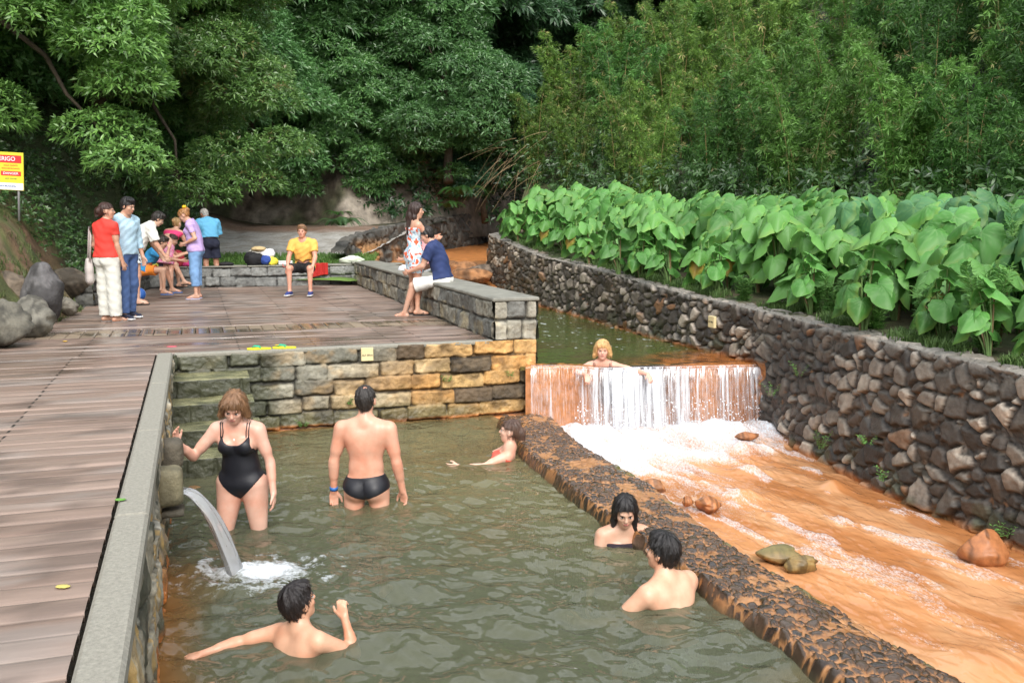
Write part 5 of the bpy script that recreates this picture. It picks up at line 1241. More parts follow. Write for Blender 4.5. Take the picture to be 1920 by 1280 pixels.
person('person in a pink top and white trousers sitting on the parapet behind the floral dress',(p[0],p[1],0),72,H=1.6,sex='f',h=.011,hair=(.06,.03,.02),hairstyle='bun',head=(0,-10),spine=(0,.2,1),skin=(.6,.37,.27),anchor=('hip',pz+.02),
   arms=[((.15,.4,-1),(-.1,1,-.2)),((-.15,.4,-1),(.1,1,-.2))],legs=[((.12,1,-.12),(.0,.05,-1)),((-.1,1,-.12),(0,.15,-1))],
   wear=[top(cloth((.80,.36,.38)),sleeve=.6,loose=.05),bottom(cloth((.72,.74,.80)),leg=1.9,flare=.015)],shoes=('flip',cloth((.5,.4,.3))))
# --- bathers
J=person('woman in a black swimsuit wading down the steps with one hand raised',(-2.06,6.93,0),178,H=1.64,sex='f',fat=1.16,h=.0062,hair=(.20,.105,.05),hairstyle='bob',head=(4,-26,-5),spine=(0,.12,1),bend=(0,.20,1),anchor=('feet',-.55),skin=(.70,.43,.33),
   arms=[((.66,.22,-.78),(.18,.72,.60)),((-.32,-.05,-1),(-.14,.22,-1))],legs=[((.12,.12,-1),(.02,-.1,-1)),((-.08,.02,-1),(0,-.1,-1))],hands=[(.1,.25,1),None],palm=[(-.6,.3,.2),None],wear=[swimsuit(BLK)],finger=.3)
b=MB(); S=J['S']; q=[J['nb']+J['sd2']*x*S+J['fw2']*y*S+J['up2']*z*S for x,y,z in((-.052,.02,.02),(-.035,.068,-.035),(0,.098,-.095),(.035,.068,-.035),(.052,.02,.02))]; b.tube(q,.0018,5,col=(.25,.2,.15)); b.ell(q[2],(.011,.006,.013),None,8,6,(.8,.75,.65)); b.make('necklace',surf('jewel',attr=True,bump=0,rough=.3),J['root'],inv=False)
J=person('man in black swim briefs standing in the pool, seen from behind, blue wristband',(-1.19,7.42,0),-4,H=1.78,fat=1.03,h=.0062,hair=(.03,.025,.022),hairstyle='balding',head=(3,0),anchor=('feet',-.79),skin=(.66,.37,.26),
   arms=[((.22,-.05,-1),(.14,.22,-1)),((-.26,-.02,-1),(-.05,.10,-1))],legs=[((.06,.0,-1),(.02,-.0,-1)),((-.08,.0,-1),(0,0,-1))],palm=[(-.5,-.9,0),(.3,-1,0)],wear=[swimsuit(BLK,kind='brief')],finger=.45)
b=MB(); ad=unit(J['wr'][1]-J['el'][1]); b.tube([J['wr'][1]-ad*.035,J['wr'][1]-ad*.006],.0335,14,(.03,.16,.50)); b.make('wristband',surf('band',attr=True,bump=0,rough=.4),J['root'],inv=False)
person('smiling woman with wet tied hair swimming beside the upper end of the causeway',(-.21,9.02,0),88,H=1.64,sex='f',h=.008,hair=(.09,.05,.035),hairstyle='pony',head=(-8,6),spine=(0,-.45,1),anchor=('neck',.085),skin=(.72,.45,.34),
   arms=[((.25,.9,-.5),(.0,1,-.1)),((-.35,.9,-.35),(-.1,1,.02))],legs=[((.1,1,-.25),(.0,1,-.1)),((-.1,1,-.2),(0,1,-.2))],wear=[band(cloth((.7,.12,.08)),.28,.42)])
person('blond woman in black resting her arms on the lip of the weir',(1.10,11.28,0),176,H=1.63,sex='f',h=.008,hair=(.62,.38,.16),hairstyle='bob',head=(0,-4),spine=(0,.25,1),anchor=('neck',.60),skin=(.72,.42,.32),
   arms=[((.55,.65,-.12),(-.55,.8,-.05)),((-.8,.45,-.1),(-.62,.75,-.06))],palm=[(0,0,-1),(0,0,-1)],hands=[(-.1,.8,-.5),(-.3,.8,-.5)],legs=[((.1,-.6,-1),(.0,-.7,-1)),((-.1,-.3,-1),(0,-.9,-1))],wear=[swimsuit(BLK)],feet=False)
person('young woman with wet dark hair and halter bikini looking down in the pool',(.80,6.60,0),192,H=1.62,sex='f',h=.0062,hair=(.012,.01,.01),hairstyle='longwet',head=(-12,-20),spine=(0,.10,1),anchor=('neck',.10),skin=(.60,.37,.26),
   arms=[((.35,.25,-1),(.3,.5,-.7)),((-.25,.25,-1),(-.2,.6,-.7))],legs=[((.1,.5,-1),(.0,-.4,-1)),((-.1,.5,-1),(0,-.4,-1))],wear=[band(cloth((.02,.012,.02)),.27,.40),bottom(cloth((.16,.03,.09)),leg=.1)],finger=.4)
J=person('young man seen from behind with cord necklace facing the girl in the pool',(1.04,5.40,0),38,H=1.72,h=.0062,hair=(.012,.01,.01),hairstyle='short',head=(18,4),spine=(.05,.30,1),bend=(0,.38,1),anchor=('neck',.12),skin=(.66,.40,.27),
   arms=[((.3,.4,-1),(0,.8,-.4)),((-.62,.6,-.9),(-.2,.9,-.22))],legs=[((.2,.9,-.5),(.0,-.3,-1)),((-.2,.9,-.5),(0,-.3,-1))],wear=[bottom(cloth((.45,.5,.5),kind='pattern'),leg=.8)])
b=MB(); th=np.linspace(0,2*np.pi,19); c0=J['nb']+J['up2']*.035; b.tube([c0+(J['sd2']*math.cos(t)*.058+J['fw2']*(math.sin(t)*.06+.004)+J['up2']*(-.014*math.sin(t))) for t in th],.0035,5,(.6,.55,.45),cap=False); b.make('necklace',surf('cord',attr=True,bump=0),J['root'],inv=False)
person('dark haired boy in blue trunks swimming nearest the camera with one hand raised',(-1.20,4.78,0),-34,H=1.42,h=.0055,hair=(.014,.01,.01),hairstyle='short',head=(-12,14),spine=(-.1,.28,1),anchor=('neck',.09),skin=(.66,.38,.25),
   arms=[((.40,.70,-.48),(-.42,.05,1)),((-.62,-.62,-.16),(-.35,-.95,-.06))],legs=[((.3,.5,-1),(.1,-.5,-.9)),((-.3,.4,-1),(-.1,-.7,-.7))],palm=[(-.3,.7,0),(0,0,-1)],finger=.6,wear=[bottom(cloth((.10,.50,.78)),leg=.8,flare=.01)])
# ================================================================ things lying about, signs
def softblob(name,label,c,r,col,cat,seed=0,rz=0,amp=.22,flatb=True,mat=None,group=None,parts=None):
    c_,s_=math.cos(rz),math.sin(rz); b=MB()
    def fn(V): return (1+amp*(fbm(V[:,0]*2.4+seed,V[:,1]*2.4+V[:,2]*2+seed,seed,4)-.5)*2+.07*np.sin(V[:,0]*13+V[:,2]*9+seed)*np.sin(V[:,1]*12))
    b.ell((0,0,r[2]*.72),r,[[c_,-s_,0],[s_,c_,0],[0,0,1]],28,20,col,fn)
    V=b.V[0]; V[:,2]=np.maximum(V[:,2],0.0); b.V=[V]
    o=b.make(name,mat or CLO,label=label,cat=cat,group=group); o.location=c; return o
CLO=surf('soft_cloth',attr=True,rough=.85,bump=.5,bscale=18,vary=.12,vscale=6,bdist=.01)
PLA=surf('plastic',attr=True,rough=.45,bump=.15,bscale=40,vary=.05,bdist=.003)
zs=1.345
def sw_(px_,v=10.28):
    # point on top of the far seat wall under a pixel column
    d=at(px_,640,0); kx=(px_-960)/F_PX
    # solve along the wall line
    best=min(np.linspace(-1,3.6,400),key=lambda u:abs(uv(u,v)[0]/(uv(u,v)[1]*math.cos(PITCH)-(zs-CAMZ)*math.sin(PITCH))-kx)); return uv(best,v,zs)
p=sw_(476); softblob('bag','black holdall standing in the heap of bags on the far seat wall',p,(.20,.14,.17),(.012,.012,.014),'bag',1,.3)
p=sw_(484,10.35); softblob('towel','white and dark striped towel stuffed on top of the black holdall',(p[0],p[1],p[2]+.20),(.20,.12,.08),(.6,.57,.5),'towel',2,.3)
p=sw_(480,10.3); softblob('straw_hat','straw coloured sun hat on top of the heap of bags',(p[0]+.06,p[1],p[2]+.30),(.15,.12,.06),(.55,.42,.22),'hat',3)
p=sw_(503,10.3); softblob('plastic_bag','white crumpled plastic bag on the heap beside the straw hat',(p[0]-.02,p[1],p[2]+.16),(.17,.13,.11),(.80,.80,.80),'bag',4,.2,.3,mat=PLA)
p=sw_(497,10.22); softblob('bag','blue bag wedged between the black holdall and yellow bag',(p[0],p[1],p[2]+.02),(.15,.10,.11),(.03,.07,.30),'bag',5,-.5)
p=sw_(510,10.22); softblob('bag','yellow bag at the right end of the heap on the seat wall',p,(.13,.11,.10),(.78,.66,.06),'bag',6,.1)
p=sw_(424); softblob('shoes','pair of black sandals left on the seat wall beside the older man',p,(.16,.07,.045),(.02,.02,.022),'sandals',7)
p=sw_(352,10.25); softblob('bag','magenta bundle on the seat wall beside the bending girl',p,(.14,.10,.07),(.62,.05,.22),'bag',8)
p=sw_(333,10.25); softblob('backpack','red and blue backpack on the seat wall in front of the bending girl',p,(.16,.13,.20),(.45,.04,.06),'backpack',9)
# cooler tray: white with red handle
p=sw_(535,10.25); r_=empty('cool_box',p,UVYAW,label='flat white cool box with red handle on the seat wall left of the sitting man',cat='cool box')
b=MB(); b.box((0,0,.035),(.145,.11,.033),None,(.78,.79,.80),bev=.012); b.make('box',PLA,r_,smooth=False,inv=False)
b=MB(); b.box((0,0,.076),(.152,.117,.009),None,(.85,.85,.86),bev=.005); b.make('lid',PLA,r_,smooth=False,inv=False)
b=MB(); b.tube([(-.06,-.12,.03),(-.055,-.155,-.03),(0,-.16,-.045),(.055,-.155,-.03),(.06,-.12,.03)],.008,6,(.55,.03,.02)); b.make('handle',PLA,r_,inv=False)
# red towel draped over the front of the wall
U,Q=np.meshgrid(np.linspace(2.66,3.02,40),np.linspace(0,1,36),indexing='ij')
q=Q*.62; fold=.012*np.sin(U*60+Q*2)+.008*np.sin(U*110); vv=np.where(q<.36,10.47-q,10.10-.03-.02*Q)-np.where(q<.36,0,fold+.02); zz=np.where(q<.36,1.358+fold*.4,1.358-(q-.36)*1.0+.03*np.sin(U*9))
P=np.concatenate([(O0+U[...,None]*UA+vv[...,None]*VA),zz[...,None]],-1); off=np.array([VA[0]*-.01,VA[1]*-.01,.006])
F1=gridfaces(40,36); mk('towel',np.concatenate([P.reshape(-1,3),(P+off).reshape(-1,3)]),np.concatenate([F1,F1[:,::-1]+1440]),CLO,col=np.broadcast_to([.45,.02,.015],(2880,3)),label='dark red towel draped over the seat wall right of the sitting man',cat='towel')
p=sw_(672,10.32); softblob('towel','pale green and white towel crumpled at the right end of the seat wall',p,(.26,.14,.10),(.62,.68,.55),'towel',10,.3,.35)
# on the deck
p=at(634,531,.905); softblob('clothes','pink crumpled clothes on the deck below the seat wall',p,(.15,.10,.06),(.75,.30,.42),'clothes',11)
p=at(656,531,.905); softblob('clothes','crumpled navy denim on the deck beside the pink clothes',p,(.17,.11,.065),(.04,.07,.20),'clothes',12)
p=at(679,532,.905); softblob('clothes','flat dark cloth on the deck right of the denim',p,(.14,.08,.03),(.02,.022,.035),'clothes',13)
p=at(500,534,.905); softblob('shoes','black sandals on the deck under the heap of bags',p,(.18,.07,.035),(.015,.015,.018),'sandals',14)
p=at(262,563,.905); b=MB(); b.ell((0,0,.11),(.11,.11,.11),None,20,14,(.8,.82,.85)); V=b.V[0]; b.C=[np.where((np.sin(np.arctan2(V[:,1],V[:,0])*3)>0)[:,None],np.array([.78,.8,.83]),np.array([.04,.16,.55]))]
o=b.make('ball',PLA,label='white and blue ball on the deck at the feet of the bather under the towel',cat='ball'); o.location=p
p=at(300,655,0); 
# yellow flip flops at the pool edge
pf=uv(1.05,.05,.908); fl=empty('flip_flops',pf,UVYAW,label='pair of yellow flip flops with green straps on the pool edge above the steps',cat='flip flops')
for i,(dx,a) in enumerate([(-.13,R(84)),(.14,R(76))]):
    th=np.linspace(0,2*np.pi,26,endpoint=False); ox=.045*np.cos(th)*(1+.18*np.sin(th));oy=.13*np.sin(th); c_,s_=math.cos(a),math.sin(a)
    X=ox*c_-oy*s_+dx;Y=ox*s_+oy*c_; n=26; V=np.concatenate([np.stack([X,Y,np.full(n,z)],1) for z in(0.002,.02)]); V=np.vstack([V,[[dx,0,.02]]])
    b=MB(); b.add(V,[np.array([[j,(j+1)%n,(j+1)%n+n,j+n] for j in range(n)]),np.array([[n+j,n+(j+1)%n,2*n] for j in range(n)])],(.78,.70,.04)); s_o=b.make('sandal',PLA,fl,smooth=False,inv=False)
    b=MB(); T=lambda x,y,z:(x*c_-y*s_+dx,x*s_+y*c_,z)
    for sg in(1,-1): b.tube([T(0,.075,.022),T(.022*sg,.05,.042),T(.04*sg,.0,.035),T(.042*sg,-.02,.018)],.006,6,(.02,.45,.28))
    b.make('strap',PLA,s_o,inv=False)
p=at(322,650,.905); softblob('leaf','small pink leaf lying on the wet boards near the top of the steps',(p[0],p[1],.903),(.06,.04,.006),(.7,.10,.16),'leaf',15)
for i,(px_,py_,c,lb) in enumerate([(122,640,(.75,.45,.05),'orange fallen leaf at the left edge of the boards'),(520,647,(.7,.55,.05),'yellow fallen leaf on the boards by the flip flops'),(226,937,(.12,.30,.05),'small green sprig on the pool coping'),(118,1100,(.5,.42,.12),'tiny straw coloured leaf on the near boards'),(258,512,(.6,.5,.3),'x')][:4]):
    p=at(px_,py_,.905 if i!=2 else .93); softblob('leaf',lb,(p[0],p[1],p[2]),(.028,.018,.004),c,'leaf',20+i)
# shoulder bag of the woman in red
rp=np.array(red); c=rp+np.array([-.24,-.02,1.0-.9+.9-.0]); 
bg_=empty('shoulder_bag',(rp[0]-.25,rp[1]-.02,1.60),R(-60),label='pale grey beige shoulder bag hanging behind the woman in red',cat='bag')
b=MB(); b.ell((0,0,0),(.15,.07,.24),None,24,18,(.52,.47,.44),fn=lambda V:(1/np.maximum((np.abs(V)**3.2).sum(1)**(1/3.2),1e-3)*.78)*(1+.05*np.sin(V[:,2]*9))); b.make('bag_body',CLO,bg_,inv=False)
b=MB(); b.tube([(-.11,0,.15),(-.07,.02,.40),(.03,.03,.62),(.12,.03,.50),(.12,0,.15)],.014,6,(.48,.43,.40),flat=.5); b.make('shoulder_strap',CLO,bg_,inv=False)
# ---- writing
def text(name,s,size,M4,mat,parent,align='CENTER',ext=.0008,sx=1):
    c=bpy.data.curves.new(name,'FONT'); c.body=s; c.size=size; c.align_x=align; c.align_y='CENTER'; c.extrude=ext; c.offset=size*.012
    o=bpy.data.objects.new(name,c); COL.objects.link(o); dg=bpy.context.evaluated_depsgraph_get(); me=bpy.data.meshes.new_from_object(o.evaluated_get(dg)); COL.objects.unlink(o); bpy.data.objects.remove(o)
    o=bpy.data.objects.new(name,me); COL.objects.link(o); me.materials.clear(); me.materials.append(mat); o.parent=parent; o.matrix_local=M4@Matrix.Diagonal((sx,1,1,1)); return o
def flat(c): return surf('paint',c,attr=False,rough=.55,bump=0,vary=.06)
BLKP=flat((.03,.03,.03)); CRM=surf('plaque',(.72,.60,.33),attr=False,rough=.7,bump=.3,vary=.1); REDP=flat((.62,.03,.03)); YEL=flat((.75,.62,.04)); WHP=flat((.78,.80,.82)); GRP=flat((.06,.22,.08))
# ALT. 80cm plaque
pc=uv(2.09,-.052,.815); pq=empty('depth_plaque',pc,UVYAW,label='square cream plaque reading ALT 80cm on the front wall of the pool',cat='sign')
b=MB(); b.box((0,0,0),(.068,.012,.075),None,(1,1,1),bev=.003); b.make('plate',CRM,pq,smooth=False,inv=False)
text('lettering','ALT 80cm',.030,Matrix.Translation((0,-.0135,-.01))@Matrix.Rotation(R(90),4,'X'),BLKP,pq,sx=.95)
# plaque on the right wall
yq=12.1; xq=float(RWx(yq)); tx=float(RWx(yq+.3)-RWx(yq-.3)); an_=math.atan2(.6,tx); pq=empty('depth_plaque',(xq-.055,yq-.02,1.0),an_-math.pi,label='small cream plaque on the dark rubble wall above the upper pool',cat='sign')
b=MB(); b.box((0,0,0),(.07,.02,.075),None,(1,1,1),bev=.004); b.make('plate',CRM,pq,smooth=False,inv=False)
text('lettering','ALT 80cm',.028,Matrix.Translation((0,-.0215,0))@Matrix.Rotation(R(90),4,'X'),BLKP,pq,sx=.95)
# danger sign on the bank
Y0=14.5; k=Y0/1750.; X1=(57-960)*k; Z1=2.33+(410-288)*k; Z0=2.33+(410-357)*k; wS=.58; hS=(Z1-Z0)+.0
sg=empty('warning_sign',(X1-wS/2,Y0,(Z0+Z1)/2),R(2),label='yellow warning sign reading PERIGO and DANGER on the left bank under the tree',cat='sign'); sg.rotation_euler=(0,R(3),R(2))
b=MB(); b.box((0,.006,0),(wS/2,.006,hS/2),None,(1,1,1)); b.make('board',YEL,sg,smooth=False,inv=False)
def rect(name,x0,x1,z0,z1,mat,d=.003):
    if name=='red_panel': x0*=.80;x1*=.84
    b=MB(); b.box(((x0+x1)/2,-d/2,(z0+z1)/2),((x1-x0)/2,d/2,(z1-z0)/2)); b.make(name,mat,sg,smooth=False,inv=False)
rect('red_panel',-.30,.31,hS*.22,hS*.42,REDP); rect('white_panel',-wS/2+.004,wS/2-.004,-hS*.49,-hS*.31,WHP); rect('red_panel',-.06,.30,-hS*.12,hS*.0,REDP)
RX=Matrix.Rotation(R(90),4,'X')
text('lettering','PERIGO',.088,Matrix.Translation((0.025,-.0045,hS*.32))@RX,WHP,sg,sx=.98)
text('lettering','DANGER',.050,Matrix.Translation((.10,-.0045,-hS*.06))@RX,WHP,sg,sx=1.15)
for i,(s_,z_,sz) in enumerate([('AGUA QUENTE',.15,.030),('SOLO ESCALDANTE',.07,.030),('HOT WATER',-.20,.030)]): text('lettering',s_,sz,Matrix.Translation((.10,-.0015,hS*z_))@RX,REDP if i<2 else GRP,sg)
text('lettering','CAMARA MUNICIPAL',.034,Matrix.Translation((.02,-.0045,-hS*.40))@RX,flat((.05,.1,.3)),sg)
b=MB(); b.add([(-.285,-.003,-.12*hS/.48),(-.075,-.003,-.12*hS/.48),(-.18,-.003,.20*hS/.48)],[np.array([[0,1,2]])]); b.make('warning_triangle',BLKP,sg,smooth=False,inv=False)
b=MB(); b.add([(-.26,-.0045,-.10*hS/.48),(-.10,-.0045,-.10*hS/.48),(-.18,-.0045,.15*hS/.48)],[np.array([[0,1,2]])]); b.make('warning_triangle',GRP,sg,smooth=False,inv=False)
for x_ in(-.2,.2):
    b=MB(); b.tube([(x_,.03,-.75),(x_,.03,hS/2)],.018,8,(.3,.3,.3)); b.make('post',PLA,sg,inv=False)
# dry twigs hanging at the channel bend
rg=np.random.default_rng(3); b=MB()
for i in range(34):
    Y0=29+rg.uniform(-1.5,1.5); px0=rg.uniform(930,1040);py0=rg.uniform(240,330); p0=np.array([(px0-960)/1750*Y0,Y0,2.33+(410-py0)/1750*Y0]); L_=rg.uniform(.6,1.7); d=nrm(np.array([-.8+rg.normal(0,.3),-.2,-.55+rg.normal(0,.25)])); P=p0+d*np.linspace(0,L_,6)[:,None]; P[:,2]-=np.linspace(0,1,6)**2*.25*L_; b.tube(P,np.linspace(.008,.003,6),4,(.30,.22,.12),cap=False)
b.make('dry_branches',BARK,label='tangle of dry brown branches hanging left of the bamboo over the channel',cat='branches')
# ================================================================ plants
def leafmat(name,rough=.45,trans=.25,spec=.5,vary=.2):
    m,n,out=nmat(name);L=n.links.new; p=N(n,'ShaderNodeBsdfPrincipled',Roughness=rough); p.inputs['Specular IOR Level'].default_value=spec
    a=N(n,'ShaderNodeAttribute',attribute_name='Col'); oi=N(n,'ShaderNodeObjectInfo'); mr=N(n,'ShaderNodeMapRange'); mr.inputs['To Min'].default_value=1-vary;mr.inputs['To Max'].default_value=1+vary
    L(oi.outputs['Random'],mr.inputs[0]); mx=N(n,'ShaderNodeMix',data_type='RGBA',blend_type='MULTIPLY');mx.inputs[0].default_value=1;L(a.outputs['Color'],mx.inputs[6]);L(mr.outputs[0],mx.inputs[7])
    L(mx.outputs[2],p.inputs['Base Color']); tr=N(n,'ShaderNodeBsdfTranslucent');L(mx.outputs[2],tr.inputs[0]);ms=N(n,'ShaderNodeMixShader');ms.inputs[0].default_value=trans
    L(p.outputs[0],ms.inputs[1]);L(tr.outputs[0],ms.inputs[2]);L(ms.outputs[0],out.inputs[0]); return m
LM=leafmat('tree_leaf',.36,trans=.32,spec=.75); LMB=leafmat('bamboo_leaf',.45,trans=.4); LMT=leafmat('broad_leaf',.52,trans=.25,spec=.45); LMG=leafmat('grass_blade',.6,trans=.3)
def whorls(P,A,k,L,W,el=(50,85),droop=.25,rg=None,c0=(.03,.08,.02),c1=(.07,.16,.04),tip=None,lj=.3):
    "k lance leaves round each twig tip; returns V,F,C"
    n=len(P);P=np.repeat(P,k,0);A=nrm(np.repeat(A,k,0)); m=len(P)
    ref=np.where(np.abs(A[:,2:3])<.9,np.array([[0,0,1.]]),np.array([[1.,0,0]])); e1=nrm(np.cross(A,ref));e2=np.cross(A,e1)
    th=np.tile(np.arange(k)*2*np.pi/k,n)+np.repeat(rg.uniform(0,6.3,n),k)+rg.normal(0,.35,m); e=np.radians(rg.uniform(el[0],el[1],m))
    d=nrm(A*np.cos(e)[:,None]+(e1*np.cos(th)[:,None]+e2*np.sin(th)[:,None])*np.sin(e)[:,None])
    Ls=(L*rg.uniform(1-lj,1+lj,m))[:,None]; s=nrm(np.cross(d,A)+rg.normal(0,.25,(m,3))); dz=np.array([[0,0,-1.]])
    b=P+d*Ls*.06; c=P+d*Ls*.5+dz*Ls*droop*.25; t=P+d*Ls+dz*Ls*droop
    V=np.stack([b,c+s*W*.5*Ls/L,t,c-s*W*.5*Ls/L],1).reshape(-1,3); F=np.arange(m*4).reshape(-1,4)
    q=rg.random(n)**1.3; q=np.clip(np.repeat(q,k)+rg.normal(0,.12,m),0,1)[:,None]
    C=np.array(c0)*(1-q)+np.array(c1)*q
    if tip is not None:
        z=np.repeat(rg.random(n)<tip[1],k)[:,None]; C=np.where(z,np.array(tip[0])*(.7+.5*q),C)
    return V,F,np.repeat(C,4,0)
def ellpts(n,c,r,rg,lowcut=-.35,shell=.25,flat=0):
    v=nrm(rg.normal(size=(int(n*1.9),3))); v=v[v[:,2]>lowcut][:n]
    k=1-shell*rg.random(len(v))**1.5
    return np.asarray(c)+v*np.asarray(r)*k[:,None],nrm(v/np.asarray(r))
def limb(b,p0,p1,r0,r1,rg,col,n=7,sag=.0,seg=8):
    t=np.linspace(0,1,n)[:,None]; P=np.asarray(p0)*(1-t)+np.asarray(p1)*t; L=np.linalg.norm(np.asarray(p1)-p0)
    P[1:-1]+=rg.normal(0,L*.035,(n-2,3)); P[:,2]+=np.sin(t[:,0]*np.pi)*sag*L; b.tube(P,np.linspace(r0,r1,n),seg,col); return P
def tree(label,base,clumps,nleaf,L,W,k=7,c0=(.03,.08,.02),c1=(.07,.16,.04),tip=None,group=None,seed=1,el=(50,85),droop=.25,cat='tree',up=.5,tr=.16,bark=(.09,.07,.05),name='broadleaf_tree',lowcut=-.35,shell=.3):
    "clumps: list of (dx,dy,dz,rx,ry,rz) relative to the base"
    rg=np.random.default_rng(seed); root=empty(name,base,0,label=label,cat=cat,group=group)
    cl=np.array(clumps); vol=(cl[:,3]*cl[:,5]); vol/=vol.sum(); PP=[];AA=[]
    for c,v in zip(cl,vol):
        p,a=ellpts(max(8,int(nleaf*v)),c[:3],c[3:6],rg,lowcut,shell); PP.append(p);AA.append(nrm(a+np.array([0,0,up])+rg.normal(0,.2,a.shape)))
    V,F,C=whorls(np.concatenate(PP),np.concatenate(AA),k,L,W,el,droop,rg,c0,c1,tip)
    mk('crown',V,F,LM,root,col=C,inv=False,smooth=False)
    b=MB(); top=cl[:,:3].mean(0); top[2]=cl[:,2].max()*.8
    limb(b,(0,0,-.4),top*[.7,.7,1],tr,tr*.35,rg,bark,9)
    for c in cl[rg.permutation(len(cl))[:min(len(cl),16)]]:
        t=rg.uniform(.3,.75); limb(b,top*[.7,.7,1]*t,c[:3],tr*.4,.02,rg,bark,6,.06,6)
    b.make('trunk',BARK,root,inv=False)
    return root
def clump_env(c,r,n,size,seed,flat=.55,front=True):
    "clump ellipsoids spread over an ovoid envelope"
    rg=np.random.default_rng(seed); v=nrm(rg.normal(size=(n*3,3))); v=v[v[:,2]>-.75][:n]; k=rg.uniform(.45,1.,len(v))
    P=np.asarray(c)+v*np.asarray(r)*k[:,None]; s=size*rg.uniform(.7,1.35,len(v))
    return [(*p,a,a,a*flat*rg.uniform(.8,1.2)) for p,a in zip(P,s)]
def copytree(root,loc,rz,scl,label=None,group=None):
    r=root.copy(); COL.objects.link(r); r.location=loc; r.rotation_euler=(0,0,rz); r.scale=scl if hasattr(scl,'__len__') else (scl,)*3
    if label: r['label']=label
    if group: r['group']=group
    for ch in root.children:
        c=ch.copy(); COL.objects.link(c); c.parent=r
    return r
DG=((.08,.20,.06),(.17,.36,.10)); MG=((.10,.23,.05),(.23,.44,.10))
t0=bankp(3.6,3.2)
tree('tall evergreen with long glossy leaves whose crown overhangs the yellow sign and left bank',(-10.1,16.3,3.2),clump_env((.9,.4,4.1),(3.5,2.7,3.6),135,.72,11,flat=.75)+[(2.9,.6,.6,.9,.9,.5),(3.2,.2,2.2,.8,.8,.5),(3.4,.4,1.4,.8,.8,.5),(3.6,-.2,.1,.7,.6,.35),(-1.5,-.5,1.2,1.2,1,.8),(-.2,-.8,1.5,1.2,1,.8),(.8,0,.9,1.1,1,.7),(-2.5,-.3,2.2,1.2,1,.9)],52000,.125,.034,k=5,el=(20,85),c0=MG[0],c1=MG[1],seed=11,tr=.22)
tree('spreading evergreen with pale leaf tips hanging over the group of bathers on the deck',(-9.4,21.6,3.4),clump_env((1.3,.2,3.2),(2.9,2.3,3.9),125,.72,12,flat=.75)+[(3.2,-.6,.3,1.,.9,.5),(2.2,-1.2,-.3,.9,.9,.45),(4.0,-.3,1.5,.8,.8,.5),(3.5,-.5,-.3,.9,.8,.4),(2.7,-1.0,-.6,.8,.7,.35),(4.3,-.6,.5,.8,.7,.45),(1.0,-1.6,-.2,.9,.8,.4)],48000,.125,.033,k=5,el=(20,85),c0=MG[0],c1=(.24,.44,.11),seed=12,tip=((.26,.24,.08),.04),tr=.2)
tree('dark rounded evergreen just left of the middle of the back bank',(-6.0,30.2,4.4),clump_env((.2,-.6,1.3),(2.25,1.7,3.9),120,.6,13,flat=.65),30000,.145,.038,k=5,el=(20,85),c0=DG[0],c1=DG[1],seed=13,tr=.15)
tree('largest dark evergreen with tiered drooping foliage above the cave of the rock face',(-3.3,31.2,4.4),clump_env((.1,-.6,1.9),(2.85,2.0,4.7),165,.64,14,flat=.6),42000,.145,.038,k=5,el=(20,85),c0=DG[0],c1=(.15,.34,.09),seed=14,tr=.2)
tree('blue green feathery tree hanging over the upstream channel right of the dark evergreen',(-.9,31.5,2.6),clump_env((-.2,0,2.5),(1.6,1.4,2.8),66,.55,15,flat=.65),20000,.13,.032,k=5,el=(20,85),c0=(.04,.12,.06),c1=(.10,.25,.12),seed=15,tr=.12)
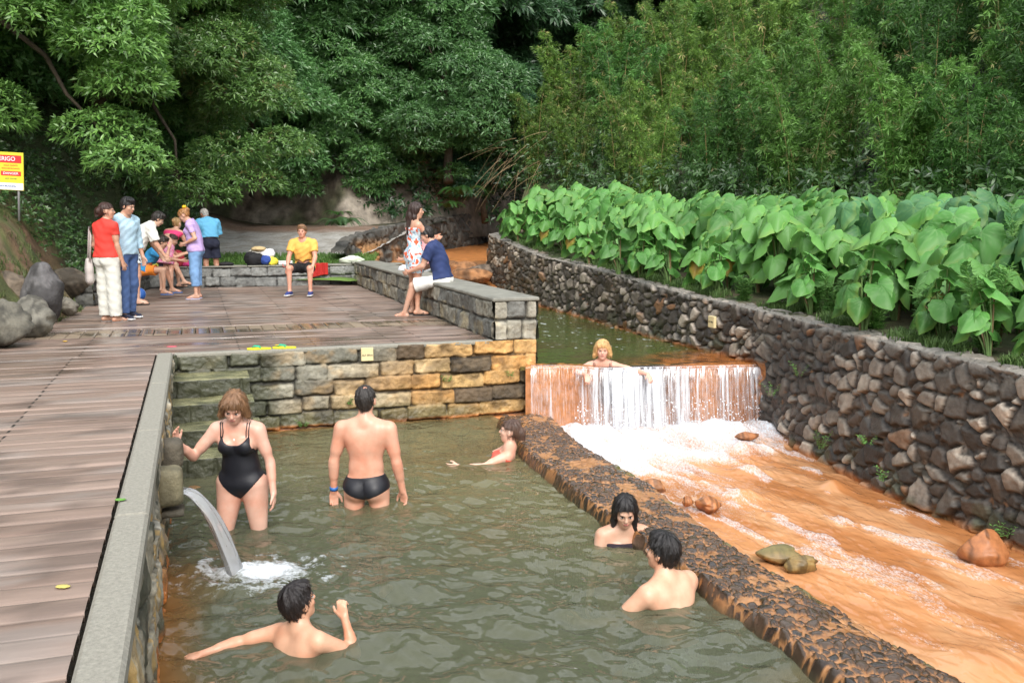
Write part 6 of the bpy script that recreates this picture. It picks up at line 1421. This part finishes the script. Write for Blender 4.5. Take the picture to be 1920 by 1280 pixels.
# background trees on the hillside
B1=tree('dark hillside tree high at the top left behind the nearer evergreens',(-10.5,26,6.0),clump_env((0,0,2.6),(2.8,2.4,3.),70,.85,16,flat=.7),17000,.18,.05,k=5,el=(20,85),c0=DG[0],c1=(.15,.33,.10),seed=16,tr=.2,group='trees on the wooded hillside')
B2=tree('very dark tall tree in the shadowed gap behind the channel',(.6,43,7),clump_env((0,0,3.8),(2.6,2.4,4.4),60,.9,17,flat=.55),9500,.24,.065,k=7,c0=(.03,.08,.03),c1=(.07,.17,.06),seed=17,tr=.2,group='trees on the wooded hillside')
i=0
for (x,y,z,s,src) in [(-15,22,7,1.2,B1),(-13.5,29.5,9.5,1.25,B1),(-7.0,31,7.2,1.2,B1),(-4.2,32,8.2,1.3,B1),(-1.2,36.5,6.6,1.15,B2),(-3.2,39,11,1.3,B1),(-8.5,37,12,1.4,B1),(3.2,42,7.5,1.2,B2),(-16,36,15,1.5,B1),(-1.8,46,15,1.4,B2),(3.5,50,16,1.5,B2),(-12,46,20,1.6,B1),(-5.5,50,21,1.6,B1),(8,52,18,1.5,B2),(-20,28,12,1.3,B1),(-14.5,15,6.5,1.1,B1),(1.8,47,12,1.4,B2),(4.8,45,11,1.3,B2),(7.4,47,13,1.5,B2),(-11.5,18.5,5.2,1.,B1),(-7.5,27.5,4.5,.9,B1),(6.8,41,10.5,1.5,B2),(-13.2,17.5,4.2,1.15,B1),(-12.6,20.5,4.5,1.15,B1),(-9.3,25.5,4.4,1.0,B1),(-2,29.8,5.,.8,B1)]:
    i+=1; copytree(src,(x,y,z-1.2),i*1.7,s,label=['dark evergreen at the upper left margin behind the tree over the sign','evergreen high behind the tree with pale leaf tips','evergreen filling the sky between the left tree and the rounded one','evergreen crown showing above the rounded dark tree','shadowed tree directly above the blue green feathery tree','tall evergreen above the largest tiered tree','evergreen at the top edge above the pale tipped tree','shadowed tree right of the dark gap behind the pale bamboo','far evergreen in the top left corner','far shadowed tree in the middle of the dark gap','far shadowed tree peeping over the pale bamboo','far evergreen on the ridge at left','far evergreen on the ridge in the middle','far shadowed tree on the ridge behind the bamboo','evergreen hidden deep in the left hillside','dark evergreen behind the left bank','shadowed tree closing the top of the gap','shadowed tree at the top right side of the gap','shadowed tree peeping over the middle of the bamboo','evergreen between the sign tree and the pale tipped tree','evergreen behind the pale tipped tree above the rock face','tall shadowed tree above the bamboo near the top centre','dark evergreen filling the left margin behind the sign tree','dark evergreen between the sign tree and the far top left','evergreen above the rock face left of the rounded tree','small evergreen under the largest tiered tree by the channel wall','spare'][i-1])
# bamboo
def bamboo(seed,h=6.5,n=2300,col0=(.07,.15,.025),col1=(.27,.46,.09),tip=((.5,.45,.18),.05),spread=1.5):
    rg=np.random.default_rng(seed); root=empty('bamboo_clump',(0,0,0),0,cat='bamboo',group='bamboo thicket on the right hillside'); b=MB(); PP=[];AA=[]
    nc=16
    for i in range(nc):
        a=rg.uniform(0,6.28);r=rg.uniform(.1,.45);p0=np.array([r*math.cos(a),r*math.sin(a),-.3]); hh=h*rg.uniform(.55,1.05); o=spread*rg.uniform(.3,1.)*hh/h
        t=np.linspace(0,1,12); P=np.stack([p0[0]+math.cos(a)*o*t**2.2,p0[1]+math.sin(a)*o*t**2.2,-.3+hh*(t-.22*t**4)],1); b.tube(P,np.linspace(.022,.005,12),5,(.20,.20,.07) if i%4 else (.34,.25,.11),cap=False)
        m=n//nc; tt=rg.uniform(.12,1.02,m)**.8; c=np.stack([np.interp(tt,t,P[:,j]) for j in range(3)],1)
        w=(.22+.5*np.sin(np.clip(tt,0,1)*np.pi))*.62; off=nrm(rg.normal(size=(m,3))*[1,1,.5])*w[:,None]*rg.random(m)[:,None]**.6
        PP.append(c+off+np.array([0,0,-.12])*np.abs(off).sum(1,keepdims=True)); AA.append(nrm(off+np.array([0,0,.12])+rg.normal(0,.22,(m,3))))
    V,F,C=whorls(np.concatenate(PP),np.concatenate(AA),7,.155,.028,(25,88),.22,rg,col0,col1,tip)
    mk('foliage',V,F,LMB,root,col=C,inv=False,smooth=False); b.make('culms',surf('bamboo_culm',attr=True,bump=0,rough=.5),root,inv=False); return root
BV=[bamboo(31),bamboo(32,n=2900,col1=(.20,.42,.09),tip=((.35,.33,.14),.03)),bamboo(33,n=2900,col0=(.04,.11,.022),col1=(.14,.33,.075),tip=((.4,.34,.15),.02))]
LB=['pale yellow green bamboo clump arching out beside the dark gap','bright bamboo clump of the front row behind the broad leaved plants','dense bamboo clump higher on the right hillside','shaded dark green bamboo clump at the far right of the hillside']
spots=[]
rg=np.random.default_rng(5)
line=[(.9,29.5),(2.6,27.5),(4.0,24.5),(5.6,21.8),(6.9,19),(7.9,16.4),(8.7,13.8),(9.3,11),(10.2,8)]
for j in range(6):
    for q in np.arange(0,8,.62+.06*j):
        x=np.interp(q,range(9),[p[0] for p in line]);y=np.interp(q,range(9),[p[1] for p in line])
        x+=j*1.5+rg.normal(0,.3);y+=j*1.5*(.6 if q>2 else 1.1)+rg.normal(0,.3); spots.append((x,y,j,q))
first=[True]*3
for i,(x,y,j,q) in enumerate(spots):
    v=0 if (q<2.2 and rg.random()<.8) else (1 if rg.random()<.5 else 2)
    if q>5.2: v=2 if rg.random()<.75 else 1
    z=float(terz(np.array(x),np.array(y)))-.1; s=rg.uniform(.72,1.05)*(1 if j else .8)
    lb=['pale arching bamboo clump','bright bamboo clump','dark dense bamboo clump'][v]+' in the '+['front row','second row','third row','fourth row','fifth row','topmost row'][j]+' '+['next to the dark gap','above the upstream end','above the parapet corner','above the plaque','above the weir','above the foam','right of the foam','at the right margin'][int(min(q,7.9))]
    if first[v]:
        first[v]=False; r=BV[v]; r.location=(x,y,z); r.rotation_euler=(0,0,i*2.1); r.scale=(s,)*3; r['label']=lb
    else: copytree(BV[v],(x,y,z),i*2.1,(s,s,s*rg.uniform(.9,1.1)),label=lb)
# ---- broad leaved plants (taro like)
def heart(rg,L,W,c0,c1,vein,yellow=0):
    "one broad heart leaf in its own plane: base at origin, tip at +y; returns V,F,C"
    na,nr=34,7; th=np.linspace(0,2*np.pi,na,endpoint=False)
    # outline in polar round the petiole joint
    r=(1-.35*np.cos(th)**2*0)*(.50+.16*np.cos(th)); r=.52+.24*np.cos(th)**3*np.where(np.cos(th)>0,1,.0)+.10*np.cos(2*th)*np.where(np.cos(th)<0,1,0)
    r=np.where(np.abs(th-np.pi)<.30,r*(.35+.65*np.abs(th-np.pi)/.30),r)
    ox=np.array([0,.10,.22,.31,.345,.32,.25,.15,.06,0]);oy=np.array([.76,.60,.42,.22,.02,-.14,-.25,-.29,-.22,-.06])
    oa=np.arctan2(ox,oy);oa[-1]=np.pi; orr=np.hypot(ox,oy); aa=np.where(th>np.pi,2*np.pi-th,th); r=np.interp(aa,oa,orr); r*=1+.025*np.sin(th*9+L*50)
    x=np.sin(th)*r*W*1.28;y=np.cos(th)*r*L
    ph=rg.uniform(0,6.3); V=[[0,0,0]];C=[vein]
    for i in range(1,nr+1):
        k=i/nr; z=-.10*L*k**2+.035*L*np.sin(th*5+ph)*k**2+.02*L*np.cos(th*14)*k -(.16*L*np.clip(np.cos(th),0,1)*k**2)-.07*L*np.abs(np.sin(th))*k**2
        V+=list(np.stack([x*k,y*k,z],1)); fz=((y*k-.75*np.abs(x*k))/(.105*L)); vv_=np.abs(fz-np.round(fz)); mid=np.abs(x*k)<.02*L; sp=(vv_<.14)&(y*k>-.15*L)|mid; V[-na:]=[np.array(q_)+[0,0,.016*L*(vv_[i_]-.25)*k] for i_,q_ in enumerate(V[-na:])]
        q=rg.uniform(0,1); base=mixc(np.array(c0),np.array(c1),np.full(na,.35+.4*k)); 
        if i==nr: base=base*.65+np.array([.16,.36,.07])*.35
        if yellow>0 and i>=nr-1: base=mixc(base,np.array([.30,.32,.05]),np.full(na,yellow*(.5 if yellow<1 else 1)))
        C+=list(np.where(sp[:,None]&(i<nr),base*.45+np.array(vein)*.55,base))
    V=np.array(V);C=np.array(C); F4=[];F3=[]
    for j in range(na): F3.append([0,1+(j+1)%na,1+j])
    for i in range(nr-1):
        for j in range(na): F4.append([1+i*na+j,1+i*na+(j+1)%na,1+(i+1)*na+(j+1)%na,1+(i+1)*na+j])
    return V,[np.array(F4),np.array(F3)],C
def taro(seed,h,nl,size,face=(-.8,-.6),old=0,tone=0):
    rg=np.random.default_rng(seed); root=empty('taro_plant',(0,0,0),0,cat='plant'); bs=MB();bl_=MB()
    c0=np.array([(.035,.14,.025),(.045,.16,.030),(.04,.14,.05)][tone]);c1=np.array([(.11,.32,.06),(.17,.41,.09),(.11,.30,.11)][tone]);vn=np.array([.15,.32,.10])
    for i in range(nl):
        a=i*2.4+rg.uniform(-.4,.4); rr=rg.uniform(.08,.42)*h*.55; hh=h*rg.uniform(.14,1.0)**.75; d=np.array([math.cos(a),math.sin(a)])
        o=nrm(d*1.0+np.array(face)*.55); top=np.array([d[0]*rr+face[0]*.12,d[1]*rr+face[1]*.12,hh])
        t=np.linspace(0,1,7)[:,None]; P=np.array([d[0]*.04,d[1]*.04,-.05])*(1-t)+top*t; P[:,:2]*=(.4+.6*t); P[:,2]+=np.sin(t[:,0]*np.pi)*.06
        bs.tube(P,np.linspace(.014,.007,7),6,(.16,.27,.09) if rg.random()<.8 else (.22,.16,.08),cap=False)
        tilt=R(rg.uniform(22,62) if d@np.array(face)>-.35 else rg.uniform(5,28)); y=np.array([o[0]*math.cos(tilt),o[1]*math.cos(tilt),-math.sin(tilt)]); n_=np.array([o[0]*math.sin(tilt),o[1]*math.sin(tilt),math.cos(tilt)])
        rl=R(rg.normal(0,24)); x=np.cross(y,n_); x,n2=x*math.cos(rl)+n_*math.sin(rl),n_*math.cos(rl)-x*math.sin(rl)
        L=size*rg.uniform(.72,1.2); yl=1. if rg.random()<old else (.4 if rg.random()<.25 else 0)
        cc0,cc1=(c0,c1) if yl<1 else (np.array([.33,.20,.03]),np.array([.42,.30,.05]))
        V,F,C=heart(rg,L,L*rg.uniform(.82,.98),cc0*rg.uniform(.8,1.15),cc1*rg.uniform(.85,1.2),vn if yl<1 else np.array([.4,.3,.1]),yl)
        bl_.add(V@np.stack([x,y,n2],1).T+top,F,C)
    bl_.make('leaves',LMT,root,inv=False); bs.make('stems',surf('petiole',attr=True,bump=0,rough=.5),root,inv=False); return root
TV=[taro(41,1.15,14,.46,tone=0),taro(42,1.08,15,.42,tone=1),taro(43,1.2,13,.50,tone=2),taro(44,.95,13,.33,tone=1),taro(45,.80,12,.29,tone=0),taro(46,.9,12,.34,old=.10,tone=1),taro(47,1.25,12,.56,tone=2)]
used=[False]*7; rg=np.random.default_rng(9); cnt_=0
for Yt in np.concatenate([np.arange(6.2,14,.52),np.arange(14,23.8,.66)]):
    for j,Dt in enumerate([.52,1.0,1.6,2.3,3.0,3.8,4.7,5.6]):
        if Yt<12.5 and Dt>4.: continue
        if Yt<7.4 and Dt<1.: continue
        x=float(RWx(Yt))+Dt+rg.normal(0,.13); y=Yt+rg.normal(0,.15)
        if Yt>19 and Dt>3.5: continue
        if j==0: v=int(rg.choice([3,4,4,5])) if Yt>8 else 4
        elif j==1: v=int(rg.choice([3,5,1,3]))
        else: v=int(rg.choice([0,1] if Yt>12 else [0,2,2,6]))
        z=float(terz(np.array(x),np.array(y))); s=rg.uniform(.85,1.12)*(1.0 if Yt>9 else .95)
        if j==0 and rg.random()<.30: continue
        kind_=['tall','tall','tall blue green','small light green','small low','low yellowing','very large leaved'][v]
        pos='at the front edge' if j<2 else ('mid bed' if j<5 else 'at the back')
        lb=f'{kind_} heart leaved plant {pos}, '+['nearest the camera','above the rounded river boulder','past the foaming stretch','opposite the weir','above the sandy plaque','over the upper pool','level with the parapet corner','far upstream end'][int(np.clip(np.searchsorted([7.2,8.6,10,11.6,13,15.5,18.5],Yt),0,7))]
        yaw=rg.normal(0,.35)
        if not used[v]: used[v]=True; r=TV[v]; r.location=(x,y,z); r.rotation_euler=(0,0,yaw); r.scale=(s,s,s); tag(r,lb,'plant','heart leaved plants in the bed above the wall')
        else: copytree(TV[v],(x,y,z),yaw,s,label=lb,group='heart leaved plants in the bed above the wall')
        cnt_+=1
# ---- grass and ground cover
def blades(P,hgt,rg,c0,c1,w=.006,k=6,lean=.5):
    n=len(P);P=np.repeat(P,k,0);m=len(P); a=rg.uniform(0,6.3,m); d=np.stack([np.cos(a),np.sin(a),np.zeros(m)],1); h=(hgt*rg.uniform(.5,1.2,m))[:,None]
    P=P+rg.normal(0,.02,(m,3))*[1,1,0]; s=np.stack([-d[:,1],d[:,0],np.zeros(m)],1)*w; mid=P+np.array([0,0,.6])*h+d*h*lean*.25; tp=P+np.array([0,0,.9])*h+d*h*lean*rg.uniform(.5,1.2,m)[:,None]
    V=np.stack([P-s,P+s,mid+s*.8,tp,mid-s*.8],1).reshape(-1,3); i=np.arange(m)*5; F=[np.stack([i,i+1,i+2,i+4],1),np.stack([i+4,i+2,i+3],1)]
    q=rg.random(m)[:,None]; C=np.repeat(np.array(c0)*(1-q)+np.array(c1)*q,5,0); return V,F,C
rg=np.random.default_rng(77)
y=np.r_[rg.uniform(4,12,2600),rg.uniform(12,23,1400)]; D=.34+np.abs(rg.normal(0,.26,len(y))); kp=fbm(y*1.3,D*2,5,3)>.50; y=y[kp];D=D[kp]; x=RWx(y)+D; z=terz(x,y)-.02
V,F,C=blades(np.stack([x,y,z],1),.13,rg,(.06,.12,.03),(.13,.22,.06)); mk('grass',V,F,LMG,col=C,smooth=False,kind='stuff')
# left bank grass
vv=rg.uniform(.5,10,5200);tt=rg.random(5200)**1.2*3.6; kp=fbm(vv*1.5,tt*2,6,3)>.46; P=np.array([bankp(t,v) for t,v in zip(tt[kp],vv[kp])])
V,F,C=blades(P-[0,0,.03],.11,rg,(.06,.11,.03),(.17,.20,.07),k=5); mk('grass',V,F,LMG,col=C,smooth=False,kind='stuff')
# grass strip behind the seat wall
x=rg.uniform(-9,-3.2,2600);y=20.9+rg.random(2600)**1.3*1.8; z=np.interp(y,[20,20.9,21.5,22.5,27],[1.0,1.12,1.31,1.42,1.95])
V,F,C=blades(np.stack([x,y,z],1),.12,rg,(.09,.19,.04),(.18,.32,.08),w=.009,k=5); mk('grass',V,F,LMG,col=C,smooth=False,kind='stuff')
# undergrowth: dark small leaves over the bank behind the group, over the cliff top and at the foot of the hill
def under(P,A,n_,L,W,c0,c1,seed,k=6):
    rg=np.random.default_rng(seed); V,F,C=whorls(P,A,k,L,W,(40,85),.2,rg,c0,c1); return mk('undergrowth',V,F,LM,col=C,smooth=False,kind='stuff')
n=9000; vv=rg.uniform(6.0,17,n);tt=rg.uniform(.15,5.5,n)**1.0; kp=(tt>np.interp(vv,[6,7.2,8,17],[2.6,1.0,.15,.1])); P=np.array([bankp(t,v) for t,v in zip(tt[kp],vv[kp])]); P+=rg.normal(0,.10,P.shape)+[.12,0,.08]
under(P,np.tile([[.6,-.4,.7]],(len(P),1))+rg.normal(0,.3,P.shape),n,.085,.035,(.03,.08,.02),(.09,.19,.045),21)
n=5200; x=rg.uniform(-13,0,n); yb=np.interp(x,[-16,-9,-6.5,-5,-3,-1,1,14],[27,28.5,29.3,28.2,29.8,33,38,44]); z=rg.uniform(3.6,7.5,n); P=np.stack([x,yb+(z-3.6)*.6-.1+rg.normal(0,.25,n),z],1)
kp=(z>4.6)|(rg.random(n)<.35); P=P[kp]; under(P,np.tile([[0,-.8,.5]],(len(P),1))+rg.normal(0,.3,P.shape),n,.22,.06,(.03,.08,.025),(.09,.20,.06),22)
n=7000; q=rg.uniform(0,8,n); x=np.interp(q,range(9),[p[0] for p in line])+rg.uniform(-1.5,3,n);y=np.interp(q,range(9),[p[1] for p in line])+rg.uniform(-.6,1.5,n); z=terz(x,y)+rg.random(n)**1.5*1.6; P=np.stack([x,y,z],1)
under(P,np.tile([[-.5,-.7,.4]],(n,1))+rg.normal(0,.4,P.shape),n,.16,.045,(.03,.08,.02),(.09,.20,.05),23)
n=3500; y=rg.uniform(24,44,n); x=np.interp(y,LWs[:,1],LWs[:,0])-rg.random(n)**.8*2.2; z=np.interp(y,[22,27,36,44],[2.0,2.4,3.1,4.5])+rg.random(n)**2*1.5; P=np.stack([x,y+1,z],1); kp=(y>28); P=P[kp]
under(P,np.tile([[.3,-.8,.5]],(len(P),1))+rg.normal(0,.4,P.shape),n,.2,.06,(.015,.045,.015),(.05,.13,.04),24)
n=2500; y=rg.uniform(30,46,n); x=rg.uniform(-1,6,n); z=2.+rg.random(n)*3.5+(y-30)*.15; P=np.stack([x,y,z],1)
under(P,np.tile([[0,-.8,.5]],(n,1))+rg.normal(0,.4,P.shape),n,.22,.06,(.02,.055,.02),(.05,.13,.04),25)
# ---- single plants
def herb(label,loc,h,ns,seed,L=.07,W=.014,c0=(.05,.15,.03),c1=(.14,.30,.07),name='leafy_herb',lean=.18,k=5,step=.03,cat='plant',group=None):
    rg=np.random.default_rng(seed); root=empty(name,loc,0,label=label,cat=cat,group=group); b=MB();PP=[];AA=[]
    for i in range(ns):
        a=rg.uniform(0,6.3);hh=h*rg.uniform(.6,1.05);n=8;t=np.linspace(0,1,n);P=np.stack([math.cos(a)*(.03+lean*hh*t**1.5),math.sin(a)*(.03+lean*hh*t**1.5),hh*t-.03],1); b.tube(P,np.linspace(.004,.0015,n)*(1 if h>.2 else .5),5,(.12,.2,.06),cap=False)
        m=max(4,int(hh/step));q=np.linspace(.12,1,m); PP.append(np.stack([np.interp(q,t,P[:,j]) for j in range(3)],1));AA.append(np.tile([[0,0,1.]],(m,1)))
    V,F,C=whorls(np.concatenate(PP),np.concatenate(AA),k,L,W,(45,80),.15,rg,c0,c1); mk('leaves',V,F,LMG,root,col=C,inv=False,smooth=False); b.make('stems',BARK,root,inv=False); return root
for i,(y,D,h,lb) in enumerate([(7.4,.75,.62,'tall feathery herb at the wall edge nearest the camera'),(8.0,.62,.75,'tallest narrow leaved herb among the front broad leaves'),(8.7,.6,.55,'bushy narrow leaved herb leaning over the wall in front of the bed'),(9.6,.6,.5,'mid height feathery herb at the front of the bed beside the tall one'),(10.6,.62,.5,'light green leafy herb above the sandy plaque on the wall'),(11.2,.7,.55,'bushy light green herb upstream of the sandy plaque'),(12.4,.55,.35,'low leafy herb at the wall edge opposite the upper pool'),(7.9,1.5,1.2,'tall feathery herb standing among the broad leaves at far right'),(8.9,1.7,1.3,'tall feathery herb rising through the broad leaves in the middle right'),(9.9,1.4,1.05,'feathery herb between broad leaves above the foam'),(11.9,1.6,1.1,'feathery herb half hidden by leaves above the weir')]):
    x=float(RWx(y))+D; herb(lb,(x,y,float(terz(np.array(x),np.array(y)))-.02),h,14,60+i,L=.10,W=.017,c0=(.09,.24,.05),c1=(.20,.40,.10))
def wallplant(px,py,Y0,label,h=.12,seed=0):
    # plant rooted in a joint of the right wall at height given by the survey
    d=at(px,py,-5); k=Y0/d[1]; p=(d[0]*k-.03,Y0,CAMZ+(-5-CAMZ)*k); herb(label,p,h,5,seed,L=.035,W=.014,c0=(.10,.25,.05),c1=(.2,.42,.1),name='wall_plant',lean=.6,step=.025,k=3,group='small plants rooted in the walls')
for i,(px_,py_,Y0,lb,h) in enumerate([(1545,835,9.2,'bushiest small plant growing from a joint low in the right wall',.22),(1632,828,8.45,'bright green fern tuft in the middle of the right wall',.1),(1450,738,10.6,'small trailing plant on the right wall next to the weir',.13),(1503,700,9.95,'thin hanging plant high on the right wall past the weir',.16),(1660,895,8.05,'sparse sprig near the foot of the right wall',.1),(1888,1000,6.9,'little green sprig beside the rounded boulder at the far right',.1)]):
    wallplant(px_,py_,Y0,lb,h,80+i)
for i,(u,z,lb) in enumerate([(3.80,.50,'small green fern between the orange quoins of the pool corner'),(3.02,.48,'tiny plant in a joint of the orange blocks left of the corner'),(1.35,.06,'tuft of green at the waterline below the grey blocks'),(1.85,.28,'tiny weed in the joint right of the pale block')]):
    herb(lb,uv(u,-.05,z),.07,5,95+i,L=.035,W=.014,c0=(.10,.25,.05),c1=(.2,.42,.1),name='wall_plant',lean=.5,step=.02,k=3,group='small plants rooted in the walls')
def fern(label,loc,L,n,seed,c0=(.03,.09,.02),c1=(.07,.18,.04)):
    rg=np.random.default_rng(seed);root=empty('fern',loc,0,label=label,cat='fern',group='ferns on the dark back bank');VV=[];CC=[]
    for i in range(n):
        a=rg.uniform(0,6.3);l=L*rg.uniform(.7,1.1);t=np.linspace(.08,1,24);P=np.stack([math.cos(a)*l*t*.8,math.sin(a)*l*t*.8,l*(.75*t-.75*t**2.4)],1);s=np.array([-math.sin(a),math.cos(a),0])
        w=l*.22*np.sin(np.clip(t*1.02,0,1)*np.pi)**.6*(1-.5*t)
        for sg in(1,-1):
            tipp=P+s*sg*w[:,None]+np.array([0,0,-.25])*w[:,None]; dn=np.gradient(P,axis=0)*.42
            VV.append(np.stack([P-dn,tipp,P+dn,P],1).reshape(-1,3)); q=rg.random()
            CC.append(np.tile(np.array(c0)*(1-q)+np.array(c1)*q,(96,1)))
    V=np.concatenate(VV); mk('fronds',V,np.arange(len(V)).reshape(-1,4),LM,root,col=np.concatenate(CC),inv=False,smooth=False); return root
for i,(px_,py_,z,L,lb) in enumerate([(640,425,2.15,.9,'bright fern at the foot of the dark rock in the middle'),(655,405,2.3,.7,'smaller fern just above the bright one on the rock'),(870,370,3.0,1.2,'large fern hanging at the bend of the channel wall'),(845,392,2.7,.9,'fern on the wall top left of the large hanging fern')]):
    p=at(px_,py_,z) if py_>411 else None
    if p is None: Y0=30.; d=at(px_,640,0); p=((px_-960)/1750*Y0,Y0-1.5,2.33+(410-py_)/1750*Y0)
    fern(lb,p,L,16,120+i)
for i,(t,v,L,lb) in enumerate([(2.6,7.,.8,'dark fern drooping under the evergreen on the left bank'),(2.0,7.8,.7,'dark fern beside the hedge of ivy left of the group')]):
    fern(lb,bankp(t,v),L,18,130+i)
